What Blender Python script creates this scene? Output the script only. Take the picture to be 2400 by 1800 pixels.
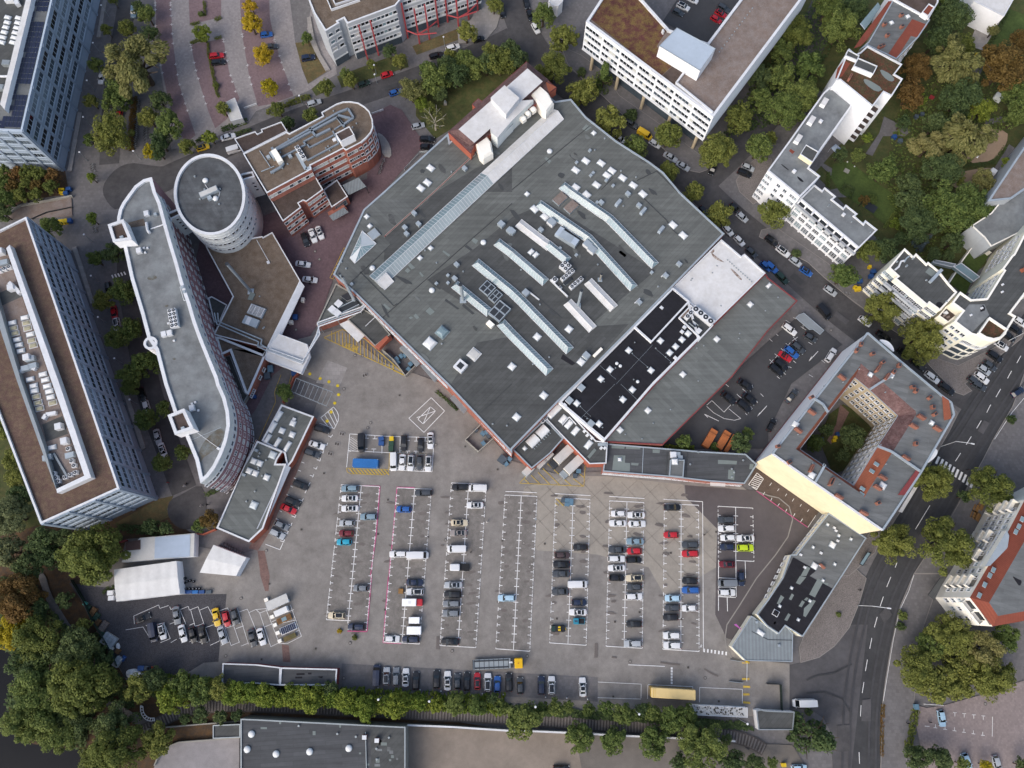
import bpy, bmesh, math, random
import numpy as np
from mathutils import Vector, Matrix
for o in list(bpy.data.objects):
 bpy.data.objects.remove(o)
SC = bpy.context.scene
COL = SC.collection
rnd = random.Random(7)
# ---------------------------------------------------------------- camera, sky, sun, exposure
F, H = 1850.0, 217.0                  # focal length in photo pixels (2400 wide), drone height in metres
TILT = math.atan(490 / F)
cam = bpy.data.cameras.new('Camera')
cam_o = bpy.data.objects.new('Camera', cam)
COL.objects.link(cam_o)
cam.sensor_width = 36.0
cam.lens = 36.0 * F / 2400.0
cam.shift_x = 3 / 2400.0
cam.clip_start = 1.0
cam.clip_end = 6000
cam_o.location = (0, 0, H)
cam_o.rotation_euler = (TILT, 0, 0)
SC.camera = cam_o
SUN_EL, SUN_AZ = math.radians(40), math.radians(222)     # azimuth clockwise from +Y
W = bpy.data.worlds.new('World')
SC.world = W
W.use_nodes = True
wn = W.node_tree
bg = wn.nodes['Background']
sky = wn.nodes.new('ShaderNodeTexSky')
sky.sky_type = 'NISHITA'
sky.sun_disc = False
sky.sun_elevation = SUN_EL
sky.sun_rotation = SUN_AZ
sky.air_density = 1.0
sky.dust_density = 4.0
sky.ozone_density = 1.0
hs = wn.nodes.new('ShaderNodeHueSaturation')
hs.inputs['Saturation'].default_value = 0.95
wn.links.new(sky.outputs[0], hs.inputs['Color'])
wn.links.new(hs.outputs[0], bg.inputs['Color'])
bg.inputs['Strength'].default_value = 0.15
sun = bpy.data.lights.new('Sun', 'SUN')
sun.energy = 0.8
sun.angle = math.radians(50)
sun.color = (1.0, 0.985, 0.965)
sun_o = bpy.data.objects.new('Sun', sun)
COL.objects.link(sun_o)
sd = Vector((math.sin(SUN_AZ) * math.cos(SUN_EL), math.cos(SUN_AZ) * math.cos(SUN_EL), math.sin(SUN_EL)))
sun_o.rotation_euler = (-sd).to_track_quat('-Z', 'Y').to_euler()
sun_o.location = (0, 0, 300)
vs = SC.view_settings
vs.view_transform = 'Standard'
vs.look = 'None'
vs.exposure = 0.6
vs.gamma = 1.0
vs.use_curve_mapping = False
# ---------------------------------------------------------------- photogrammetry: photo point + height -> place
CT, ST = math.cos(TILT), math.sin(TILT)
VIEWS = {'e': (380, 340, 7.373), 'f': (540, 220, 5.53), 'g': (420, 520, 5.53), 'k': (380, 780, 5.53), 'm': (380, 960, 6.9125),
   'n': (1740, 760, 4.254), 'p': (1700, 340, 6.144), 'q': (2000, 540, 5.53), 'r': (2150, 1140, 4.88), 's': (1040, 130, 6.9125),
   'o': (0, 0, 1.0)}
for _i in range(4):
 for _j in range(4):
  VIEWS['%d%d' % (_i, _j)] = (600 * _i, 450 * _j, 3.6867)
def P(s):
 """'12:738,870 690,1250 13:5,6' -> list of photo points"""
 out, fr = [], 'o'
 for tok in s.split():
  if ':' in tok:
   fr, tok = tok.split(':')
  x, y = tok.split(',')
  a, b, k = VIEWS[fr]
  out.append((a + float(x) / k, b + float(y) / k))
 return out
def G(p, z=0.0):
 """place on the plane at height z that lies under a photo point"""
 x, y = (p[0] - 1197) / F, (900 - p[1]) / F
 k = (H - z) / (CT - y * ST)
 return Vector((x * k, (y * CT + ST) * k, z))
def GP(s, z=0.0):
 return [G(p, z) for p in P(s)]
def ccw(pts):
 a = sum(pts[i - 1].x * pts[i].y - pts[i].x * pts[i - 1].y for i in range(len(pts)))
 return list(pts) if a > 0 else list(reversed(pts))
def inset(pts, d):
 """move every edge of a counter-clockwise outline inward by d"""
 n, out = len(pts), []
 for i in range(n):
  p0, p, p1 = pts[i - 1], pts[i], pts[(i + 1) % n]
  a, b = (p - p0).to_2d(), (p1 - p).to_2d()
  if a.length < 1e-6 or b.length < 1e-6:
   out.append(p.copy()); continue
  a.normalize(); b.normalize()
  na, nb = Vector((-a.y, a.x)), Vector((-b.y, b.x))
  m = na + nb
  if m.length < 1e-3:
   m = na
  m.normalize()
  k = d / max(0.35, m.dot(na))
  out.append(Vector((p.x + m.x * k, p.y + m.y * k, p.z)))
 return out
def smooth(pts, closed=True, it=2):
 for _ in range(it):
  q, n = [], len(pts)
  for i in range(n if closed else n - 1):
   a, b = pts[i], pts[(i + 1) % n]
   q += [a * .75 + b * .25, a * .25 + b * .75]
  if not closed:
   q = [pts[0]] + q + [pts[-1]]
  pts = q
 return pts
# ---------------------------------------------------------------- materials
MATS = {}
def lin(h, k=1.0):
 h = h.lstrip('#')
 c = []
 for i in (0, 2, 4):
  v = int(h[i:i + 2], 16) / 255
  c.append(min(1, k * (v / 12.92 if v <= .04045 else ((v + .055) / 1.055) ** 2.4)))
 return (*c, 1)
def mat(name, col, rough=.8, var=.12, scale=.6, fine=.1, fscale=9., bump=0., metal=0., spec=.3, kind=None, ang=0., size=(1., 8.), col2=None, k=.86, seam=.75, coat=0.):
 """procedural surface: base colour, broad stains (var), fine grain (fine), optional joints (kind)"""
 m = bpy.data.materials.new(name); m.use_nodes = True
 nt = m.node_tree; N = nt.nodes; L = nt.links
 b = N['Principled BSDF']
 b.inputs['Roughness'].default_value = rough
 b.inputs['Metallic'].default_value = metal
 b.inputs['Specular IOR Level'].default_value = spec
 if coat:
  b.inputs['Coat Weight'].default_value = coat
  b.inputs['Coat Roughness'].default_value = .06
 base = lin(col, k)
 m.diffuse_color = base
 MATS[name] = m
 if not (var or fine or kind):
  b.inputs['Base Color'].default_value = base
  return m
 geo = N.new('ShaderNodeNewGeometry')
 pos = geo.outputs['Position']
 def noise(s, det=4, ro=.6):
  t = N.new('ShaderNodeTexNoise'); t.inputs['Scale'].default_value = s; t.inputs['Detail'].default_value = det; t.inputs['Roughness'].default_value = ro
  L.new(pos, t.inputs['Vector']); return t.outputs['Fac']
 def ramp(fac, lo, hi, a=.3, c=.7):
  r = N.new('ShaderNodeMapRange'); r.inputs[1].default_value = a; r.inputs[2].default_value = c; r.inputs[3].default_value = lo; r.inputs[4].default_value = hi
  L.new(fac, r.inputs[0]); return r.outputs[0]
 def mul(a, bb):
  t = N.new('ShaderNodeMath'); t.operation = 'MULTIPLY'; L.new(a, t.inputs[0]); L.new(bb, t.inputs[1]); return t.outputs[0]
 f = ramp(noise(scale * .35, 5, .65), 1 - var, 1 + var)
 f = mul(f, ramp(noise(scale * 2.2, 4), 1 - var * .5, 1 + var * .5))
 if fine:
  f = mul(f, ramp(noise(fscale, 2), 1 - fine, 1 + fine))
 c_in = None
 if kind in ('brick', 'felt'):
  mp = N.new('ShaderNodeMapping'); mp.inputs['Rotation'].default_value = (0, 0, ang); L.new(pos, mp.inputs[0])
  t = N.new('ShaderNodeTexBrick'); L.new(mp.outputs[0], t.inputs['Vector'])
  t.inputs['Scale'].default_value = 1.0
  t.inputs['Brick Width'].default_value = size[1]; t.inputs['Row Height'].default_value = size[0]
  t.inputs['Mortar Size'].default_value = .05 * min(1, size[0]); t.inputs['Mortar Smooth'].default_value = .3
  t.inputs['Color1'].default_value = (1 + seam * .12,) * 3 + (1,); t.inputs['Color2'].default_value = (1 - seam * .12,) * 3 + (1,)
  t.inputs['Mortar'].default_value = (seam,) * 3 + (1,)
  bw = N.new('ShaderNodeRGBToBW'); L.new(t.outputs['Color'], bw.inputs[0])
  f = mul(f, bw.outputs[0])
  if kind == 'felt':
   mp2 = N.new('ShaderNodeMapping'); mp2.inputs['Rotation'].default_value = (0, 0, ang); mp2.inputs['Scale'].default_value = (.05, 1.1, 1); L.new(pos, mp2.inputs[0])
   t2 = N.new('ShaderNodeTexNoise'); t2.inputs['Scale'].default_value = 1.0; t2.inputs['Detail'].default_value = 4; L.new(mp2.outputs[0], t2.inputs['Vector'])
   f = mul(f, ramp(t2.outputs['Fac'], .86, 1.12))
 elif kind == 'cobble':
  t = N.new('ShaderNodeTexVoronoi'); t.inputs['Scale'].default_value = size[0]; L.new(pos, t.inputs['Vector'])
  f = mul(f, ramp(t.outputs['Distance'], 1.15, .7, .1, .8))
 elif kind == 'wave':
  mp = N.new('ShaderNodeMapping'); mp.inputs['Rotation'].default_value = (0, 0, ang); L.new(pos, mp.inputs[0])
  t = N.new('ShaderNodeTexWave'); t.bands_direction = 'Y'; t.inputs['Scale'].default_value = size[0]; L.new(mp.outputs[0], t.inputs['Vector'])
  f = mul(f, ramp(t.outputs['Fac'], seam, 1.05, 0, 1))
 mx = N.new('ShaderNodeMix'); mx.data_type = 'RGBA'; mx.blend_type = 'MULTIPLY'; mx.inputs['Factor'].default_value = 1
 if col2:
  m2 = N.new('ShaderNodeMix'); m2.data_type = 'RGBA'
  L.new(ramp(noise(scale, 6, .7), 0, 1, .4, .62), m2.inputs['Factor'])
  m2.inputs['A'].default_value = base; m2.inputs['B'].default_value = lin(col2, k)
  L.new(m2.outputs['Result'], mx.inputs['A'])
 else:
  mx.inputs['A'].default_value = base
 cc = N.new('ShaderNodeCombineColor')
 for i in range(3): L.new(f, cc.inputs[i])
 L.new(cc.outputs[0], mx.inputs['B'])
 L.new(mx.outputs['Result'], b.inputs['Base Color'])
 if bump:
  bp = N.new('ShaderNodeBump'); bp.inputs['Strength'].default_value = bump; bp.inputs['Distance'].default_value = .05
  L.new(noise(fscale, 3), bp.inputs['Height']); L.new(bp.outputs[0], b.inputs['Normal'])
 return m
def M(n):
 return MATS[n]
R = math.radians
HALL = R(-46.2)
# ground
mat('soil', '#5d5953', .95, .2, .3)
mat('pavement', '#6d6b6c', .9, .1, .5, .1, kind='brick', size=(.8, .8), seam=.9)
mat('slab_paving', '#96928f', .9, .1, .6, .08, kind='brick', size=(1.2, 1.2), seam=.85)
mat('lot_asphalt', '#888480', .9, .15, .3, .1, 5, col2='#7d7975')
mat('bay_asphalt', '#7d7975', .9, .2, .6, .12, 4, col2='#716d69')
mat('lot_concrete', '#969087', .9, .12, .5, .08, 5)
mat('dark_asphalt', '#595455', .9, .12, .3, .08)
mat('court_asphalt', '#46474a', .9, .12, .3, .08)
mat('street_asphalt', '#474648', .9, .18, .3, .12, col2='#515051')
mat('road_asphalt', '#3e3f41', .9, .16, .25, .1, col2='#464648')
mat('apron', '#504f51', .9, .15, .3, .1, col2='#585759')
mat('brown_paver', '#5b4f48', .9, .15, .5, .15, kind='brick', size=(.5, .5), seam=.88)
mat('tent_fabric', '#dcdcda', .6, .08, .6, .05, kind='wave', ang=R(85), size=(.12, 1), seam=.975)
mat('lane_wear', '#47474a', .9, .14, .5, .1)
mat('oil_stain', '#6c6663', .9, .12, .5, .1)
mat('cobble', '#4d4c50', .9, .14, .4, .2, 4, kind='cobble', size=(5, 1))
mat('cobble_light', '#7d7774', .9, .12, .4, .2, 4, kind='cobble', size=(5, 1))
mat('corner_paver', '#8b807e', .9, .12, .3, .1, kind='brick', size=(.5, .5), seam=.93)
mat('red_paver', '#79676a', .9, .1, .5, .1, kind='brick', size=(.5, .5), seam=.9)
mat('court_paver', '#67555a', .9, .15, .4, .12, kind='brick', size=(.5, .5), seam=.88)
mat('grey_paver', '#8d8888', .9, .09, .5, .1, kind='brick', size=(.6, .6), seam=.9)
mat('brick_path', '#7a625c', .9, .15, .6, .15, kind='brick', size=(.4, .4), seam=.85)
mat('grass', '#434d2b', .95, .25, .5, .25, 6, col2='#555433')
mat('lawn', '#4c5c2e', .95, .2, .5, .2, 6, col2='#425228')
mat('dry_grass', '#59553a', .95, .25, .6, .25, 6, col2='#6b5b3e')
mat('bed', '#4a3f35', .95, .25, .8, .25, 6, col2='#5c4630')
mat('sand', '#a08b76', .95, .12, .5, .1)
mat('yard_concrete', '#877d73', .9, .16, .25, .1, 5)
mat('yard_grey', '#6f6a65', .9, .16, .25, .1, 5)
mat('quay_concrete', '#8d8a8c', .9, .16, .3, .1, 5)
mat('sleeper_bed', '#5c5653', .95, .2, .6, .2)
mat('kerb', '#8e8a86', .9, .08, .6)
mat('paint_white', '#e6e6e6', .7, .15, 1.2, .12, 6)
mat('paint_yellow', '#c2a548', .7, .18, 1.2, .12, 6)
mat('paint_pink', '#b5577f', .7, .15, 1.2, .1)
mat('dirt_patch', '#6c5e4e', .95, .25, .8, .2)
# building
mat('felt', '#646765', .9, .1, .25, .06, kind='felt', ang=HALL, size=(1.0, 9.), seam=.8)
mat('felt_cross', '#606362', .9, .1, .25, .06, kind='felt', ang=HALL + R(90), size=(1.0, 9.), seam=.8)
mat('felt_dark', '#4f5151', .9, .12, .3, .06, kind='felt', ang=HALL, size=(1.0, 9.), seam=.78)
mat('felt_green', '#686c6b', .9, .1, .25, .05, kind='felt', ang=-HALL, size=(1.1, 9.), seam=.88)
mat('felt_plain', '#6b6e6f', .9, .12, .25, .06, kind='felt', ang=R(20), size=(1.1, 8.), seam=.88)
mat('felt_ew', '#4f5154', .9, .12, .3, .06, kind='felt', ang=R(-4), size=(1.0, 8.), seam=.8)
mat('felt_patch', '#77807e', .9, .08, .4, .05)
mat('felt_patch_dark', '#45484a', .9, .08, .4, .05)
mat('felt_black', '#212127', .85, .2, .4, .08, kind='felt', ang=-HALL, size=(1.0, 12.), seam=.8)
mat('membrane_white', '#d6d6d6', .7, .08, .5, .05, col2='#cdccca')
mat('membrane_grey', '#7f8486', .85, .18, .25, .06, col2='#6d7072')
mat('tower_roof', '#585c5f', .85, .2, .3, .06, col2='#4b4d50', kind='felt', ang=R(60), size=(1.2, 8), seam=.9)
mat('gravel_roof', '#71655a', .95, .14, .4, .28, 6, col2='#63564a')
mat('gravel_dark', '#564b47', .95, .14, .4, .25, 6, col2='#4b403a')
mat('gravel_pale', '#847a75', .95, .12, .5, .2, 6, col2='#7b6d65')
mat('sedum', '#5d4943', .95, .2, .7, .35, 5, col2='#6a5a4b')
mat('sedum_red', '#553331', .95, .2, .5, .3, 4, col2='#6d5a35')
mat('moss_roof', '#44402c', .95, .25, .9, .3, 3, col2='#5a3a2c')
mat('white_wall', '#e4e6e9', .7, .06, .4, .04, k=1)
mat('white_warm', '#e6e3da', .7, .06, .4, .04, k=1)
mat('white_metal', '#d6d9dd', .5, .09, .9, .06)
mat('white_panel', '#dbe1e1', .5, .06, .4, .04)
mat('ivory_wall', '#e8e4d2', .75, .06, .4, .04, k=1)
mat('cream_wall', '#ede2c0', .8, .09, .35, .05)
mat('beige_wall', '#b8aa90', .85, .1, .4, .06)
mat('grey_wall', '#b3b9bf', .7, .08, .4, .05)
mat('concrete', '#98968f', .85, .12, .5, .08)
mat('brick_wall', '#a0685a', .9, .12, .6, .1, 8, kind='brick', size=(.3, .9), seam=.85)
mat('brick_orange', '#a65f4c', .9, .1, .6, .1, 8)
mat('brick_pink', '#957479', .9, .12, .6, .1, 8)
mat('band_red', '#7e3d3f', .8, .1, .6)
mat('tile_orange', '#955842', .85, .12, .8, .15, 8, kind='wave', ang=R(35), size=(.8, 1), seam=.85)
mat('tile_red', '#7f4436', .85, .12, .8, .15, 8, kind='wave', ang=R(60), size=(.8, 1), seam=.85)
mat('tile_dark', '#5f4645', .85, .25, 1.2, .25, 6, col2='#705a58')
mat('chimney_brick', '#936455', .9, .12, .8, .15)
mat('blue_metal', '#9dadbf', .5, .07, .4, .04, metal=.1)
mat('blue_metal_light', '#b6c3d0', .5, .06, .4, .04, metal=.1)
mat('grey_metal', '#9aa2a6', .45, .1, .6, .05, metal=.35)
mat('dark_metal', '#3d4146', .5, .1, .6, .05, metal=.3)
mat('zinc', '#a5b0b8', .45, .1, .5, .05, metal=.2)
mat('steel_red', '#a8484c', .6, .08, .6, .05)
mat('duct', '#8b96a0', .45, .1, .6, .05, metal=.25)
mat('glass_strip', '#9fabae', .2, .12, .4, 0, spec=.5)
mat('glass_dark', '#1d2328', .08, 0, 1, 0, spec=.6)
mat('glass_pale', '#7d9299', .12, .12, .5, 0, spec=.6)
mat('glass_sky', '#7f959c', .1, .15, .4, 0, spec=.6)
mat('glass_white', '#cfd6d8', .3, .06, .5, .03)
mat('blind', '#c4c6c0', .7, .08, 1, .03)
mat('dome_white', '#e4e5e4', .35, .04, .8, .02)
mat('solar_cell', '#23283f', .15, .1, 1, .05, spec=.6)
mat('polycarb_blue', '#a7b6c8', .4, .06, .5, .03)
mat('corrugated', '#c9c9c6', .6, .1, .6, .05, kind='wave', ang=0, size=(1.6, 1), seam=.8)
mat('corrugated_grey', '#868d92', .6, .12, .4, .05, kind='wave', ang=R(-5), size=(.9, 1), seam=.8)
mat('slate_grey', '#7f878b', .7, .12, .4, .06, kind='wave', ang=R(93), size=(.35, 1), seam=.86)
mat('water', '#14161a', .15, .15, .1, .05, 3, bump=.1, spec=.15)
# ---------------------------------------------------------------- mesh tools
class MB:
 def __init__(self):
  self.v, self.f, self.m = [], [], []
  self.ms = []
 def mi(self, name):
  if name not in self.ms:
   self.ms.append(name)
  return self.ms.index(name)
 def face(self, pts, m):
  n = len(self.v)
  self.v += [tuple(p) for p in pts]
  self.f.append(tuple(range(n, n + len(pts))))
  self.m.append(self.mi(m))
  return self
 def sides(self, lo, hi, m, closed=True):
  n = len(lo)
  for i in range(n if closed else n - 1):
   j = (i + 1) % n
   self.face([lo[i], lo[j], hi[j], hi[i]], m)
  return self
 def prism(self, pts, z0, z1, m, top=None, bottom=False):
  pts = ccw(pts)
  lo = [Vector((p.x, p.y, z0)) for p in pts]; hi = [Vector((p.x, p.y, z1)) for p in pts]
  self.sides(lo, hi, m)
  self.face(hi, top or m)
  if bottom:
   self.face(list(reversed(lo)), m)
  return self
 def box(self, c, s, m, rz=0., top=None):
  """c = centre of the bottom face"""
  ca, sa = math.cos(rz), math.sin(rz)
  q = []
  for dx, dy in ((-1, -1), (1, -1), (1, 1), (-1, 1)):
   x, y = dx * s[0] / 2, dy * s[1] / 2
   q.append(Vector((c[0] + x * ca - y * sa, c[1] + x * sa + y * ca, 0)))
  return self.prism(q, c[2], c[2] + s[2], m, top, True)
 def cyl(self, c, r, h, m, n=12, r2=None, top=None):
  r2 = r if r2 is None else r2
  lo = [Vector((c[0] + r * math.cos(a), c[1] + r * math.sin(a), c[2])) for a in [2 * math.pi * i / n for i in range(n)]]
  hi = [Vector((c[0] + r2 * math.cos(a), c[1] + r2 * math.sin(a), c[2] + h)) for a in [2 * math.pi * i / n for i in range(n)]]
  self.sides(lo, hi, m); self.face(hi, top or m); return self
 def dome(self, c, r, h, m, n=12, k=4):
  prev = None
  for j in range(k + 1):
   t = math.pi / 2 * j / k
   ring = [Vector((c[0] + r * math.cos(t) * math.cos(a), c[1] + r * math.cos(t) * math.sin(a), c[2] + h * math.sin(t))) for a in [2 * math.pi * i / n for i in range(n)]]
   if prev: self.sides(prev, ring, m)
   prev = ring
  return self
 def tube(self, p, q, r, m, n=8, r2=None):
  p, q = Vector(p), Vector(q)
  d = (q - p)
  if d.length < 1e-5: return self
  d.normalize()
  u = d.orthogonal().normalized(); w = d.cross(u)
  r2 = r if r2 is None else r2
  A = [2 * math.pi * i / n for i in range(n)]
  lo = [p + (u * math.cos(a) + w * math.sin(a)) * r for a in A]; hi = [q + (u * math.cos(a) + w * math.sin(a)) * r2 for a in A]
  self.sides(lo, hi, m); self.face(hi, m); self.face(list(reversed(lo)), m); return self
 def bar(self, p, q, w, h, m):
  """rectangular bar from p to q, w wide, h high, resting on the line"""
  p, q = Vector(p), Vector(q)
  d = (q - p).to_2d()
  if d.length < 1e-5: return self
  d.normalize(); nx, ny = -d.y * w / 2, d.x * w / 2
  lo = [Vector((p.x - nx, p.y - ny, p.z)), Vector((q.x - nx, q.y - ny, q.z)), Vector((q.x + nx, q.y + ny, q.z)), Vector((p.x + nx, p.y + ny, p.z))]
  hi = [v + Vector((0, 0, h)) for v in lo]
  self.sides(lo, hi, m); self.face(hi, m); self.face(list(reversed(lo)), m); return self
 def mesh(self, name):
  me = bpy.data.meshes.new(name)
  me.from_pydata(self.v, [], self.f)
  for n in self.ms: me.materials.append(M(n))
  me.polygons.foreach_set('material_index', self.m)
  me.update()
  return me
 def build(self, name, parent=None):
  return link(name, self.mesh(name), parent)
def link(name, me, parent=None, loc=None, rz=0., sc=None):
 o = bpy.data.objects.new(name, me)
 COL.objects.link(o)
 if parent is not None:
  o.parent = parent
  if loc is None and parent.type == 'EMPTY':
   o.matrix_parent_inverse = Matrix.Translation(-parent.location)
 if loc is not None:
  o.location = loc; o.rotation_euler = (0, 0, rz)
  if parent is not None and parent.get('world_children'):
   o.matrix_parent_inverse = Matrix.Translation(-parent.location)
 if sc is not None:
  o.scale = sc if hasattr(sc, '__len__') else (sc, sc, sc)
 return o
def tag(o, label, cat, group=None, kind=None):
 if label: o['label'] = label
 if cat: o['category'] = cat
 if group: o['group'] = group
 if kind: o['kind'] = kind
 return o
def thing(name, label, cat, loc=(0, 0, 0), rz=0., group=None, world=True):
 o = bpy.data.objects.new(name, None)
 o.empty_display_size = .5
 COL.objects.link(o)
 o.location = loc
 if world: o['world_children'] = 1
 else: o.rotation_euler = (0, 0, rz)
 return tag(o, label, cat, group)
def put(o_name, mesh, E, loc, rz=0., sc=None):
 """place a shared mesh at a world position as a part of E (an Empty without rotation)"""
 o = bpy.data.objects.new(o_name, mesh)
 COL.objects.link(o)
 o.parent = E
 if E.type == 'EMPTY':
  o.matrix_parent_inverse = Matrix.Translation(-E.location)
 o.location = loc; o.rotation_euler = (0, 0, rz)
 if sc is not None: o.scale = sc if hasattr(sc, '__len__') else (sc, sc, sc)
 for n_, m_, l_ in SUBS.get(mesh.name, ()):
  c = bpy.data.objects.new(n_, m_); COL.objects.link(c); c.parent = o; c.location = l_
 return o
SUBS = {}
def with_subs(me, subs):
 SUBS[me.name] = subs; return me
CACHE = {}
def cached(key, fn):
 if key not in CACHE: CACHE[key] = fn()
 return CACHE[key]
def structure(name, mb, parent=None):
 o = mb.build(name, parent)
 if parent is None: o['kind'] = 'structure'
 return o
Z = [0.0]
def sheet(name, pts, m, parent=None, z=None, h=None, mk=None):
 """a ground sheet; h > 0 makes a raised pavement with kerb sides"""
 if z is None:
  Z[0] += .004; z = Z[0]
 mb = MB()
 pts = ccw([Vector((p.x, p.y, z)) for p in pts])
 if h:
  mb.sides(pts, [p + Vector((0, 0, h)) for p in pts], 'kerb')
  q = [p + Vector((0, 0, h)) for p in pts]
  qi = inset(q, .14)
  mb.sides(q, qi, 'kerb'); mb.face(qi, m)
 else:
  mb.face(pts, m)
 return structure(name, mb, parent)
def ribbon(pts, w, z):
 """left and right edges of a polyline of width w"""
 l, r = [], []
 for i, p in enumerate(pts):
  d = (pts[min(i + 1, len(pts) - 1)] - pts[max(i - 1, 0)]).to_2d().normalized()
  n = Vector((-d.y, d.x, 0)) * (w / 2)
  l.append(Vector((p.x, p.y, z)) + n); r.append(Vector((p.x, p.y, z)) - n)
 return l, r
def road(name, pts, w, m, z=None):
 if z is None:
  Z[0] += .004; z = Z[0]
 l, r = ribbon(smooth(pts, False, 2), w, z)
 mb = MB()
 for i in range(len(l) - 1):
  mb.face([r[i], r[i + 1], l[i + 1], l[i]], m)
 return structure(name, mb)
# ================================================================ ground, roads, pavements, water
mbg = MB()
mbg.face([Vector((-2500, -2500, 0)), Vector((2500, -2500, 0)), Vector((2500, 2500, 0)), Vector((-2500, 2500, 0))], 'pavement')
structure('ground', mbg)
# greens
sheet('garden_ground', GP('30:-300,-300 2600,-300 2600,900 2212,1250 31:2212,60 1750,280 1900,620 1500,900 1050,620 940,400 30:400,1500 620,1250 900,1050 300,700 -300,700'), 'grass')
sheet('park_lawn', GP('10:1400,600 2212,330 20:330,620 0,640 10:1680,1120 1550,1200 1380,1000'), 'grass')
sheet('riverside_ground', GP('02:-300,300 200,500 350,1215 1380,990 1480,980 1440,1080 1520,1200 1660,1290 1090,1340 1000,1660 03:1000,230 900,320 1020,750 1080,880 2212,960 13:2212,1340 0,1240 03:2070,1410 1350,1660 1350,2000 -300,2000 -300,-100'), 'bed')
sheet('river', smooth(GP('03:-1200,560 0,600 120,700 190,740 150,950 60,1080 110,1300 200,1440 560,1490 760,1500 860,1659 900,2200 -1200,2200'), True, 1), 'water')
sheet('west_verge', GP('02:-300,-700 0,140 93,500 350,1215 -300,1400'), 'grass')
sheet('office_lawn', GP('02:1380,990 1500,965 1445,1080 1460,1150 1240,1250 980,1210'), 'dry_grass')
sheet('planting_strip', GP('01:-300,-200 560,-200 600,20 300,60 60,140 -300,330'), 'bed')
# north west parking field of red and grey pavers
sheet('north_parking', GP('00:1330,-150 2212,-150 10:560,-150 700,640 440,790 0,960 00:2150,1050 1700,1260 1480,1290 1440,900 1340,350'), 'grey_paver')
sheet('red_bay_field', GP('00:1345,-150 1470,-150 1490,330 1540,700 1640,1020 1690,1170 1600,1240 1480,960 1420,700 1350,350'), 'red_paver')
sheet('red_bay_field', GP('00:1625,-150 1910,-150 1912,150 1640,212'), 'red_paver')
sheet('red_bay_field', GP('00:1650,385 1930,335 1980,620 2070,850 1960,1030 1860,1110 1800,960 1700,640'), 'red_paver')
sheet('red_bay_field', GP('00:2065,-150 10:110,-150 120,150 160,350 230,570 325,830 130,900 00:2230,920 2150,640 2090,290'), 'red_paver')
sheet('service_lane', GP('10:275,-150 520,-150 440,250 640,610 450,730 340,380'), 'pavement')
sheet('verge_lawn', GP('10:340,370 480,360 560,520 610,620 450,725 400,600'), 'dry_grass')
sheet('verge_lawn', GP('10:700,660 1160,490 1290,480 1320,580 740,760'), 'grass')
sheet('verge_lawn', GP('10:1350,400 1740,250 1790,330 1390,475'), 'dry_grass')
sheet('verge_lawn', GP('10:480,770 560,700 640,690 690,750 520,830'), 'grass')
# streets
road('north_street', GP('o:330,442 400,405 461,380 590,318 708,271 885,212 1007,168 1129,119 1200,84'), 6.6, 'street_asphalt')
sheet('turning_circle', smooth(GP('00:880,1659 910,1560 1010,1450 1130,1405 1260,1425 1420,1445 1560,1390 1700,1500 01:1400,30 1010,165 940,110'), True, 1), 'street_asphalt')
road('office_street', GP('o:300,-30 296,27 271,152 260,271 256,385'), 6.0, 'street_asphalt')
road('west_street', GP('o:305,560 300,640 325,790 353,941 392,1040 432,1150'), 7.0, 'street_asphalt')
sheet('turning_bay', smooth(GP('02:1445,1080 1470,1000 1560,960 1730,860 1780,960 1790,1080 1760,1190 1640,1265 1530,1240 1460,1160'), True, 1), 'street_asphalt')
road('diagonal_street', GP('o:1196,-40 1214,40 1240,100 1290,165 1345,212 1400,250 1512,338 1620,420 1700,500 1770,556 1841,615 1922,690 2003,757 2093,818 2207,890 2300,945'), 9.5, 'street_asphalt')
road('tree_street', GP('o:1640,425 1700,370 1800,270 1890,120 1960,-40'), 10, 'street_asphalt')
road('main_road', GP('o:2520,640 2440,765 2400,830 2340,922 2315,958 2269,1033 2245,1068 2163,1212 2082,1364 2064,1410 2051,1458 2040,1507 2029,1559 2022,1610 2016,1665 2013,1776 2012,1900'), 11.8, 'road_asphalt')
sheet('gate_apron', GP('33:180,770 300,745 460,690 600,590 720,420 860,420 720,1659 620,1800 560,1700 540,1350 480,1230 380,1160 180,1140'), 'apron')
# raised pavements
def kerbed(name, s, m, sm=0, h=.12):
 p = GP(s)
 return sheet(name, smooth(p, True, sm) if sm else p, m, h=h)
kerbed('corner_pavement', '33:300,530 620,20 680,-60 760,-60 850,20 790,230 700,450 570,610 440,705 280,750 265,620', 'cobble_light')
kerbed('pavement_strip', '33:1255,-20 1500,-20 1300,560 1260,1090 1250,1250 1200,1480 1190,1800 965,1800 985,1100 1010,900 1060,600 1130,280', 'pavement')
kerbed('avenue_pavement', '32:2212,-100 2500,300 2500,1000 1800,1500 1660,1659 33:1500,-20 1255,-20 32:1560,1180 1860,640 1940,480 2110,190', 'pavement')
kerbed('corner_pavement', '31:1350,1400 1640,1500 1980,1330 2070,1230 2212,1100 2212,1250 1700,1659 32:1760,60 1690,100 1600,70 1560,20 31:1380,1490', 'cobble_light')
kerbed('house_pavement', '32:1600,200 1640,260 1560,420 1330,820 1060,1230 1000,1300 850,1320 1180,850 1380,600', 'cobble_light')
kerbed('house_pavement', '32:850,1330 990,1300 920,1460 700,1659 560,1659', 'cobble_light')
kerbed('street_pavement', '31:-60,330 60,300 520,620 820,870 1150,1140 1300,1250 1250,1310 1050,1180 700,920 480,740 340,610 -80,390', 'pavement')
kerbed('corner_pavement', '10:1860,170 1960,-60 2080,-60 2120,100 2080,240 1990,345 1880,360 1750,380 1740,260', 'slab_paving')
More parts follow.
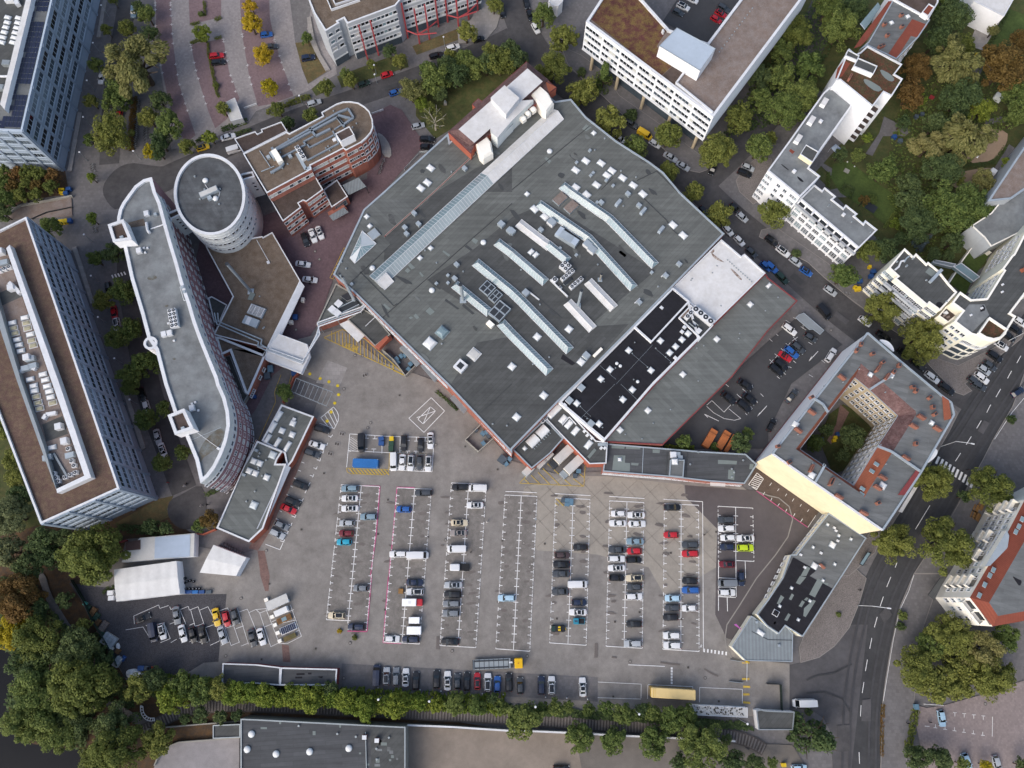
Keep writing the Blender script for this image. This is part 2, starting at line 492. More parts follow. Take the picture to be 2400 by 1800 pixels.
kerbed('street_pavement', '20:930,830 1300,1090 1480,1230 1700,1400 1690,1470 1620,1495 1540,1480 1430,1400 1230,1220 960,1000 780,830 620,700 480,560 420,400 600,480 760,600', 'pavement')
kerbed('corner_pavement', '31:-180,-230 -60,-320 30,-280 -10,40 -130,110 -250,0 -280,-100', 'cobble_light')
# yards
sheet('brick_courtyard', GP('o:872,268 915,246 942,258 995,338 945,398 890,460 800,600 745,760 700,830 640,880 600,960 520,1060 470,1020 440,700 470,560 690,480 760,440 860,420'), 'court_paver')
lot = sheet('parking_lot', GP('o:640,850 700,795 800,770 900,850 1040,900 1200,1080 1300,1110 1420,1105 1720,1125 1880,1250 1760,1400 1715,1480 1740,1545 1850,1555 1850,1680 1200,1665 830,1650 500,1610 300,1600 225,1470 200,1400 250,1300 460,1280 560,1300 610,1285 720,1010 760,900'), 'lot_asphalt')
sheet('cobbled_yard', GP('03:600,60 1000,110 1010,225 1560,160 1960,155 1950,275 1905,560 1890,740 1760,750 1600,850 1250,900 1080,880 1020,760 890,480 720,230'), 'cobble')
conc = sheet('concrete_apron', GP('o:1275,1132 1330,1116 1420,1116 1602,1136 1606,1165 1680,1240 1678,1330 1560,1400 1520,1330 1400,1300 1260,1290 1200,1240 1230,1140'), 'lot_concrete')
sheet('dark_apron', GP('o:1605,1137 1770,1150 1905,1240 1880,1300 1770,1450 1715,1500 1702,1495 1676,1440 1678,1330 1681,1240 1607,1165'), 'dark_asphalt')
sheet('staff_parking', GP('31:0,1290 300,1040 640,1320 200,1659 32:0,420 22:2212,560 1300,560 1300,470'), 'court_asphalt')
sheet('cobbled_access', GP('22:2040,860 2110,690 2212,700 32:100,800 440,1100 380,1200 340,1240 0,1010 22:2110,930'), 'brown_paver')
sheet('brick_path', GP('12:470,380 500,400 340,800 100,1310 20,1440 -60,1420 250,760'), 'brick_path')
sheet('brick_path', GP('12:15,1440 75,1440 120,1659 13:110,130 80,130 40,0'), 'brick_path')
sheet('brick_path', GP('13:225,590 285,600 300,745 235,740'), 'brick_path')
sheet('pale_slab', GP('11:620,1455 790,1520 720,1690 520,1650'), 'slab_paving')
sheet('pad_paving', GP('13:740,755 1030,770 23:740,875 740,1085 13:740,960'), 'pavement')
sheet('south_yard', GP('13:1290,1290 1380,1300 2200,1340 23:490,1360 560,1440 600,1659 600,1900 13:1290,1900'), 'yard_concrete')
sheet('south_yard', GP('23:490,1360 1930,1420 2040,1500 33:0,1450 210,1460 330,1659 330,1900 23:600,1900 600,1659 560,1440'), 'yard_grey')
sheet('quay', GP('03:1320,1700 1345,1620 1390,1540 1450,1480 1540,1440 1930,1408 2070,1400 2070,1900 1320,1900'), 'quay_concrete')
sheet('footpath', smooth(GP('03:320,-30 390,-30 440,150 520,280 620,440 700,520 680,560 560,470 470,400 400,200'), True, 1), 'pavement')
sheet('footpath', smooth(GP('03:900,1080 1000,1080 1100,1150 1250,1230 1400,1290 1360,1330 1250,1310 1050,1220 930,1140'), True, 1), 'pavement')
sheet('corner_parking', GP('33:1260,1110 1370,1140 1540,1110 1860,1020 2212,900 2500,900 2500,1900 1330,1900 1310,1450 1250,1160'), 'corner_paver')
# garden paths and sand
for s in ('30:430,1410 470,1410 720,1560 900,1700 31:300,60 560,250 720,400 690,420 520,300 200,60 30:640,1620', '30:1000,1010 1240,1130 1180,1180 990,1180 900,1350 840,1330 960,1150', '30:1800,820 1920,880 1900,900 1770,850',
   '30:1880,1040 2000,1010 2060,1020 2050,1060 1870,1080', '30:2080,1250 2140,1290 1960,1520 1930,1490', '30:1720,500 1830,520 1900,480 1800,720 1720,720'):
 sheet('garden_path', GP(s), 'pavement')
sheet('sand_pit', smooth(GP('30:1850,1110 2070,1130 2060,1250 1960,1390 1700,1420 1750,1250'), True, 1), 'sand')
sheet('sand_pit', smooth(GP('30:1600,1500 1930,1440 2000,1500 1880,1659 1540,1620'), True, 1), 'sand')
sheet('sand_pit', smooth(GP('p:1870,450 2130,570 2010,760 1800,640'), True, 1), 'sand')
sheet('lawn', GP('31:560,-240 700,-260 960,-60 1150,70 1010,290 880,180 620,10 540,-120'), 'lawn')
sheet('lawn', GP('30:2080,80 2212,130 2212,330 1900,430 1870,400'), 'lawn')
sheet('court_surface', GP('30:1810,190 2030,150 1850,440 1730,400'), 'slab_paving')
sheet('lawn', GP('31:1790,430 1930,520 1760,760 1700,900 1560,780'), 'lawn')
# railway siding: bed and single sleepers
rail = smooth(GP('03:1250,1330 1400,1260 1530,1180 1700,1140 1950,1115 2212,1118 13:400,1135 900,1160 1400,1185 2000,1215 23:250,1245 800,1290 1400,1320 1800,1360 2050,1420 2180,1500'), False, 2)
l, r = ribbon(rail, 3.2, 0.32)
mb = MB()
for i in range(len(l) - 1):
 mb.face([r[i], r[i + 1], l[i + 1], l[i]], 'sleeper_bed')
siding = structure('railway_siding', mb)
mat('sleeper', '#7d7773', .95, .2, 1.5, .2)
sl = MB().box((0, 0, 0), (.34, 2.5, .14), 'sleeper').mesh('sleeper')
dist, nxt, cnt = 0., 0., 0
for i in range(len(rail) - 1):
 a, b = rail[i], rail[i + 1]
 seg = (b - a).length
 while nxt <= dist + seg and cnt < 298:
  p = a.lerp(b, (nxt - dist) / seg)
  d = b - a
  o = link('sleeper', sl, siding, (p.x, p.y, .3), math.atan2(d.y, d.x) + rnd.uniform(-.03, .03)); cnt += 1
  nxt += .78
 dist += seg
# ---------------------------------------------------------------- painted markings and covers on the parking lot
ZM = .36
ZL = Z[0] + .006
def lines(name, segs, w=.17, m='paint_white', z=None, parent=lot):
 mb = MB()
 for a, b in segs:
  d = (b - a).to_2d()
  if d.length < .01: continue
  d.normalize(); n = Vector((-d.y, d.x, 0)) * w / 2
  zz = Vector((0, 0, (z or ZL) - a.z))
  mb.face([a - n + zz, b - n + zz, b + n + zz, a + n + zz], m)
 return structure(name, mb, parent)
def polyl(s, closed=False):
 p = GP(s)
 return [(p[i], p[i + 1]) for i in range(len(p) - 1)] + ([(p[-1], p[0])] if closed else [])
def column(tl, tm, tr, bl, bm, br, n, top=True, bot=True, bay=False):
 """double row of bays: T marks along both outer lines, cross marks on the spine"""
 A, B, C, D, E_, F_ = [G(p) for p in P(' '.join((tl, tm, tr, bl, bm, br)))]
 seg = []
 u = (C - A).normalized()
 if bay: sheet('bay_field', [A, C, F_, D], 'bay_asphalt', lot, ZL - .0052)
 seg.append((B, E_))
 if top: seg.append((A, C))
 if bot: seg.append((D, F_))
 for i in range(n + 1):
  t = i / n
  a, b, c = A.lerp(D, t), B.lerp(E_, t), C.lerp(F_, t)
  ax = (D - A).normalized()
  if 0 < i < n:
   seg.append((b - u * .65, b + u * .65))
   seg.append((a, a + u * .75)); seg.append((a - ax * .45, a + ax * .45))
   seg.append((c, c - u * .75)); seg.append((c - ax * .45, c + ax * .45))
  else:
   seg.append((a - ax * .3 * (1 if i else -1), a)); seg.append((c - ax * .3 * (1 if i else -1), c))
 lines('bay_marking', seg)
 # stencilled bay numbers beside the marks
 num = []
 for i in range(n):
  for side, q0, q1 in ((1, A, D), (-1, C, F_)):
   p = q0.lerp(q1, (i + .5) / n)
   if rnd.random() < .75:
    for k in (-.22, .0, .22):
     c0 = p + ax * k
     num.append((c0 - u * .16, c0 + u * .16))
 lines('bay_number', num, .08)
column('12:738,870', '912,880', '1068,888', '13:610,375', '795,410', '955,470', 19, bot=False, bay=True)
lines('bay_marking', polyl('13:610,377 818,387'))
column('12:1222,898', '1372,903', '1517,910', '13:1103,570', '1262,578', '1413,587', 19, bay=True)
column('12:1690,855', '1838,860', '1990,868', '13:1590,600', '1745,608', '1900,618', 20, bay=True)
column('22:-60,960', '80,965', '215,972', '13:2072,628', '23:12,640', '153,650', 20, bay=True)
column('22:375,985', '528,990', '673,998', '23:325,577', '483,587', '640,598', 19)
column('22:843,1010', '992,1018', '1138,1025', '23:812,606', '967,615', '1124,624', 19)
column('22:1315,1035', '1460,1040', '1610,1048', '23:1302,633', '1457,642', '1615,651', 19)
column('22:1778,1057', '1930,1065', '2078,1073', '22:1782,1530', '1932,1525', '2088,1533', 6, bot=False)
lines('bay_marking', polyl('22:1932,1525 2088,1533') + polyl('22:2012,1530 2016,1659 23:2016,20') + polyl('22:1932,1525 23:1935,180') + polyl('22:1782,1530 23:1782,300') + polyl('23:1785,178 1930,185') + polyl('23:1857,185 1860,305') + polyl('23:1785,98 1932,100') + polyl('23:1785,15 1932,22'))
lines('bay_marking', polyl('22:0,930 215,940') + polyl('22:370,948 677,965') + polyl('22:840,972 1143,990') + polyl('22:1308,997 1645,1017 23:1652,650') + polyl('12:2155,930 2212,930'))
lines('pink_marking', polyl('12:920,880 1072,885 1040,1300 990,1659 13:1000,0 960,480 790,475'), .26, 'paint_pink', ZL - .003)
lines('pink_marking', polyl('12:1372,897 1220,893 1185,1300 1150,1659 13:1145,0 1100,575 1258,583'), .26, 'paint_pink', ZL - .003)
# block with the container
lines('bay_marking', polyl('12:812,433 1100,450') + polyl('12:1100,452 1540,465 1522,760 1150,742') + polyl('12:812,433 785,720') + polyl('12:800,578 1525,612'))
tk = []
for x, y0, y1 in ((885, 440, 580), (955, 440, 470), (1030, 445, 475), (1310, 460, 490), (1388, 463, 495), (1465, 465, 495), (945, 560, 590), (1020, 563, 595), (1092, 480, 600), (1247, 455, 600), (1312, 580, 600), (1385, 582, 603), (1232, 720, 745), (1302, 725, 750), (1375, 725, 752), (1448, 728, 755)):
 tk += polyl('12:%d,%d %d,%d' % (x, y0, x - 3, y1))
 if y1 - y0 < 60: tk += polyl('12:%d,%d %d,%d' % (x - 20, y1 if y0 < 500 else y0, x + 20, y1 if y0 < 500 else y0))
lines('bay_marking', tk)
lines('hatching', [s_ for i in range(9) for s_ in polyl('12:%d,%d %d,%d' % (812 - i * 1, 470 + i * 15, 812 + min(74, 20 + i * 14), 470 + i * 15 - min(38, 10 + i * 7)))], .1)
lines('yellow_outline', polyl('12:785,728 1150,740 1148,760 1110,787 820,777 790,760', True) + polyl('12:1155,598 1150,740') + polyl('12:1155,598 1525,610'), .14, 'paint_yellow')
lines('yellow_hatching', [s_ for i in range(11) for s_ in polyl('12:%d,%d %d,%d' % (810 + i * 30, 732 + i, 850 + i * 30, 778 + i * .8))], .3, 'paint_yellow')
# crossed box, rounded hatch, delivery triangle
lines('crossed_box', polyl('12:1515,120 1630,235 1452,420 1322,298', True) + polyl('12:1508,198 1552,235 1445,347 1400,305', True) + polyl('12:1508,198 1445,347') + polyl('12:1552,235 1390,292'))
arc = polyl('12:672,200 700,235 716,275 712,320 680,385')
lines('hatching', arc + polyl('12:672,200 560,295') + polyl('12:550,340 680,390') + [s_ for a, b in (((655,215),(706,335)), ((625,240),(692,368)), ((595,268),(668,385)), ((565,296),(620,362))) for s_ in polyl('12:%d,%d %d,%d' % (*a, *b))], .17)
lines('yellow_outline', polyl('11:590,1260 750,1190 940,1270 1300,1590', False) + polyl('11:1300,1590 590,1262') + polyl('11:1185,1490 1190,1545 1290,1590'), .2, 'paint_yellow')
yh = []
for i in range(18):
 x = 655 + i * 31
 y0 = 1230 + max(0, (x - 870)) * .9 + max(0, 720 - x) * .15 if x > 870 else 1205 + (x - 655) * .15
 y1 = 1262 + (x - 590) * .462
 if y1 - y0 > 15: yh += polyl('11:%d,%d %d,%d' % (x, y0, x + 3, y1))
lines('yellow_hatching', yh, .17, 'paint_yellow')
lines('yellow_outline', polyl('22:65,858 620,885 632,700') + polyl('22:65,858 130,790'), .14, 'paint_yellow')
lines('yellow_hatching', [s_ for a in ('100,815 150,862', '165,790 240,865', '225,765 325,868', '265,730 410,872', '305,690 510,878', '530,820 615,885', '580,775 628,815') for s_ in polyl('22:' + a)], .17, 'paint_yellow')
lines('yellow_hatching', polyl('22:380,990 445,1055') + polyl('22:375,1030 400,1052'), .2, 'paint_yellow')
lines('yellow_outline', polyl('11:640,745 765,480') + polyl('11:670,750 780,500') + [s_ for i in range(9) for s_ in polyl('11:%d,%d %d,%d' % (655 + i * 13, 715 - i * 28, 690 + i * 12, 700 - i * 26))] + polyl('11:640,745 680,757'), .12, 'paint_yellow')
lines('yellow_outline', polyl('k:1545,545 1460,770 1475,900 1380,1110 1255,1390') + polyl('k:1680,550 1645,670'), .12, 'paint_yellow')
# word painted in the delivery triangle
def glyphs(name, word, a, b, hgt, w, m, z, parent):
 """letters drawn with strokes along the line a -> b"""
 S = {'L': [(0, 1, 0, 0), (0, 0, 1, 0)], 'A': [(0, 0, .5, 1), (.5, 1, 1, 0), (.2, .4, .8, .4)], 'D': [(0, 0, 0, 1), (0, 1, .8, .8), (.8, .8, .8, .2), (.8, .2, 0, 0)], 'E': [(0, 0, 0, 1), (0, 1, 1, 1), (0, .5, .8, .5), (0, 0, 1, 0)],
   'Z': [(0, 1, 1, 1), (1, 1, 0, 0), (0, 0, 1, 0)], 'O': [(0, 0, 0, 1), (0, 1, 1, 1), (1, 1, 1, 0), (1, 0, 0, 0)], 'N': [(0, 0, 0, 1), (0, 1, 1, 0), (1, 0, 1, 1)]}
 n = len(word); d = (b - a); up = Vector((-d.y, d.x, 0)).normalized() * hgt
 seg = []
 for i, ch in enumerate(word):
  o = a + d * (i / n); ux = d * (.7 / n)
  for x0, y0, x1, y1 in S[ch]:
   seg.append((o + ux * x0 + up * y0, o + ux * x1 + up * y1))
 return lines(name, seg, w, m, z, parent)
la, lb = GP('11:750,1340 880,1385')
glyphs('loading_zone_word', 'LADEZONE', la, lb, 1.5, .14, 'paint_yellow', ZL + .003, lot)
# bays beside the flat workshop, lower left yard, road markings
sm = []
for s in ('12:645,465 665,440', '12:625,450 655,458', '12:610,535 622,510', '12:588,520 620,530', '12:575,600 590,575', '12:553,585 588,597', '12:550,670 562,645', '12:528,655 560,665', '12:518,740 532,715', '12:498,725 530,735', '12:490,808 502,780', '12:468,790 500,800', '12:455,880 470,852', '12:425,945 438,918', '12:400,1015 412,990', '12:372,1000 408,1010', '12:365,1085 378,1060', '12:335,1158 348,1132', '12:310,1140 345,1152', '12:300,1228 315,1200', '12:278,1210 312,1222', '12:268,1300 282,1272', '12:243,1282 280,1294', '12:235,1370 250,1345', '12:212,1355 248,1366', '12:85,1385 210,1432 235,1375', '12:395,675 420,685', '12:365,745 390,755', '12:330,812 350,822', '12:300,882 322,892', '12:265,955 290,965', '12:205,1095 225,1105', '12:175,1165 200,1175'):
 sm += polyl(s)
lines('bay_marking', sm)
yb = '1165,415 1160,345 1375,250 1385,280 1460,255|1470,265 1480,290 1545,258 1610,415|1560,290 1630,262 1640,295 1715,265 1815,560|1650,290 1690,435|1730,295 1800,265 1890,440|1815,300 1885,275 2000,600|1900,300 1970,275 2070,570|1985,300 2055,280 2150,590|2070,310 2140,285 2212,460|2155,315 2212,290|1090,465 1240,440|1240,440 1320,570 1360,550|1390,575 1475,540 1420,400|1480,575 1530,545|1570,580 1620,545|1640,570 1660,555|1720,572 1815,560|1820,598 1900,560|1915,600 1985,570|2000,600 2075,570|2085,605 2160,575|1265,430 1340,400|1350,420 1430,400|1470,415 1510,400|1640,425 1680,408|1690,435 1760,410|1780,445 1850,420|1870,440 1940,420|1950,450 2030,425|2040,455 2110,430'
lines('bay_marking', [s_ for t_ in yb.split('|') for s_ in polyl('03:' + t_)], .11)
lines('bay_marking', [s_ for t_ in ('0,285 35,320 110,290', '35,320 130,610 205,575', '85,275 205,585 280,580 395,520 300,250', '140,395 175,380', '150,360 330,290', '165,420 345,380', '75,440 150,410', '240,545 375,465', '0,290 100,280') for s_ in polyl('13:' + t_)], .11)
lines('lane_line', polyl('23:1003,766 1318,780'))
lines('stop_line', [(a, b) for i in range(6) for a, b in polyl('23:%d,%d %d,%d' % (1370, 798 + i * 25, 1386, 798 + i * 25))], .55)
lines('crossing_bar', [(a, b) for i in range(7) for a, b in polyl('23:%d,%d %d,%d' % (1660 + i * 31.5, 627 + i * 4.5, 1658 + i * 31.5, 657 + i * 4.5))], .42)
lines('bay_marking', polyl('23:742,915 1115,933 1113,1055') + polyl('23:740,1050 1113,1062') + polyl('23:1175,938 1560,955 1558,1075') + polyl('23:1173,940 1170,1060') + polyl('23:1620,962 1988,978 1988,1100') + polyl('23:1620,962 1618,1090'), .12)
lines('gate_bar_mark', [s_ for t_ in ('1985,745 2050,748', '1995,955 2055,957', '1995,1090 2055,1095', '1985,890 2050,888', '1995,1022 2050,1022') for s_ in polyl('23:' + t_)], .5, 'paint_yellow')
lines('pedestrian_sign', polyl('23:1632,590 1636,615') + polyl('23:1625,612 1632,595 1642,600') + polyl('23:1628,618 1634,604 1640,616'), .14)
# slab joints of the concrete apron
mat('joint', '#6d655e', .95, 0, 1, 0)
jo = []
for x in range(1180, 1760, 46):
 a, b = G((x, 1130)), G((x + 250, 1400))
 jo.append((a, b))
for x in range(1260, 1900, 60):
 jo.append((G((x, 1120)), G((x - 190, 1290))))
def inside(p, poly):
 c = False
 for i in range(len(poly)):
  a, b = poly[i - 1], poly[i]
  if (a.y > p.y) != (b.y > p.y) and p.x < (b.x - a.x) * (p.y - a.y) / (b.y - a.y) + a.x: c = not c
 return c
cpoly = GP('o:1275,1132 1330,1116 1420,1116 1602,1136 1606,1165 1680,1240 1678,1330 1560,1400 1520,1330 1400,1300 1260,1290 1200,1240 1230,1140')
jj = []
for a, b in jo:
 for k in range(24):
  p, q = a.lerp(b, k / 24), a.lerp(b, (k + 1) / 24)
  if inside(p, cpoly) and inside(q, cpoly): jj.append((p, q))
lines('slab_joint', jj, .06, 'joint', ZL - .004, conc)
# staff car park and corner car park marks
st = []
for t_ in ('70,1230 85,1245', '10,1270 35,1295', '280,1165 325,1195', '300,1185 300,1150', '215,1255 245,1290', '205,1290 255,1255', '150,1310 190,1340', '150,1345 190,1305', '110,1355 145,1380', '110,1385 145,1350', '55,1400 95,1430', '60,1435 95,1400', '10,1450 45,1480', '15,1485 45,1450', '345,1300 380,1320', '215,1460 240,1480', '160,1505 200,1520', '125,1560 150,1580', '75,1595 100,1615', '350,1580 385,1600', '460,1455 490,1480', '150,1110 190,1135', '215,1085 240,1100'):
 st += polyl('31:' + t_)
for t_ in ('1845,5 1870,25', '1990,45 2025,75', '1940,90 1980,125', '2075,10 2075,30', '2145,85 2170,110', '2110,145 2120,165', '2060,195 2075,215', '2015,255 2030,270', '1680,185 1725,145 1830,245 1890,180', '1680,195 1740,250 1830,300 1920,315 1975,300 1870,215'):
 st += polyl('22:' + t_)
lines('bay_marking', st, .11, z=Z[0] + .004)
lines('arrow', polyl('31:350,1465 430,1378') + polyl('31:350,1465 375,1425') + polyl('22:1785,322 1660,262') + polyl('22:1660,262 1690,290') + polyl('22:2115,285 2200,190') + polyl('22:2115,285 2140,250'), .16, z=Z[0] + .004)
lines('bay_marking', [s_ for x in (1610, 1690, 1773, 1855) for s_ in polyl('33:%d,%d %d,%d' % (x - 16, 1178 + (x - 1610) * .12, x + 16, 1180 + (x - 1610) * .12)) + polyl('33:%d,%d %d,%d' % (x, 1180 + (x - 1610) * .12, x, 1212 + (x - 1610) * .12))] +
  [s_ for x in (1442, 1525, 1607, 1688, 1770, 1850) for s_ in polyl('33:%d,%d %d,%d' % (x - 16, 1308 + (x - 1442) * .16, x + 16, 1312 + (x - 1442) * .16)) + polyl('33:%d,%d %d,%d' % (x, 1280 + (x - 1442) * .16, x, 1310 + (x - 1442) * .16))] + polyl('33:1935,1215 1932,1385') + polyl('33:1340,1105 1515,1118') + polyl('33:1350,1295 1390,1298'), .12, z=Z[0] + .004)
# bay ticks of the paver parking
tt = []
for s, n in (('00:1475,30 1490,330 1540,700 1640,1020', 13), ('00:1345,30 1350,350 1420,700', 8), ('00:1650,390 1700,640 1800,960', 8), ('00:1932,345 1985,640 2050,830', 7), ('10:160,350 230,570 320,830', 8), ('00:2095,300 2150,620 2180,760', 6)):
 p = smooth(GP(s), False, 2)
 for i in range(n):
  k = int(i * (len(p) - 1) / n)
  d = (p[k + 1] - p[k]).normalized(); nn = Vector((-d.y, d.x, 0))
  tt += [(p[k] - nn * .5, p[k] + nn * .5), (p[k] - d * .5, p[k] + d * .5)]
lines('bay_marking', tt, .1, z=Z[0] + .004)
# main road centre dashes, edge lines, zebra crossing
md = []
for a in ('32:2005,45 1965,115', '32:1920,180 1885,248', '32:1838,318 1798,385', '32:1752,455 1708,525', '32:1660,598 1615,668', '32:1395,1050 1270,1255', '32:1110,1545 1095,1585', '33:1057,8 1022,95', '33:993,178 965,262', '33:940,353 915,443', '33:893,535 875,628', '33:855,722 838,820', '33:825,915 810,1010', '33:800,1115 795,1212', '33:783,1520 787,1620', '31:2180,1418 2145,1480', '31:2100,1548 2065,1612'):
 md += polyl(a)
lines('centre_dash', md, .16, z=Z[0] + .004)
zb = []
for i in range(10):
 zb += polyl('32:%d,%d %d,%d' % (1475 + i * 33, 630 + i * 22, 1448 + i * 33, 690 + i * 23))
lines('zebra_stripe', zb, .62, z=Z[0] + .004)
lines('edge_line', polyl('33:1255,-10 1210,130 1130,300 1075,560 1030,830 990,1080') + polyl('32:2205,125 2100,250 1950,480'), .12, z=Z[0] + .13)
lines('zebra_stripe', [s_ for i in range(5) for s_ in polyl('01:%d,%d %d,%d' % (970 + i * 26, 720 - i * 7, 985 + i * 26, 750 - i * 8))], .4, z=Z[0] + .004)
lines('hatching', [s_ for i in range(7) for s_ in polyl('22:%d,%d %d,%d' % (2055 + i * 7, 880 - i * 15, 2120 + i * 7, 905 - i * 15))] + polyl('22:2042,870 2115,770 2170,820 2110,915', True), .18, z=Z[0] + .004)
lines('pink_marking', polyl('22:2110,925 32:0,1000 180,1130 340,1240') , .22, 'paint_pink', Z[0] + .14)
lines('bay_marking', [s_ for t_ in ('22:2165,960 2180,935', '32:20,1010 30,985', '32:75,1060 95,1035', '32:145,1110 160,1080', '32:215,1145 228,1120', '32:275,1195 295,1165', '32:340,1240 410,1135', '32:10,880 28,855', '32:78,925 92,905', '32:145,970 158,950', '32:205,1015 220,992', '32:272,1060 285,1040', '32:335,1105 350,1085') for s_ in polyl(t_)], .13, z=Z[0] + .14)
# manholes and drain grates
mat('cast_iron', '#4b4643', .7, .1, 1, .1)
mh = MB().cyl((0, 0, 0), .42, .02, 'cast_iron', 16).cyl((0, 0, .02), .3, .012, 'kerb', 16).mesh('manhole_cover')
gr = MB().box((0, 0, 0), (.5, .5, .02), 'cast_iron').mesh('drain_grate')
for s in ('12:990,335', '12:965,378', '12:1553,525', '12:88,1440', '13:813,580', '13:1695,648', '23:1020,740', '23:1670,880', '23:132,692', '13:758,883', '22:100,1375', '22:152,1580', '12:2190,975', '12:1637,1348', '11:510,513', '11:548,582', '11:345,1190', '03:2083,193', '03:1950,690', '11:855,1412', '11:920,1415', '12:760,42', '31:545,1195', '33:1878,1105'):
 put('manhole_cover', mh, lot, G(P(s)[0], ZL))
for s in ('12:587,772', '12:392,1257', '12:1240,98', '12:1140,1000', '12:1055,1297', '12:1487,1320', '12:1808,540', '12:2087,738', '12:2130,1353', '13:516,628', '13:48,720', '13:1115,290', '13:632,263', '23:388,368', '23:890,395', '23:1102,313', '23:1465,373', '23:1522,790', '23:875,1042', '23:1787,1083', '22:283,1380', '22:1373,1460', '22:1765,1278', '13:115,68'):
 put('drain_grate', gr, lot, G(P(s)[0], ZL), R(3))
hp = MB().box((0, 0, 0), (1.7, 1.15, .03), 'slab_paving').box((-.38, 0, .03), (.55, .8, .015), 'cast_iron').box((.38, 0, .03), (.55, .8, .015), 'cast_iron').mesh('service_hatch')
for s, a in (('12:742,432', -14), ('12:700,518', -14), ('12:640,603', -14), ('11:940,1583', 20)):
 put('service_hatch', hp, lot, G(P(s)[0], ZL), R(a), .9)
lines('kerb_line', polyl('22:2110,925 32:0,965 90,985 180,1060 210,1170 170,1320 60,1480 23:2110,20 1960,260 1855,420 1838,540 1850,630 1900,715 2020,748'), .3, 'kerb', Z[0] + .012)
# stains, repair patches and tyre marks
sm_ = MB(); rs_ = random.Random(5)
def blot(c, rx, ry, a, z, m, mb=sm_, n=11):
 mb.face([Vector((c.x + math.cos(a) * rx * k * math.cos(t) - math.sin(a) * ry * k * math.sin(t), c.y + math.sin(a) * rx * k * math.cos(t) + math.cos(a) * ry * k * math.sin(t), z)) for t, k in [(6.283 * i / n, rs_.uniform(.7, 1.15)) for i in range(n)]], m)
for c0 in (870, 1000, 1125, 1255, 1375, 1500, 1620):
 for i in range(15):
  y = 1160 + i * 23 + rs_.uniform(-6, 6); x = c0 - (y - 1160) * .1 * (1400 - c0) / 600 + rs_.choice((-38, -28, 25, 34)) + rs_.uniform(-5, 5) - 40
  blot(G((x, y)), rs_.uniform(.5, 1.7), rs_.uniform(.25, .55), rs_.uniform(-.2, .2), Z[0] + .002, 'oil_stain')
o = sm_.build('oil_stain', lot); o['kind'] = 'stuff'
rp = MB()
for s_, m_ in (('o:2060,1440 2078,1420 2090,1440 2072,1462', 'street_asphalt'), ('o:2150,1260 2165,1235 2178,1243 2163,1270', 'street_asphalt'), ('o:2020,1640 2040,1638 2040,1690 2018,1690', 'apron'), ('o:1860,640 1885,660 1876,670 1850,650', 'road_asphalt'), ('o:1960,730 1990,752 1982,762 1953,740', 'apron'), ('o:900,205 930,195 934,204 904,214', 'road_asphalt'), ('o:1050,150 1075,140 1079,150 1054,160', 'apron'), ('o:1560,370 1590,392 1582,402 1553,380', 'apron'), ('23:715,580 742,580 740,705 710,705', 'oil_stain'), ('13:1560,520 1590,520 1588,632 1558,632', 'oil_stain'), ('o:1960,1700 1990,1698 1992,1760 1962,1762', 'street_asphalt'), ('o:330,830 345,826 350,860 336,864', 'road_asphalt'), ('o:2290,1010 2305,985 2318,992 2303,1018', 'apron')):
 rp.face([Vector((p.x, p.y, Z[0] + .002)) for p in ccw(GP(s_))], m_)
structure('repair_patch', rp)
lines('tyre_mark', polyl('33:330,900 420,860 560,840 720,760') + polyl('33:330,1010 480,1000 640,1060 720,1200'), .4, 'road_asphalt', Z[0] + .003)
tm = []
for s_ in ('23:1280,745 1380,760 1450,765', '23:1660,800 1720,840 1780,865', '23:860,700 905,705'):
 tm += polyl(s_)
lines('tyre_mark', tm, .45, 'oil_stain', Z[0] + .003)
mrl = smooth(GP('o:2520,640 2440,765 2400,830 2340,922 2315,958 2269,1033 2245,1068 2163,1212 2082,1364 2064,1410 2051,1458 2040,1507 2029,1559 2022,1610 2016,1665 2013,1776 2012,1900'), False, 2)
for off in (-4.3, -2.5, 2.3, 4.1):
 l, r = ribbon(mrl, 2 * abs(off), 0); e_ = l if off > 0 else r
 l2, r2 = ribbon(e_, .6, Z[0] + .0012); mb = MB()
 for i in range(len(l2) - 1): mb.face([r2[i], r2[i + 1], l2[i + 1], l2[i]], 'lane_wear')
 structure('wheel_track', mb)
# ================================================================ building tools
def win_mesh(w, h, nx=1, ny=1, frame='white_metal', glass='glass_dark', t=.09, sill=True, d=.12):
 def mk():
  mb = MB()
  pane = MB().face([(-w / 2, .02, 0), (-w / 2, .02, h), (w / 2, .02, h), (w / 2, .02, 0)], glass).mesh('pane')
  def b(x0, x1, z0, z1, y1=d):
   mb.face([(x0, y1, z0), (x0, y1, z1), (x1, y1, z1), (x1, y1, z0)], frame)
   mb.face([(x0, 0, z1), (x1, 0, z1), (x1, y1, z1), (x0, y1, z1)], frame)
   mb.face([(x0, 0, z0), (x0, y1, z0), (x1, y1, z0), (x1, 0, z0)], frame)
   mb.face([(x0, 0, z0), (x0, 0, z1), (x0, y1, z1), (x0, y1, z0)], frame)
   mb.face([(x1, 0, z0), (x1, y1, z0), (x1, y1, z1), (x1, 0, z1)], frame)
  for i in range(nx + 1):
   x = -w / 2 + w * i / nx
   b(x - t / 2, x + t / 2, 0, h, d if i in (0, nx) else d * .6)
  for j in range(ny + 1):
   z = h * j / ny
   b(-w / 2, w / 2, z - t / 2, z + t / 2, d if j in (0, ny) else d * .6)
  if sill:
   b(-w / 2 - .1, w / 2 + .1, -.12, -.04, d + .16)
  return with_subs(mb.mesh('window'), [('pane', pane, (0, 0, 0))])
 return cached(('win', w, h, nx, ny, frame, glass, t, sill, d), mk)
def pick(seq, wts):
 return rnd.choices(seq, wts)[0]
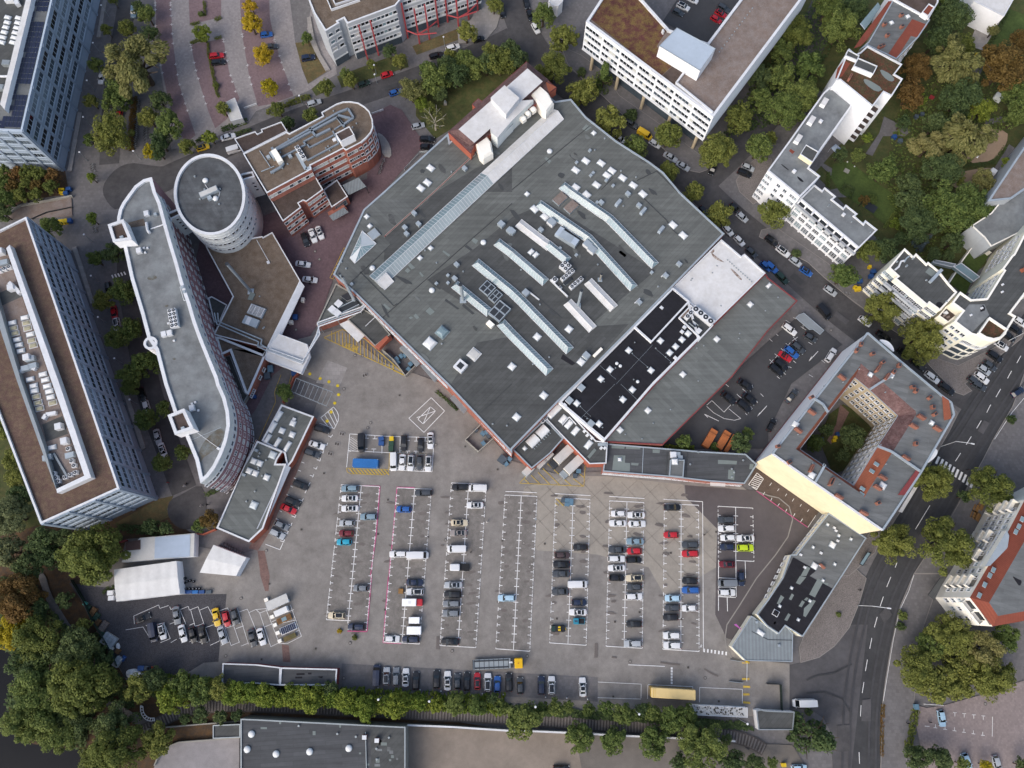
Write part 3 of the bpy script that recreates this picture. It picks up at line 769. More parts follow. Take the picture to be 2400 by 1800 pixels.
def wall_axes(a, b):
 """direction along a wall and the rotation that turns local +Y to the side facing the photo's open side"""
 d = (b - a).to_2d(); L = d.length; d.normalize()
 n = Vector((-d.y, d.x))
 mid = ((a + b) / 2).to_2d()
 if n.dot(-mid) < 0:
  a, b = b, a
  d = -d
 return a, b, d, L, math.atan2(d.y, d.x)
def facade(E, a, b, cols, rows, wins, name='window', off=.0, skip=None, inv=False):
 """windows on the wall from a to b (world points); cols = list of fractions or a count; rows = list of sill heights"""
 a, b, d, L, rz = wall_axes(a, b)
 if inv:
  a, b, d, rz = b, a, -d, rz + math.pi
 n = Vector((-d.y, d.x, 0))
 if isinstance(cols, int): cols = [(i + .5) / cols for i in range(cols)]
 for r_, zr in enumerate(rows):
  for c_, s in enumerate(cols):
   if skip and skip(c_, r_): continue
   me = wins(c_, r_) if callable(wins) else wins
   p = a.lerp(b, s)
   put(name, me, E, (p.x + n.x * off, p.y + n.y * off, zr), rz)
def band(E, a, b, z0, z1, m, d=.1, name='wall_band', trim=0.):
 """a proud horizontal band on a wall"""
 a, b, dd, L, rz = wall_axes(a, b)
 n = Vector((-dd.y, dd.x, 0))
 u = Vector((dd.x, dd.y, 0))
 a, b = a + u * trim, b - u * trim
 q = [a, b, b + n * d, a + n * d]
 return MB().prism([Vector((p.x, p.y, 0)) for p in q], z0, z1, m, None, True).build(name, E)
def pilasters(E, a, b, n, z0, z1, w, d, m, name='pilaster', ends=True):
 a, b, dd, L, rz = wall_axes(a, b)
 me = MB().box((0, d / 2, 0), (w, d, z1 - z0), m).mesh(name)
 for i in range(n + 1):
  if not ends and i in (0, n): continue
  p = a.lerp(b, min(max(i / n, w / 2 / L), 1 - w / 2 / L))
  put(name, me, E, (p.x, p.y, z0), rz)
def vol(E, pts, z0, h, wall, roof, pw=.35, ph=.5, pm='white_metal', over=.05, wallmats=None):
 """a volume of a building: wall, roof, parapet as parts of E; pts = world outline"""
 pts = ccw([Vector((p.x, p.y, 0)) for p in pts])
 up = lambda q, z: [Vector((p.x, p.y, z)) for p in q]
 mb = MB(); n = len(pts)
 for i in range(n):
  m = wallmats[i] if wallmats and i in wallmats else wall
  a, b = pts[i], pts[(i + 1) % n]
  mb.face([Vector((a.x, a.y, z0)), Vector((b.x, b.y, z0)), Vector((b.x, b.y, h - .02)), Vector((a.x, a.y, h - .02))], m)
 mb.build('wall', E)
 if pw:
  o, i_ = inset(pts, -over), inset(pts, pw)
  MB().face(up(i_, h - ph), roof).build('roof', E)
  pb = MB()
  pb.sides(up(o, h - .18), up(o, h + .03), pm).sides(up(o, h + .03), up(i_, h + .03), pm).sides(up(i_, h + .03), up(i_, h - ph), pm)
  pb.sides(up(pts, h - .18), up(o, h - .18), pm)
  pb.build('parapet', E)
 else:
  MB().face(up(pts, h - .02), roof).build('roof', E)
 return pts
def bld(name, label, s, h, wall, roof, cat='building', z0=0., group=None, **kw):
 pts = GP(s, h) if isinstance(s, str) else s
 c = sum(pts, Vector()) / len(pts)
 E = thing(name, label, cat, (c.x, c.y, 0), group=group)
 pts = vol(E, pts, z0, h, wall, roof, **kw)
 return E, pts
RP = [0]
def patch(E, s, z, m, name='roof_patch'):
 RP[0] = (RP[0] + 1) % 12
 pts = GP(s, z) if isinstance(s, str) else s
 zz = z + .012 + .004 * RP[0]
 return MB().face([Vector((p.x, p.y, zz)) for p in ccw(pts)], m).build(name, E)
def ridge_light(E, s, z, w, h, glass='glass_sky', bars='white_metal', step=.9, name='skylight', hip=.7, base=.35, glass2=None):
 """ridge skylight along a polyline; one glazed body with its bars as a sub-part"""
 pts = GP(s, z) if isinstance(s, str) else s
 pts = [Vector((p.x, p.y, 0)) for p in pts]
 l, r = ribbon(pts, w, 0)
 ends = [(pts[1] - pts[0]).normalized(), (pts[-1] - pts[-2]).normalized()]
 ri = [p.copy() for p in pts]
 ri[0] = ri[0] + ends[0] * hip * w / 2; ri[-1] = ri[-1] - ends[1] * hip * w / 2
 mb = MB()
 z0, z1, z2 = z - .05, z + base, z + base + h
 at_ = lambda p, zz: Vector((p.x, p.y, zz))
 n = len(pts)
 for i in range(n - 1):
  mb.face([at_(r[i], z0), at_(r[i + 1], z0), at_(r[i + 1], z1), at_(r[i], z1)], bars)
  mb.face([at_(l[i + 1], z0), at_(l[i], z0), at_(l[i], z1), at_(l[i + 1], z1)], bars)
  mb.face([at_(r[i], z1), at_(r[i + 1], z1), at_(ri[i + 1], z2), at_(ri[i], z2)], glass)
  mb.face([at_(l[i + 1], z1), at_(l[i], z1), at_(ri[i], z2), at_(ri[i + 1], z2)], glass2 or glass)
 for i in (0, n - 1):
  mb.face([at_(l[i], z0), at_(r[i], z0), at_(r[i], z1), at_(l[i], z1)], bars)
  mb.face([at_(l[i], z1), at_(r[i], z1), at_(ri[i], z2)], glass)
 o = mb.build(name, E)
 bb = MB()
 t = .04
 for i in range(n - 1):
  a, b = ri[i], ri[i + 1]
  bb.tube(at_(a, z2 + .02), at_(b, z2 + .02), .07, bars, 5)
  bb.tube(at_(l[i], z1 + .02), at_(l[i + 1], z1 + .02), .07, bars, 4); bb.tube(at_(r[i], z1 + .02), at_(r[i + 1], z1 + .02), .07, bars, 4)
  k = max(1, int((b - a).length / step))
  for j in range(k + 1):
   f = j / k
   p = at_(a.lerp(b, f), z2 + .03)
   for sd_ in (l, r):
    q = at_(sd_[i].lerp(sd_[i + 1], f), z1 + .03)
    bb.tube(p, q, t, bars, 4)
 for i in (0, n - 1):
  for sd_ in (l, r): bb.tube(at_(ri[i], z2 + .02), at_(sd_[i], z1 + .02), .06, bars, 4)
 me = bb.mesh('glazing_bars')
 c = bpy.data.objects.new('glazing_bars', me); COL.objects.link(c); c.parent = o
 return o
def m_rooflight(sx, sy, m='dome_white', curb='zinc', hh=.35):
 def mk():
  mb = MB().box((0, 0, -.03), (sx + .25, sy + .25, .32), curb)
  z = .29
  a = [Vector((x * sx / 2, y * sy / 2, z)) for x, y in ((-1, -1), (1, -1), (1, 1), (-1, 1))]
  b = [Vector((x * sx / 2 * .8, y * sy / 2 * .8, z + hh * .8)) for x, y in ((-1, -1), (1, -1), (1, 1), (-1, 1))]
  c = [Vector((x * sx / 2 * .4, y * sy / 2 * .4, z + hh)) for x, y in ((-1, -1), (1, -1), (1, 1), (-1, 1))]
  dm = MB().sides(a, b, m).sides(b, c, m).face(c, m).mesh('dome')
  return with_subs(mb.mesh('rooflight'), [('dome', dm, (0, 0, 0))])
 return cached(('rl', sx, sy, m, curb, hh), mk)
def m_round(r, m='dome_white'):
 return cached(('rd', r, m), lambda: MB().cyl((0, 0, -.03), r * 1.12, .35, 'zinc', 16).dome((0, 0, .32), r, r * .5, m, 16, 4).mesh('dome_light'))
def m_vent(r, h):
 return cached(('vt', r, h), lambda: MB().cyl((0, 0, -.03), r * .7, h * .75, 'zinc', 10).cyl((0, 0, h * .72), r, h * .2, 'grey_metal', 10, r * .8).mesh('roof_vent'))
def m_box(sx, sy, sz, m, top=None):
 def mk():
  mb = MB().box((0, 0, -.03), (sx, sy, sz), m, 0, top)
  mb.box((0, 0, sz - .03), (sx * .92, sy * .92, .05), top or m)
  return mb.mesh('roof_unit')
 return cached(('bx', sx, sy, sz, m, top), mk)
def m_ac(nx, ny, s=1.15, hgt=1.3, m='white_metal'):
 def mk():
  mb = MB().box((0, 0, -.03), (nx * s, ny * s, hgt), m)
  fan, fans = MB().cyl((0, 0, 0), s * .42, .1, m, 14, top='dark_metal').cyl((0, 0, .08), s * .12, .05, m, 8).mesh('fan'), []
  for i in range(nx):
   for j in range(ny):
    x, y = (i - (nx - 1) / 2) * s, (j - (ny - 1) / 2) * s
    fans.append(('fan', fan, (x, y, hgt - .03)))
  return with_subs(mb.mesh('air_conditioner'), fans)
 return cached(('ac', nx, ny, s, hgt, m), mk)
def many(E, name, me, s, z, rz=0., jit=0.):
 for p in GP(s, z):
  put(name, me, E, p, rz + rnd.uniform(-jit, jit))
def flue(E, s_top, s_base, zb, r, m='zinc', zt=None, name='flue'):
 b = G(P(s_base)[0], zb)
 if zt is None:
  # height from where the top is seen: the top stands above the base
  R_ = G(P(s_top)[0], 0).to_2d(); zt = H * (1 - b.to_2d().dot(R_) * 1.0 / R_.length_squared)
 mb = MB().box((b.x, b.y, zb - .03), (r * 4, r * 4, .3), 'zinc').tube(b, (b.x, b.y, zt), r, m, 12)
 mb.cyl((b.x, b.y, zt), r * 1.25, .12, m, 12, top='dark_metal')
 return mb.build(name, E)
def pipe(E, s, z, r, m='grey_metal', name='pipe', n=8, smth=0):
 p = GP(s, z) if isinstance(s, str) else s
 if smth: p = smooth(p, False, smth)
 mb = MB()
 for i in range(len(p) - 1): mb.tube(p[i], p[i + 1], r, m, n)
 return mb.build(name, E)
def duct(E, s, z, w, h, m='duct', name='duct'):
 p = GP(s, z) if isinstance(s, str) else s
 mb = MB()
 for i in range(len(p) - 1): mb.bar(p[i], p[i + 1], w, h, m)
 return mb.build(name, E)
# ================================================================ buildings in the west
def office_grid(E, a, b, nb, h, fl, base, mcol='blue_metal'):
 """office wall of wide bays: one three-part window per bay and storey, proud pilasters and floor bands"""
 a2, b2, d, L, rz = wall_axes(a, b)
 bw = L / nb
 pilasters(E, a, b, nb, 0, h - .2, .75, .32, mcol)
 nf = int(round((h - base) / fl))
 for j in range(nf + 1):
  z = base + j * fl
  band(E, a, b, z - .35, min(z + .3, h - .2), mcol, .14, 'floor_band', .02)
 half = (bw - .75) / 2
 sets = [win_mesh(round(bw - 1.0, 2), 1.95, 4, 1, 'blue_metal_light', g, .12, True, .12) for g in ('glass_dark', 'glass_tint', 'glass_office')]
 facade(E, a, b, nb, [base + j * fl + .75 for j in range(nf)], lambda c, r_: pick(sets, (3, 4, 3)))
mat('glass_office', '#778591', .15, .2, .3, 0, spec=.5)
mat('glass_tint', '#46525c', .1, .2, .3, 0, spec=.6)
mat('blue_shell', '#a6b5c6', .55, .06, .4, .04)
# ---- office block at the top left with solar panels
E1, p1 = bld('office_block', 'blue-grey gridded office block with solar panels on its roof, top left corner', '00:190,1132 560,-480 -900,-620 -900,1085', 21.6, 'blue_shell', 'felt_plain', pw=.5, ph=.6, pm='blue_metal_light')
A, B, C = GP('00:190,1132', 21.6)[0], GP('00:560,-480', 21.6)[0], GP('00:-900,1085', 21.6)[0]
office_grid(E1, A, B, 9, 21.6, 3.45, 3.6)
office_grid(E1, A, C, 8, 21.6, 3.45, 3.6)
zr = 21.0
u = (B - A).normalized(); v = Vector((-u.y, u.x, 0))
sp = MB().box((0, 0, .12), (1.62, .98, .05), 'zinc', 0, 'solar_cell').box((0, 0, -.02), (.1, .9, .14), 'zinc').mesh('solar_panel')
rz = math.atan2(u.y, u.x)
for i in range(42):
 for j in range(5):
  if (i % 14 in (6, 7) and j < 3) or (i % 9 == 4 and j == 3) or (i % 11 == 2 and j in (3, 4)) or (i > 30 and j > 3): continue
  p = A + u * (2.2 + i * 1.75) + v * (1.6 + j * 1.12)
  put('solar_panel', sp, E1, (p.x, p.y, zr), rz)
for i in range(5):
 for j in range(5):
  p = G(P('00:%d,%d' % (15 + i * 40 - 160, 1060 + (j % 2) * 34))[0], zr)
  put('solar_panel', sp, E1, (p.x, p.y, zr), rz + R(90))
band_w = MB().prism(ccw(GP('00:38,945 265,20 300,-160 265,-160 215,30 0,900', 23)), 20.9, 23, 'white_wall', 'membrane_white').build('plant_screen', E1)
patch(E1, '00:-50,880 0,880 210,30 230,-150 -300,-150', zr, 'felt_dark')
many(E1, 'rooflight', m_rooflight(1.9, 1.0), '00:72,155 68,198 55,240 42,283 30,327 20,370 165,160 160,202 150,245 138,288 127,330 115,372', zr, rz + R(76))
many(E1, 'roof_unit', m_box(1.6, 2.2, 1.2, 'grey_metal'), '00:70,560 15,770', zr, rz)
duct(E1, '00:60,20 150,15 170,60', zr, 1.2, 1.3, 'white_metal')
pipe(E1, '00:0,660 75,660', zr + .6, .35, 'white_metal')
# ---- long office block at the left edge with sedum roof
E2, p2 = bld('office_block', 'long blue-grey office block with brown sedum roof and sunken plant deck, left edge', '02:1030,902 350,1208 -380,-700 01:-470,560 225,215', 22.0, 'blue_shell', 'sedum', pw=.45, ph=.6, pm='white_metal')
A, B, C = GP('02:1030,902', 22)[0], GP('01:225,215', 22)[0], GP('02:350,1208', 22)[0]
office_grid(E2, A, B, 11, 22, 3.5, 3.6)
office_grid(E2, A, C, 3, 22, 3.5, 3.6)
zr = 21.4
wl = GP('01:75,450 02:500,-20 780,805 485,940', 24)
inn = GP('01:45,480 02:440,-20 720,790 480,905', 24)
mb = MB()
for i in range(len(wl) - 1):
 q = [wl[i], wl[i + 1], inn[i + 1], inn[i]]
 mb.prism([Vector((p.x, p.y, 0)) for p in q], zr - .05, 23.6, 'white_metal')
mb.build('plant_screen', E2)
lw = GP('02:480,905 380,560 175,-30 01:-60,830 -60,930', 23.5)
lo = GP('02:490,940 350,560 140,-30 01:-120,830 -120,930', 23.5)
mb = MB()
for i in range(len(lw) - 1):
 mb.prism([Vector((p.x, p.y, 0)) for p in (lw[i], lw[i + 1], lo[i + 1], lo[i])], zr - .05, 23.2, 'grey_metal')
mb.build('louvre_screen', E2)
patch(E2, '01:45,480 02:440,-20 720,790 480,905 380,560 175,-30 01:-60,830 -60,480', zr, 'gravel_pale', 'plant_floor')
patch(E2, '02:365,350 540,275 590,430 400,500', zr, 'felt_dark')
patch(E2, '01:0,870 150,800 200,900 0,990', zr, 'felt_dark')
patch(E2, '02:395,600 480,590 560,790 450,850', zr, 'felt_dark')
many(E2, 'rooflight', m_rooflight(1.9, 1.05), '01:218,1088 110,1133 152,1278 168,1325 185,1375 265,1232 265,1620 375,1577 395,1625', zr, R(15))
m_rlb = m_rooflight(1.9, 1.05, 'cream_light', 'white_metal') if mat('cream_light', '#a29e86', .3, .05, .5, .03) else None
many(E2, 'rooflight', m_rlb, '01:122,1180 135,1225 232,1135 243,1182 278,1285 292,1330 02:318,112 333,165 348,215 460,165', zr, R(15))
many(E2, 'rooflight', m_rooflight(1.9, 1.05), '02:295,18 302,62 412,20 430,65 442,115 455,550', zr, R(15))
many(E2, 'air_conditioner', m_ac(1, 1, 1.0, 1.1), '01:95,660 55,675 15,690 02:590,510 605,565 635,670 655,710 668,770 625,790 580,810 520,845 480,780 500,815', zr, R(15))
many(E2, 'roof_unit', m_box(1.6, 1.6, 1.8, 'white_metal'), '01:120,840 25,530 255,1440 02:530,375 580,500', zr, R(15))
many(E2, 'roof_unit', m_box(2.2, 1.4, 1.2, 'zinc'), '01:50,620 280,1450 240,1530 300,1510 02:425,640 620,620', zr, R(15))
duct(E2, '02:390,310 415,270 500,255', zr, .9, 1.1, 'white_metal')
duct(E2, '01:185,1560 270,1520 320,1540', zr, .8, 1.0, 'white_metal')
duct(E2, '01:100,795 170,860 190,890', zr, .9, 1.3, 'white_metal')
duct(E2, '02:470,600 580,790', zr, .5, .4, 'grey_metal')
# ---- curved white office with two turrets
s3 = '00:1310,1532 1240,1550 1165,1605 01:1110,20 1060,90 1030,150 1015,215 1012,260 1060,430 1130,750 1220,1050 1275,1260 1345,1365 02:1420,0 1500,235 1600,440 1690,660 1733,855 1800,800 1860,720 1915,610 1960,490 1985,360 1978,240 1945,110 1895,0 01:1880,1600 1810,1430 1745,1270 1690,1120 1640,950 1580,780 1530,600 1475,420 1430,260 1385,90 1345,0'
H3 = 20.0
E3, p3 = bld('curved_office', 'long curved white and brick office with grey roof and two small square turrets', s3, H3, 'brick_pink', 'membrane_grey', pw=.85, ph=.55, pm='white_metal')
zr = H3 - .55
east = GP('02:1733,855 1800,800 1860,720 1915,610 1960,490 1985,360 1978,240 1945,110 1895,0 01:1880,1600 1810,1430 1745,1270 1690,1120 1640,950 1580,780 1530,600 1475,420 1430,260 1385,90 1345,0', H3)
es = smooth(east, False, 1)
lens = [0]
for i in range(len(es) - 1): lens.append(lens[-1] + (es[i + 1] - es[i]).length)
wq = [win_mesh(1.25, 1.5, 1, 1, 'white_metal', g, .14) for g in ('glass_dark', 'glass_tint')]
wb = [win_mesh(1.3, 1.4, 2, 1, 'white_metal', g, .12, False, .12) for g in ('blind', 'glass_dark', 'glass_tint')]
for i in range(len(es) - 1):
 a, b = es[i], es[i + 1]
 Ls = (b - a).length
 band(E3, a, b, H3 - 5.6, H3 - .19, 'white_panel', .13, 'cladding_panel')
 k = max(1, int(round(Ls / 2.55)))
 facade(E3, a, b, k, [H3 - 4.6], lambda c, r_: pick(wq, (4, 2)), off=.13)
 facade(E3, a, b, k, [10.9, 7.5, 4.1], lambda c, r_: pick(wb, (5, 3, 2)))
 facade(E3, a, b, k, [.9], lambda c, r_: wq[0])
 band(E3, a, b, 0.02, .5, 'concrete', .1, 'plinth')
band(E3, *GP('02:1733,855 1800,800', H3), 0.5, 4.2, 'grey_wall', .06, 'lower_wall')
for s in ('01:932,282 1065,235 1138,410 978,432', '02:1450,270 1590,212 1672,385 1512,438'):
 t = ccw(GP(s, H3 + 3.4))
 vol(E3, t, H3 - .5, H3 + 3.4, 'white_wall', 'gravel_dark', .75, .5, 'white_metal')
 c = sum(t, Vector()) / 4
 put('roof_hatch', m_box(.9, .7, .5, 'zinc'), E3, (c.x + .8, c.y - 1.6, H3 + 2.9), .4)
bulge = [G(P('01:1300,1305')[0], H3) + Vector((1.75 * math.cos(a), 1.75 * math.sin(a), 0)) for a in [2 * math.pi * i / 20 for i in range(20)]]
vol(E3, bulge, 0, H3 + .06, 'white_wall', 'membrane_grey', .6, .5, 'white_metal')
many(E3, 'air_conditioner', m_ac(2, 5, 1.05, 1.5), '01:1512,1103', zr, R(16))
many(E3, 'roof_unit', m_box(1.3, 1.5, 1.0, 'white_metal'), '01:1425,1235 1475,1225 1210,515 1275,195 02:1668,212', zr, R(16))
many(E3, 'roof_unit', m_box(.5, .5, .4, 'white_metal'), '01:1247,487 1278,488 1258,527 1255,180 1507,1287 1457,1138 02:1662,172 1690,160 1717,230 1640,255', zr, R(16))
pipe(E3, '01:1265,265 1275,330 1295,355', zr + .7, .4, 'white_metal', 'duct')
pipe(E3, '01:1300,320 1430,275', zr + .1, .18, 'white_metal', 'cable_tray')
pipe(E3, '02:1670,395 1890,555', zr + .05, .06, 'white_metal', 'cable')
pipe(E3, '02:1640,490 1910,375', zr + .05, .05, 'zinc', 'cable')
many(E3, 'roof_unit', m_box(.9, .6, .5, 'white_metal'), '02:1893,560', zr, R(-30))
pipe(E3, '01:1555,820 1585,815 1612,930 1590,940 1555,820', zr + .5, .08, 'white_metal', 'frame_rail')
many(E3, 'roof_unit', m_box(.8, .8, .8, 'zinc'), '01:1350,200 1600,870 1585,830', zr, R(16))
patch(E3, '01:1110,265 1240,230 1265,290 1115,310', zr, 'gravel_roof')
mat('roof_dirt', '#5f5a50', .9, .2, .6, .1, col2='#6f7474')
for s in ('02:1770,480 1900,370 1950,420 1900,530 1830,590 1750,640 1730,700 1700,620', '01:1260,740 1340,715 1365,745 1300,770', '01:1410,985 1460,970 1450,1000', '01:1485,1435 1515,1430 1520,1450 1500,1455'):
 patch(E3, smooth(ccw(GP(s, zr)), True, 2), zr, 'roof_dirt', 'stain')
# ---- oval tower
ctr, H4 = G(P('e:818,840')[0], 17.), 17.0
oval = []
ax1, ax2, th = 9.78, 12.78, R(107.5)
for i in range(48):
 a = 2 * math.pi * i / 48
 x, y = ax2 * math.cos(a), ax1 * math.sin(a)
 # slightly squared ellipse
 k = 1.0
 oval.append(Vector((ctr.x + k * (x * math.cos(th) - y * math.sin(th)), ctr.y + k * (x * math.sin(th) + y * math.cos(th)), 0)))
E4 = thing('oval_tower', 'oval white panelled tower with round dark grey roof', 'building', (ctr.x, ctr.y, 0))
vol(E4, oval, 0, H4, 'white_panel', 'tower_roof', .75, .6, 'white_metal')
wt = [win_mesh(.95, 1.0, 1, 1, 'white_metal', g, .1, False) for g in ('glass_dark', 'glass_tint', 'blind')]
oc = ccw(oval)
for i in range(48):
 a, b = oc[i], oc[(i + 1) % 48]
 mid = (a + b) / 2
 for zb in (7.2, 11.0, 14.6):
  band(E4, a, b, zb + .9, zb + 1.1, 'white_metal', .1, 'ledge') if False else None
 nrm = Vector((b.y - a.y, a.x - b.x, 0)).normalized()
 if nrm.dot(-mid.normalized()) > -.1:
  facade(E4, a, b, 1, [13.4, 9.8, 6.4], lambda c, r_: pick(wt, (4, 2, 2)))
for zb in (8.4, 12.0, 15.6):
 o2, o1 = inset(oc, -.09), oc
 up = lambda q, z: [Vector((p.x, p.y, z)) for p in q]
 MB().sides(up(o2, zb), up(o2, zb + .18), 'white_metal').sides(up(o2, zb + .18), up(o1, zb + .18), 'white_metal').sides(up(o1, zb), up(o2, zb), 'white_metal').build('ledge', E4)
zr = H4 - .6
many(E4, 'dome_light', m_round(.75), 'e:752,620 925,930', zr)
put('roof_unit', MB().box((0, 0, 0), (5.2, 1.7, 1.2), 'zinc').box((0, 0, 1.2), (4.9, 1.4, .05), 'corrugated').mesh('roof_unit'), E4, G(P('e:825,835')[0], zr), R(27))
many(E4, 'roof_unit', m_box(1.2, 1.2, .9, 'zinc'), 'e:835,930', zr, R(27))
many(E4, 'roof_vent', m_vent(.3, .5), 'e:570,550 660,940 1005,765 990,1030 740,772', zr)
pipe(E4, 'e:740,680 800,765 840,770', zr + .1, .08, 'white_metal')
pipe(E4, 'e:940,720 1000,810 970,920', zr + .1, .08, 'white_metal')
# two glazed-tile link bridges belong to the tower
wl_ = win_mesh(.75, .75, 1, 1, 'white_metal', 'glass_dark', .06, False, .06)
for s, hb, zb in (('e:40,1195 325,1075 370,1175 90,1310', 15.0, 4.5), ('e:1300,530 1390,490 1560,455 1600,545 1440,590 1350,640', 14.5, 4.0)):
 pts = GP(s, hb)
 vol(E4, pts, zb, hb, 'white_panel', 'gravel_dark', .4, .4, 'white_metal')
a, b = GP('e:90,1310 370,1175', 15)
facade(E4, a, b, [.5], [13.1, 11.2, 9.3, 7.4], wl_)
a, b = GP('e:1440,590 1600,545', 14.5)
facade(E4, a, b, [.5], [11.2, 9.3, 7.4], wl_)
# ---- brick office with rounded end
HB = 15.5
sb = 'f:165,775 730,490 765,512 1200,285 1178,240 1370,130 1460,100 1560,97 1660,115 1740,165 1800,225 1840,330 1848,430 1820,500 1760,570 1690,630 1500,730 1462,705 1035,925 1050,975 470,1285'
EB, pb = bld('brick_office', 'red brick office with rounded end, gravel roof and duct runs', sb, HB, 'brick_wall', 'gravel_roof', pw=.28, ph=.35, pm='white_metal')
wr = [win_mesh(1.15, 1.4, 1, 1, 'white_metal', g, .09, False) for g in ('blind', 'glass_dark', 'glass_tint')]
f1 = GP('f:1500,730 1690,630', HB); f2 = GP('f:1035,925 1462,705', HB); f3 = GP('f:470,1285 1050,975', HB)
facade(EB, f1[1], f1[0], [.12, .45, .6, .75, .9], [12.2, 8.9, 5.6], lambda c, r_: pick(wr, (2, 5, 2)))
facade(EB, f2[0], f2[1], 9, [12.2, 8.9, 5.6, 2.2], lambda c, r_: pick(wr, (6, 3, 2)))
facade(EB, f3[0], f3[1], 11, [12.2], lambda c, r_: pick(wr, (6, 2, 2)))
rnd_e = GP('f:1690,630 1760,570 1820,500 1848,430 1840,330', HB)
for i in range(4):
 a, b = rnd_e[i], rnd_e[i + 1]
 facade(EB, a, b, 1, [12.2, 8.9, 5.6], lambda c, r_: wr[2])
 for zb in (11.6, 8.3, 5.0, 15.0): band(EB, a, b, zb, zb + .3, 'white_metal', .12, 'ledge')
for a, b in ((f1[0], f1[1]), (f2[0], f2[1])):
 for zb in (11.4, 8.1, 4.8): band(EB, a, b, zb, zb + .16, 'brick_orange', .05, 'string_course')
pilasters(EB, f2[0], f2[1], 2, 0, HB - .2, .25, .1, 'brick_orange')
zr = HB - .35
low = GP('f:50,580 320,485 350,520 408,490 395,460 660,360 735,480 170,768', 9.)
vol(EB, low, 0, 9., 'brick_wall', 'gravel_dark', .25, .3, 'white_metal')
blk = GP('f:470,1290 1065,1010 1200,1240 985,1395 940,1380 880,1415 915,1470 680,1650', 10.4)
vol(EB, blk, 0, 10.4, 'brick_wall', 'gravel_dark', .25, .3, 'white_metal')
g1, g2 = GP('f:1200,1240 985,1395', 10.4), GP('f:915,1470 680,1650', 10.4)
facade(EB, g1[0], g1[1], 5, [7.6, 4.6, 1.6], lambda c, r_: pick(wr, (5, 3, 3)))
facade(EB, g2[0], g2[1], 5, [7.6, 4.6, 1.6], lambda c, r_: pick(wr, (4, 4, 2)))
for a, b in (g1, g2):
 for zb in (6.9, 3.9): band(EB, a, b, zb, zb + .16, 'brick_orange', .05, 'string_course')
st_ = ccw(GP('f:880,1415 945,1382 1015,1590 960,1620', 10.6))
gt = GP('f:1205,1240 1380,1110 1520,1330 1310,1470', 4.6)
vol(EB, gt, 0, 4.6, 'brick_wall', 'gravel_dark', .25, .3, 'white_metal')
a, b = GP('f:1310,1470 1520,1330', 4.6)
facade(EB, a, b, [.3, .5, .7], [1.5], win_mesh(1.5, 2.2, 2, 2, 'grey_metal', 'glass_tint', .1))
can = GP('f:1450,1180 1660,1080 1760,1200 1530,1310', 4.2)
mb = MB(); ca_ = ccw(can)
mb.prism(can, 3.8, 4.1, 'dark_metal', 'slate_grey')
for p in ca_: mb.tube((p.x, p.y, 0), (p.x, p.y, 3.8), .12, 'dark_metal')
mb.build('entrance_canopy', EB)
mb = MB().prism(GP('f:1280,1580 1470,1470 1530,1530 1330,1640', 2.6), 2.3, 2.6, 'zinc', 'slate_grey')
mb.prism(GP('f:1280,1580 1470,1470 1530,1530 1330,1640', 0), 0, 2.3, 'brick_wall'); mb.build('bin_store', EB)
ph_ = ccw(GP('f:1360,515 1540,420 1605,530 1430,620', HB + 2.8))
vol(EB, ph_, zr, HB + 2.8, 'white_wall', 'gravel_dark', .2, .25, 'white_metal')
duct(EB, 'f:575,735 1400,255 1530,205 1600,320 1470,410 1390,315 600,745', zr + .1, .55, .7)
duct(EB, 'f:545,710 570,760', zr + .1, .7, .8)
duct(EB, 'f:1030,450 1110,560 1300,465', zr + .1, .6, .7)
duct(EB, 'f:1390,320 1480,440', zr + .1, .6, .7); duct(EB, 'f:1400,290 1560,330', zr + .1, .6, .7)
duct(EB, 'f:650,840 980,665 950,630 1080,560', zr + .1, .4, .5); duct(EB, 'f:1000,665 1030,705 1340,545', zr + .1, .4, .5)
duct(EB, 'f:1000,870 1410,650 1330,490', zr + .1, .4, .5)
duct(EB, 'f:1350,470 1440,410', zr + .1, .35, .4); duct(EB, 'f:380,740 520,950', zr + .05, .2, .2, 'zinc'); duct(EB, 'f:400,1010 570,940', zr + .05, .2, .2, 'zinc')
duct(EB, 'f:860,770 980,980 1050,945', zr, .9, .12, 'zinc', 'walkway')
pipe(EB, 'f:520,1025 660,945 690,900', zr + .6, .42, 'duct', 'duct')
put('air_handler', MB().box((0, 0, 0), (4.4, 1.6, 1.9), 'white_warm').box((-1.2, -.9, 0), (2.4, 1.0, 1.5), 'zinc').mesh('air_handler'), EB, G(P('f:625,845')[0], zr), R(-58))
many(EB, 'air_conditioner', m_ac(2, 1, 1.25, 1.3), 'f:895,745 945,825', zr, R(-58))
many(EB, 'roof_unit', m_box(1.1, 1.0, .8, 'zinc'), 'f:500,832 780,820', zr, R(-58))
many(EB, 'roof_vent', m_vent(.25, .5), 'f:515,775 650,765 755,592 745,915 680,970 1240,710 1290,740 1270,685 1340,230 1255,320 1585,440 1635,390 800,640 560,1030', zr)
many(EB, 'roof_hatch', m_box(1.0, 2.0, .4, 'white_metal'), 'f:1370,590', zr, R(-58))
# steps and curved ramp at the rounded end belong to the courtyard
stp = MB().prism(smooth(ccw(GP('f:1890,490 1990,540 2080,680 2090,830 1970,800 1950,640', .4)), True, 1), 0, .4, 'slab_paving')
o = stp.build('entrance_steps'); o['kind'] = 'structure'
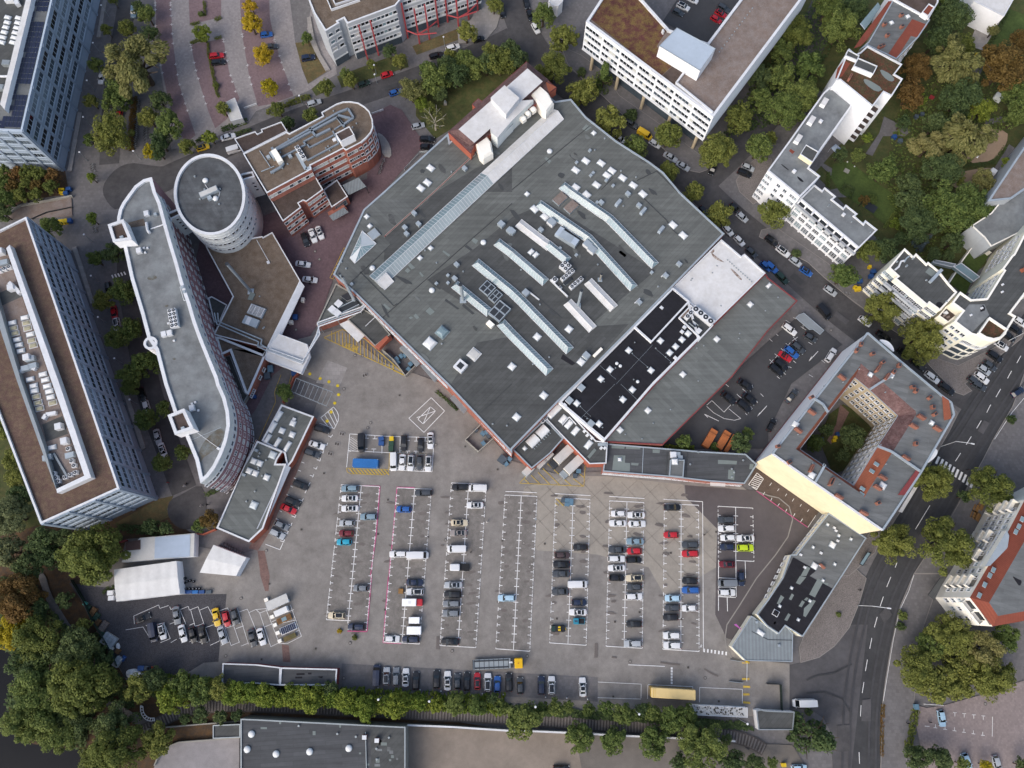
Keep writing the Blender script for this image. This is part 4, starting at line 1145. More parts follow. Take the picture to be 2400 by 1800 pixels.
# ---- low podium with gravel roof
EP, pp = bld('podium_building', 'low angular podium building with brown gravel roof behind the oval tower', 'g:345,320 1075,185 1085,200 1205,133 1570,765 1140,1640 445,1460 695,965', 5.0, 'brick_wall', 'gravel_roof', pw=.25, ph=.3, pm='white_metal')
zr = 4.7
mb = MB()
q0, q1 = GP('g:1570,765 1140,1640', 5.06); r0, r1 = GP('g:1625,835 1235,1659', 4.3)
mb.face([q0, q1, r1, r0], 'white_metal'); mb.face([r0, r1, r1 - Vector((0, 0, .35)), r0 - Vector((0, 0, .35))], 'white_metal')
mb.face([q0, r0, r0 - Vector((0, 0, .35)), Vector((q0.x, q0.y, 3.9))], 'white_metal')
mb.build('canopy', EP)
flue(EP, 'g:612,552', 'g:930,905', zr, .42, 'duct')
MB().prism(GP('g:930,905 990,940 950,1020 890,1010', zr), zr, zr + .3, 'felt_patch').build('flue_base', EP)
put('louvre_unit', MB().box((0, 0, 0), (4.6, 3.0, .8), 'zinc').box((0, 0, .8), (4.3, 2.7, .02), 'dark_metal').mesh('louvre_unit'), EP, G(P('g:1010,1165')[0], zr), R(-21))
lv = MB()
for i in range(8): lv.box((0, -1.2 + i * .34, .83), (4.3, .14, .08), 'white_metal')
for i in range(4): lv.box((-2 + i * 1.33, 0, .86), (.12, 2.7, .08), 'white_metal')
put('louvre_blades', lv.mesh('louvre_blades'), EP, G(P('g:1010,1165')[0], zr), R(-21))
put('roof_unit', MB().box((0, 0, 0), (4.4, 2.4, 1.0), 'zinc').box((-.7, 0, 1.0), (1.2, 2.2, .06), 'white_metal').mesh('roof_unit'), EP, G(P('g:940,1305')[0], zr), R(-21))
pipe(EP, 'g:1005,235 1165,520', zr + .1, .09, 'white_metal'); many(EP, 'roof_unit', m_box(.8, .8, .5, 'white_metal'), 'g:1158,530', zr, R(28))
many(EP, 'roof_vent', m_vent(.25, .4), 'g:1090,1385 1105,1370 1045,970', zr)
for dy in (0, 42):
 pipe(EP, 'g:%d,%d %d,%d %d,%d %d,%d %d,%d' % (480 + dy * .5, 1320 - dy * .7, 1030 + dy, 1555 - dy * .7, 1015 + dy, 1615 - dy * .6, 1090 + dy * .6, 1650 - dy * .6, 1150 + dy * .3, 1680 - dy * .8), zr + .9, .2, 'zinc', 'insulated_pipe', 10)
 pipe(EP, 'g:%d,%d %d,%d' % (455 + dy, 1180, 485 + dy * .5, 1320 - dy * .6), zr + .9, .2, 'zinc', 'insulated_pipe', 10)
EQ, pq = bld('podium_building', 'low wedge-shaped building with tan gravel roof and white rim below the pipes', 'k:690,55 740,50 1310,280 1350,215 1380,200 1115,800 1075,770 880,235 760,290', 4.6, 'brick_wall', 'gravel_roof', pw=.55, ph=.5, pm='white_metal')
facade(EQ, *GP('k:1350,300 1115,800', 4.6), [.3, .5, .86, .92, .97], [1.6], win_mesh(1.2, 1.3, 1, 1, 'white_metal', 'glass_dark', .12))
EQ2, _ = bld('sunken_deck', 'narrow dark flat roof squeezed between the curved office and wedge building', 'k:790,310 880,290 1060,760 1110,810 1040,930 960,800', 2.2, 'concrete', 'felt_dark', cat='annex', pw=.2, ph=.2, pm='grey_metal')
EQ3, _ = bld('sunken_deck', 'small dark triangular terrace roof at the foot of the curved office', 'g:375,985 420,965 620,1075 520,1300 450,1300', 3.0, 'concrete', 'felt_dark', cat='annex', pw=.25, ph=.3, pm='white_metal')
# ---- white covered bridge with insulated pipes
EW, _ = bld('link_bridge', 'white flat-roofed link bridge carrying silver pipes across the brick yard', 'k:1500,10 1880,150 1910,290 1800,520 1340,345 1350,215', 5.6, 'white_wall', 'membrane_white', z0=3.6, cat='bridge', pw=.2, ph=.15, pm='white_metal')
for d_ in (0, 32, 64):
 pipe(EW, 'k:%d,%d %d,%d %d,%d' % (1370 + d_ * .3, 235 - d_ * .5, 1810 + d_ * .25, 400 - d_ * .6, 2000 + d_ * .7, 30 - d_ * .2) + ' 11:%d,%d' % (545 - d_ * .2, 1160 - d_ * .5) + ' %d,%d %d,%d' % (905, 1035 - d_ * .6, 945, 985 - d_ * .3), 6.0, .19, 'white_metal' if d_ != 32 else 'zinc', 'insulated_pipe', 10)
for s in ('11:545,1160', '11:905,1035', 'k:1810,400', '11:700,1100'):
 b = G(P(s)[0], 6.0)
 MB().tube((b.x, b.y, 0), (b.x, b.y, 6.0), .12, 'grey_metal').build('pipe_post', EW)
# ---- small annex west of the hall with chillers
EA, _ = bld('plant_annex', 'small triangular plant annex with white chillers against the large hall', '11:690,790 850,880 940,970 930,1000 520,1150', 5.5, 'brick_wall', 'felt', cat='annex', pw=.3, ph=.4, pm='concrete')
zr = 5.1
many(EA, 'chiller', m_box(1.9, 1.9, 1.5, 'zinc', 'white_metal'), '11:722,978 668,1028 710,1060', zr, R(-40))
put('cooling_bank', MB().box((0, 0, 0), (6.0, 1.6, .8), 'dark_metal').box((0, .9, 0), (6.2, .2, 1.1), 'zinc').box((0, -.9, 0), (6.2, .2, 1.1), 'zinc').mesh('cooling_bank'), EA, G(P('11:800,1000')[0], zr), R(28))
MB().box((0, 0, 0), (.1, .1, .1), 'zinc')
MB().prism(GP('11:735,905 800,870 850,920 790,945', zr), zr - .02, zr + .4, 'white_metal', 'dark_metal').build('hatch_frame', EA)
flue(EA, '11:708,715', '11:845,935', 5.1, .28, 'zinc'); flue(EA, '11:733,740', '11:860,945', 5.1, .28, 'zinc')
pipe(EA, [G(P('11:755,765')[0], 13), G(P('11:850,940')[0], 6)], 0, .3, 'zinc', 'flue_bundle')
EA2, _ = bld('loading_annex', 'low grey-roofed loading annex with white canopy beside the yellow hatching', '11:790,1100 930,1010 1030,1075 1160,1230 1030,1330 940,1240', 4.8, 'brick_wall', 'felt_dark', cat='annex', pw=.25, ph=.3, pm='concrete')
MB().prism(GP('11:722,1140 800,1105 938,1240 880,1297', 4.2), 3.9, 4.15, 'white_metal', 'membrane_white', True).build('canopy', EA2)
MB().prism(GP('11:1030,1330 1130,1240 1150,1260 1065,1355', 4.9), 3, 4.95, 'brick_orange').build('coping_wall', EA2)
pipe(EA2, '11:945,1160 1030,1080', 4.9, .1, 'white_metal')
# walled recycling yard
def yard_walls(name, label, s, h, m, w=.25, cat='wall'):
 pts = GP(s, h); c = sum(pts, Vector()) / len(pts)
 E = thing(name, label, cat, (c.x, c.y, 0)); mb = MB()
 for i in range(len(pts) - 1):
  a, b = pts[i], pts[i + 1]
  MB().bar(Vector((a.x, a.y, 0)), Vector((b.x, b.y, 0)), w, h + rnd.uniform(0, .01), m).build('wall', E)
 return E
yard_walls('bin_yard_wall', 'grey block wall round the bin yard beside the hall', '11:1090,1360 1190,1450 1290,1585 1385,1490 1240,1350', 2.0, 'concrete')
yard_walls('bin_yard_wall', 'concrete walled bin pen against the hall, right of the crossed box', '12:1945,345 1808,480 1920,582 2065,455', 1.6, 'concrete')
# ---- flat workshop along the parking lot, in two heights
EV, _ = bld('flat_workshop', 'long flat workshop with grey felt roof and square rooflights left of the lot', '02:1870,1245 2212,480 k:1105,1659 1230,1400 1560,1535 1490,1640 12:170,690 260,690 12:60,1250 02:2150,1365', 4.6, 'brick_orange', 'felt_green', pw=.4, ph=.3, pm='white_metal')
EV2, _ = bld('flat_workshop', 'short flat workshop with white rooflights at the upper end of the long one', 'k:1545,930 1965,1085 1690,1659 12:270,720 245,600 k:1290,1400', 4.0, 'brick_orange', 'felt', pw=.4, ph=.3, pm='white_metal')
zr = 4.3
sq = m_rooflight(1.45, 1.45)
many(EV, 'rooflight', sq, 'm:1488,838 1585,873 1415,995 1515,1035 1697,1100', zr, R(-21))
many(EV, 'rooflight', m_rooflight(1.8, 1.8, 'glass_white'), 'm:1795,738 1490,1550', zr, R(-21))
many(EV, 'roof_vent', m_vent(.28, .5), 'm:1585,710 1568,760 1690,822 1560,938 1567,970 1622,1075 1508,1328 1370,1490', zr)
many(EV, 'roof_unit', m_box(1.0, .7, .6, 'zinc'), 'm:1530,665 1330,1060', zr, R(-21))
band_p = GP('12:300,700 60,1250', 4.6)
many(EV2, 'rooflight', m_rooflight(1.1, 3.0), 'm:1890,110 1795,290', 3.7, R(-28))
many(EV2, 'rooflight', m_rooflight(1.0, 2.8), 'm:1710,480 1870,540 2035,600', 3.7, R(-28))
many(EV2, 'rooflight', sq, 'm:1945,345 2110,408 2120,225', 3.7, R(-21))
many(EV2, 'roof_unit', m_box(.9, .7, .6, 'white_metal'), 'm:2145,160', 3.7, R(-21))
mb = MB()
ga, gb = GP('12:262,700 5,1250', 4.5); gc, gd = GP('12:300,720 60,1262', 3.3)
mb.face([ga, gb, gd, gc], 'white_metal').face([gc, gd, gd - Vector((0, 0, .25)), gc - Vector((0, 0, .25))], 'white_metal').build('awning', EV)
# ---- pergola frame and pergola table shelter
c = G(P('k:1940,780')[0], 2.6)
EG = thing('pergola', 'open grey steel pergola frame beside the workshop yard', 'pergola', (c.x, c.y, 0))
top_ = GP('k:1740,590 2212,770', 2.6); bot_ = GP('k:1675,760 2130,950', 2.6)
for a, b in (top_, bot_): MB().bar(a, b, .18, .18, 'grey_metal').build('beam', EG)
cr = MB().bar((0, 0, 0), (1, 0, 0), .1, .1, 'grey_metal').mesh('rafter')
for i in range(9):
 a, b = top_[0].lerp(top_[1], i / 8), bot_[0].lerp(bot_[1], i / 8)
 d = b - a
 put('rafter', cr, EG, a + Vector((0, 0, .18)), math.atan2(d.y, d.x), (d.length, 1, 1))
 if i % 2 == 0:
  for p in (a, b): MB().tube((p.x, p.y, 0), p, .07, 'grey_metal', 6).build('post', EG)
# ---- tents and sheds at the lower left
def tent(name, label, s, he, hr, m, wall, cat='tent', ridge=0):
 q = GP(s, he)                       # four corners: long side 0-1, far long side 3-2
 c = sum(q, Vector()) / 4
 E = thing(name, label, cat, (c.x, c.y, 0))
 r0, r1 = (q[0] + q[3]) / 2, (q[1] + q[2]) / 2
 r0 = Vector((r0.x, r0.y, hr)); r1 = Vector((r1.x, r1.y, hr))
 MB().face([q[0], q[1], r1, r0], m).face([q[3], r0, r1, q[2]], m).build('roof', E)
 w = MB()
 g = [Vector((p.x, p.y, 0)) for p in q]
 w.sides(g, q, wall); w.face([q[0], r0, q[3]], wall); w.face([q[1], q[2], r1], wall); w.build('wall', E)
 return E
tent('storage_tent', 'large white storage tent with shallow ridge at the lower left yard', '03:985,-55 1525,-130 1555,155 1005,220', 4.2, 4.5, 'tent_fabric', 'white_wall')
tent('market_tent', 'smaller tilted white tent with a red corner, right of the large tent', '02:1845,1390 2128,1500 2040,1659 1725,1630', 3.3, 3.6, 'tent_fabric', 'white_wall')
mat('load_rust', '#5d4a45', .9, .2, 1)
ES, _ = bld('lean_to_shed', 'shed with pale corrugated and light blue translucent roof above the white tent', '02:1085,1440 1210,1330 1680,1290 1675,1490 1050,1540', 3.2, 'white_wall', 'corrugated', cat='shed', pw=0)
patch(ES, '02:1340,1325 1645,1300 1640,1492 1335,1510', 3.2, 'polycarb_blue', 'translucent_sheet')
patch(ES, '02:1085,1370 1215,1345 1215,1430 1090,1440', 3.2, 'load_rust', 'rust_sheet')
mat('tarp_red', '#8c2b2b', .7, .1, 1)
# ---- long low buildings south of the lot
ESW, _ = bld('garage_building', 'narrow low garage with dark felt roof beside the tree row', '03:1925,755 2212,765 13:210,790 205,945 0,930 03:1915,930', 3.4, 'band_red', 'felt_ew', cat='garage', pw=.25, ph=.3, pm='white_metal')
ESX, _ = bld('garage_building', 'low garage with patched grey felt roof and white fascia, next to the tree row', '13:215,792 700,805 690,945 205,945', 3.7, 'band_red', 'felt_ew', cat='garage', pw=.28, ph=.3, pm='white_metal')
for s in ('13:350,840 420,838 420,855 350,858', '13:450,835 480,835 480,850 450,850', '13:340,870 400,868 400,885 340,885', '13:530,870 580,865 570,885'):
 patch(ESX, s, 3.4, 'felt_black')
ESH, _ = bld('speckled_shed', 'long shed with speckled white corrugated roof by the entrance barrier', '23:1550,1115 2035,1140 2035,1222 1560,1200', 2.8, 'white_wall', 'corrugated', cat='shed', pw=.06, ph=.06, pm='white_metal')
mat('leaf_litter', '#4a4338', .95, .2, 3)
mb = MB()
for i in range(150):
 t_, w_ = rnd.random() ** 1.2, rnd.random()
 p = G(P('23:%f,%f' % (1555 + t_ * 450, 1118 + t_ * 22 + w_ * 72))[0], 2.84)
 k = rnd.uniform(.08, .3)
 mb.box((p.x, p.y, p.z - .03), (k, k * rnd.uniform(.5, 1.5), .05), 'leaf_litter', rnd.random() * 3)
o = mb.build('fallen_leaves', ESH); o['kind'] = 'stuff'
EGH, _ = bld('gatehouse', 'small dark flat-roofed gatehouse by the road entrance', '23:2112,1165 2150,1155 33:-20,1165 230,1175 215,1330 -80,1330', 3.2, 'white_wall', 'felt_dark', cat='gatehouse', pw=.2, ph=.2, pm='grey_metal')
ESS, _ = bld('south_hall', 'dark felt-roofed hall with three white domes at the bottom edge', '03:2080,1235 13:0,1240 1290,1305 1290,2000 03:2080,2000', 6.5, 'concrete', 'felt_ew', pw=.25, ph=.25, pm='grey_metal')
many(ESS, 'dome_light', m_round(.75), '13:175,1537 465,1517 803,1488 03:2175,1365 2138,1497', 6.25)
many(ESS, 'roof_vent', m_vent(.3, .5), '13:372,1293 705,1362 1042,1490 1045,1582 865,1387 1150,1395', 6.25)
many(ESS, 'roof_unit', m_box(1.1, 1.0, 1.2, 'chimney_brick', 'white_metal'), '13:943,1388 1050,1415', 6.25, 0)
patch(ESS, '13:990,1310 1285,1320 1285,1900 1000,1900', 6.25, 'felt_dark')
for i in range(16):
 x, y = rnd.uniform(1020, 1240), rnd.uniform(1390, 1640); w_, h_ = rnd.uniform(15, 60), rnd.uniform(15, 50)
 patch(ESS, '13:%f,%f %f,%f %f,%f %f,%f' % (x, y, x + w_, y + 2, x + w_, y + h_, x, y + h_), 6.25, rnd.choice(('felt_patch', 'felt_plain', 'membrane_grey')))
for x, y, w_, h_ in ((40, 1305, 55, 18), (490, 1340, 25, 35), (950, 1620, 30, 18), (890, 1525, 18, 15), (200, 1258, 18, 22), (720, 1285, 15, 25)):
 patch(ESS, '13:%d,%d %d,%d %d,%d %d,%d' % (x, y, x + w_, y, x + w_, y + h_, x, y + h_), 6.25, 'felt_patch')
MB().bar(*[G(p, 0) for p in P('13:985,1310 1005,2000')], .2, 6.6, 'grey_metal').build('roof_kerb', ESS)
ESK, _ = bld('canopy_roof', 'low dark roof strip left of the south hall by the water', '03:1840,1290 2075,1280 2075,1395 1840,1405', 3.2, 'concrete', 'felt_dark', cat='annex', pw=.2, ph=.2, pm='grey_metal')
def wallrun(name, label, s, h, w, m, top=None, cat='wall'):
 pts = GP(s, h); c = sum(pts, Vector()) / len(pts)
 E = thing(name, label, cat, (c.x, c.y, 0))
 for i in range(len(pts) - 1):
  a, b = pts[i], pts[i + 1]
  MB().bar((a.x, a.y, 0), (b.x, b.y, 0), w, h, m).build('wall_section', E)
  if top: MB().bar((a.x, a.y, h), (b.x, b.y, h), w + .08, .07, top).build('coping', E)
 return E
wallrun('yard_wall', 'white capped wall along the railway siding, south yard', '13:1290,1288 1700,1305 2200,1338 23:200,1342 490,1355 990,1382 1500,1405 1930,1428', 2.2, .35, 'concrete', 'white_metal')
wallrun('quay_wall', 'pale low wall between the river garden and south hall', '03:1270,1325 1420,1310 1700,1285 2070,1255', 1.2, .3, 'concrete')
wallrun('quay_wall', 'white rounded parapet wall round the concrete quay', '03:1330,1640 1370,1550 1440,1480 1540,1438 1930,1408 2070,1398', 1.0, .3, 'concrete')
# ================================================================ the large hall and its neighbours
HH = 9.5
ph_out = GP('s:1820,560 1345,98 75,1235', 15.0)
hp_ = GP('10:1660,1152 11:1100,0 930,150 900,215 668,712 720,760 850,870 1650,1659 12:2212,595 22:0,562 400,152 21:560,1659 1050,1165 1390,815 1835,360 1450,0 20:1310,1490 1190,1400 900,1215 640,1010 510,855', HH)
EH, pH = bld('factory_hall', 'huge grey felt-roofed factory hall with rows of ridge skylights', hp_ + ph_out, HH, 'brick_wall', 'felt', pw=.45, ph=.25, pm='zinc')
zr = HH - .25
patch(EH, '11:1115,385 1560,0 10:2212,1265 2212,1659 11:1960,0 1760,140 1100,690', zr, 'felt_dark')
patch(EH, '11:1480,760 1900,480 21:0,220 300,90 1240,680 640,1180 300,1560 21:0,1300 11:2000,1090', zr, 'felt_dark')
patch(EH, '11:690,700 930,150 1060,60 1500,60 1100,390 1170,460 900,690 840,850 720,760', zr, 'felt_cross')
patch(EH, '21:380,1180 1010,1140 560,1640 22:0,540 12:2212,580 1680,10 21:-300,1300', zr, 'felt_dark')
for s in ('11:1330,610 1375,655 1345,670 1310,630', '11:1620,505 1680,545 1665,560 1610,515', '11:1310,655 1335,680 1310,700 1285,680', '11:1110,965 1165,1010 1145,1020 1095,985', '11:1500,995 1545,1035 1505,1065 1465,1030', '11:1380,1050 1410,1085 1390,1100 1360,1070', '11:1340,1075 1360,1085 1335,1100 1320,1085', '11:1880,395 1920,420 1900,450 1860,420', '21:765,380 860,480 840,500 750,400', '21:940,505 990,545 975,565 920,520', '20:295,1355 340,1390 320,1415 280,1370', '20:640,1075 690,1100 640,1135 605,1115', '11:1420,690 1450,725 1435,735 1410,700'):
 patch(EH, s, zr, 'felt_patch')
for s in ('11:1480,755 1500,750 1540,790 1600,830 1590,845 1540,815', '11:1790,960 1890,1050 1870,1060 1780,985', '21:440,1400 550,1480 520,1500 420,1440', '11:1820,455 1900,520 1890,535 1800,470', '12:2190,235 2212,260 2212,290 2150,240', '11:1640,920 1760,1010 1740,1015 1630,940'):
 patch(EH, s, zr, 'felt_black' if '440' in s else 'felt_patch_dark')
# seams: raised kerbs
for s in ('20:670,1090 0,1640', '11:2212,100 1090,1090', '11:900,690 1190,985 1220,965', '11:1115,385 1540,0', '11:810,790 1165,455', '20:1430,1660 1250,1480 1080,1560', '21:1080,0 1330,240 1390,330 1480,410', '20:870,1540 770,1640', '12:1940,250 2212,0', '21:150,850 430,1090'):
 duct(EH, s, zr - .02, .22, .14, 'felt_patch_dark', 'roof_kerb')
pipe(EH, '11:1110,385 1550,-10 10:1890,1330', zr + .25, .12, 'band_red', 'gutter')
duct(EH, '11:1120,380 1560,-15 10:1895,1330', zr - .02, .5, .3, 'concrete', 'upstand')
# skylights
ridge_light(EH, '11:1035,780 10:2000,1545', zr, 5.0, 1.5, 'glass_strip', 'white_metal', 1.0, hip=.0, base=.3, glass2='glass_pale')
ridge_light(EH, '10:2000,1545 s:1845,955', zr, 5.0, 1.5, 'membrane_white', 'white_metal', 1.2, hip=.0, base=.3)
ridge_light(EH, '11:1060,795 1140,725', zr + .06, 5.1, 1.5, 'membrane_white', 'white_metal', 1.5, hip=.0, base=.3)
for s, w_, g in (('20:430,1605 21:500,0 840,235 1235,640', 2.7, 'glass_sky'), ('21:225,105 660,405 1050,835', 2.7, 'glass_sky'), ('21:300,450 485,600', 2.6, 'glass_sky'),
     ('11:2080,435 21:0,535 290,785', 2.6, 'glass_sky'), ('11:1895,610 2212,868 21:90,955 500,1375', 2.8, 'glass_sky'), ('11:1715,800 2020,1050', 2.6, 'glass_pale'), ('11:2115,1130 21:0,1235 325,1560', 2.8, 'glass_sky')):
 ridge_light(EH, s, zr, w_, 1.0, g, 'white_metal', .85)
for s in ('21:55,270 330,480', '21:655,775 880,1010', '21:478,955 697,1190'):
 ridge_light(EH, s, zr, 2.8, .5, 'membrane_white', 'dome_white', 1.4, hip=.2)
# glass pyramid on the west tip
ppts = GP('11:920,340 1040,450 855,620 815,575', zr); c = G(P('11:905,470')[0], zr + 1.6)
q = ccw(ppts); mb = MB()
lo_ = [Vector((p.x, p.y, zr - .05)) for p in q]; hi_ = [Vector((p.x, p.y, zr + .35)) for p in q]
mb.sides(lo_, hi_, 'white_metal')
for i in range(4): mb.face([hi_[i], hi_[(i + 1) % 4], c], 'glass_sky' if i % 2 else 'glass_white')
pyr = mb.build('skylight', EH)
bb = MB()
for i in range(4):
 bb.tube(hi_[i], c, .09, 'white_metal', 5); bb.tube(hi_[i], hi_[(i + 1) % 4], .09, 'white_metal', 5)
 for k in range(1, 7):
  e = hi_[i].lerp(hi_[(i + 1) % 4], k / 7); f_ = 1 - abs(k / 7 - .5) * 2
  bb.tube(e, e.lerp(c, max(.15, f_ * .95)), .045, 'white_metal', 4)
o = bpy.data.objects.new('glazing_bars', bb.mesh('glazing_bars')); COL.objects.link(o); o.parent = pyr
put('roof_unit', MB().box((0, 0, 0), (2.9, 2.9, .5), 'concrete').box((0, 0, .5), (2.7, 2.7, .05), 'zinc').mesh('roof_unit'), EH, G(P('11:1020,370')[0], zr), R(40))
a_ = R(-43)
many(EH, 'rooflight', m_rooflight(2.1, 1.5), '20:637,1393 770,1413 550,1473 862,1478 820,1518 955,1540 730,1600 552,1620 1047,1603 10:1510,1455 1482,1580 1425,1628', zr, R(-38))
many(EH, 'rooflight', m_rooflight(2.1, 1.6), '21:1130,20 1390,287 1478,377 195,150 283,217 645,25', zr, R(-45))
many(EH, 'rooflight', m_rooflight(1.1, 1.6), '21:165,520 205,545', zr, R(-45))
many(EH, 'rooflight', m_rooflight(1.1, 1.1), '20:706,1153 11:1510,487 1418,572 985,297 958,215 21:130,20', zr, a_)
many(EH, 'rooflight', m_rooflight(2.9, 2.9, 'dome_white', 'zinc', .9), '11:1503,1310', zr, R(-40))
many(EH, 'rooflight', m_rooflight(2.9, 2.9, 'glass_pale', 'grey_metal', 1.1), '11:1610,1215', zr, R(-40))
many(EH, 'rooflight', m_rooflight(2.8, 2.8, 'corrugated', 'white_metal', .3), '11:1885,1405', zr, R(-40))
put('air_shaft', MB().box((0, 0, -.03), (2.9, 2.9, 1.5), 'white_metal').box((0, 0, 1.47), (1.6, 1.6, .03), 'dark_metal').mesh('air_shaft'), EH, G(P('11:1770,1513')[0], zr), R(-40))
many(EH, 'rooflight', m_rooflight(1.7, 1.7), '21:218,1253 492,1187 12:2200,1190 22:275,100 40,287 20:-100,-100', zr, R(-40)) if False else many(EH, 'rooflight', m_rooflight(1.7, 1.7), '21:218,1253 492,1187 22:275,100 40,287 21:640,1420 597,1470 0,1510', zr, R(-40))
many(EH, 'dome_light', m_round(.75), '11:1007,660 1520,852 1965,438 20:325,1310', zr)
many(EH, 'roof_unit', m_box(1.4, 1.1, 1.1, 'zinc'), '11:1735,635 1718,755 1290,315 1305,370 1408,285 1370,193 21:1000,25 1095,125 770,100 1440,630 250,335 1097,960 1325,730 10:1805,1465', zr, a_)
many(EH, 'roof_unit', m_box(.8, .8, .7, 'zinc'), '11:1660,725 1560,795 1660,790 830,800 21:735,95 1205,700 555,550 415,490 20:558,1410 700,1500 680,1522 813,1565 873,1610 672,1307', zr, a_)
many(EH, 'roof_unit', m_box(1.8, 1.6, 1.4, 'zinc'), '11:2120,290 2195,345 21:0,350 120,880 640,1420', zr, a_)
many(EH, 'cowl', m_box(2.2, .9, 1.4, 'blue_metal_light', 'zinc'), '21:915,105 1130,175 1285,335', zr, R(50))
many(EH, 'louvre_unit', m_box(3.8, 2.6, .8, 'zinc', 'gravel_pale'), '21:415,65 510,135', zr, R(45))
put('air_handler', MB().box((0, 0, -.03), (5.6, 2.4, 1.8), 'zinc').box((-3.4, .3, -.03), (1.4, 3.0, 1.5), 'blue_metal_light').box((2.0, 0, 1.77), (1.6, 2.0, .3), 'blue_metal_light').mesh('air_handler'), EH, G(P('21:490,420')[0], zr), R(-35))
many(EH, 'roof_unit', m_box(2.2, 1.9, 1.6, 'white_metal', 'zinc'), '21:340,275 650,465 690,510', zr, R(-42))
put('louvre_unit', cached('lvb', lambda: MB().box((0, 0, -.03), (3.4, 3.4, 1.0), 'zinc').box((-.8, .8, .97), (1.3, 1.4, .03), 'dark_metal').box((.8, .8, .97), (1.3, 1.4, .03), 'dark_metal').box((-.8, -.8, .97), (1.3, 1.4, .03), 'dark_metal').box((.8, -.8, .97), (1.3, 1.4, .03), 'dark_metal').mesh('louvre_unit')), EH, G(P('11:2000,840')[0], zr), R(-42))
put('louvre_unit', CACHE['lvb'], EH, G(P('11:2070,910')[0], zr), R(-42), (.7, 1, 1))
put('louvre_unit', CACHE['lvb'], EH, G(P('11:2105,1040')[0], zr), R(50), (1.5, 1.2, 1.3))
put('roof_unit', m_box(2.0, 1.4, 1.2, 'white_warm'), EH, G(P('11:2025,1150')[0], zr), R(-42))
many(EH, 'air_conditioner', m_ac(2, 2, 1.25, 1.6), '21:458,655', zr, R(-42))
many(EH, 'air_conditioner', m_ac(4, 1, 1.15, 1.4), '21:478,728 553,798', zr, R(42))
many(EH, 'air_conditioner', m_ac(1, 1, 1.4, 1.3), '21:368,768', zr, R(-42)); many(EH, 'air_conditioner', m_ac(1, 1, .8, 1.0), '21:415,835', zr, R(-42))
duct(EH, '21:330,765 480,910', zr, .3, .8, 'white_metal', 'plant_frame'); patch(EH, '21:330,760 500,620 620,780 480,905', zr, 'felt_patch_dark')
many(EH, 'roof_unit', m_box(2.8, .9, .5, 'zinc', 'dark_metal'), '21:482,778', zr, R(42))
many(EH, 'roof_unit', m_box(3.2, .8, .8, 'white_warm'), '21:740,1390', zr, R(45))
duct(EH, '21:140,860 235,935', zr, .35, .4, 'white_metal'); duct(EH, '21:1290,735 1330,695', zr, .3, .3, 'white_metal'); duct(EH, '21:1060,962 1105,920', zr, .3, .3, 'white_metal')
flue(EH, '11:1770,800', '11:1790,935', zr, .45); flue(EH, '21:597,850', '21:570,985', zr, .38); flue(EH, '21:752,705', '21:760,760', zr, .3, 'concrete')
many(EH, 'roof_vent', m_vent(.28, .5), '20:1070,1535 940,1480 800,1200 715,1300 21:730,880 960,125 740,630 240,975 78,675 320,1430 180,1490 1260,820 11:780,665 740,610 1560,615 1460,507 1790,690 1870,885 1605,1315 10:1865,1335 1690,1490 22:205,1170 12:2045,347 2168,362', zr)
hst = MB(); rs2 = random.Random(9)
for i in range(70):
 x, y = rs2.uniform(800, 1650), rs2.uniform(300, 1040); p_ = G((x, y), zr)
 if inside(p_, pH): blot(p_, rs2.uniform(.5, 2.6), rs2.uniform(.3, 1.0), R(-45) + rs2.uniform(-.3, .3), zr + .064 + i * .0004, rs2.choice(('felt_patch_dark', 'felt_dark', 'felt_cross', 'felt_stain')), hst)
mat('felt_stain', '#6d7170', .9, .15, .6, .08); o = hst.build('roof_stain', EH); o['kind'] = 'stuff'
# white-roofed head building over the hall
EK = EH
pk = ccw(ph_out[:]) if False else None
redo = GP('s:75,1240 560,690 1345,98 1820,520 1700,600 1600,430 490,1440 440,1560', 13.4)
vol(EH, GP('s:75,1245 130,1190 1340,100 1825,525 1700,610 1500,780 500,1450 440,1590', 12.8), HH - .3, 12.8, 'brick_orange', 'tile_dark', .05, .02, 'band_red')
fl = GP('s:240,1195 1355,208 1605,420 1360,640 495,1415', 15.0)
er = GP('s:80,1225 1345,105 1700,395 1400,665 440,1470', 12.85)
mb = MB()
f_, e_ = ccw(fl), ccw(er)
mb.sides(e_, [Vector((p.x, p.y, 14.95)) for p in f_], 'tile_dark').build('mansard', EH)
MB().face([Vector((p.x, p.y, 14.97)) for p in f_], 'membrane_white').build('upper_roof', EH)
MB().prism(GP('s:760,660 985,460 1228,665 1010,935 ', 18.0), 14.9, 17.4, 'white_metal', 'membrane_white').build('roof_house', EH)
MB().prism(GP('s:750,1165 1260,730 1455,715 1120,1040 870,1330 770,1250', 15.0), HH - .2, 14.99, 'white_panel', 'membrane_white').build('side_bay', EH)
for s, zt in (('s:1410,610 1560,470 1700,590 1790,760 1660,930 1590,860', 13.6), ('s:515,1420 700,1290 770,1390 800,1560 640,1659 570,1590', 13.2)):
 q = ccw(GP(s, zt)); mb = MB()
 mb.prism(q, HH - .2, zt - .8, 'white_warm'); qi = inset(q, .5)
 mb.sides([Vector((p.x, p.y, zt - .8)) for p in q], [Vector((p.x, p.y, zt)) for p in qi], 'white_warm').face([Vector((p.x, p.y, zt)) for p in qi], 'white_warm'); mb.build('air_duct', EH)
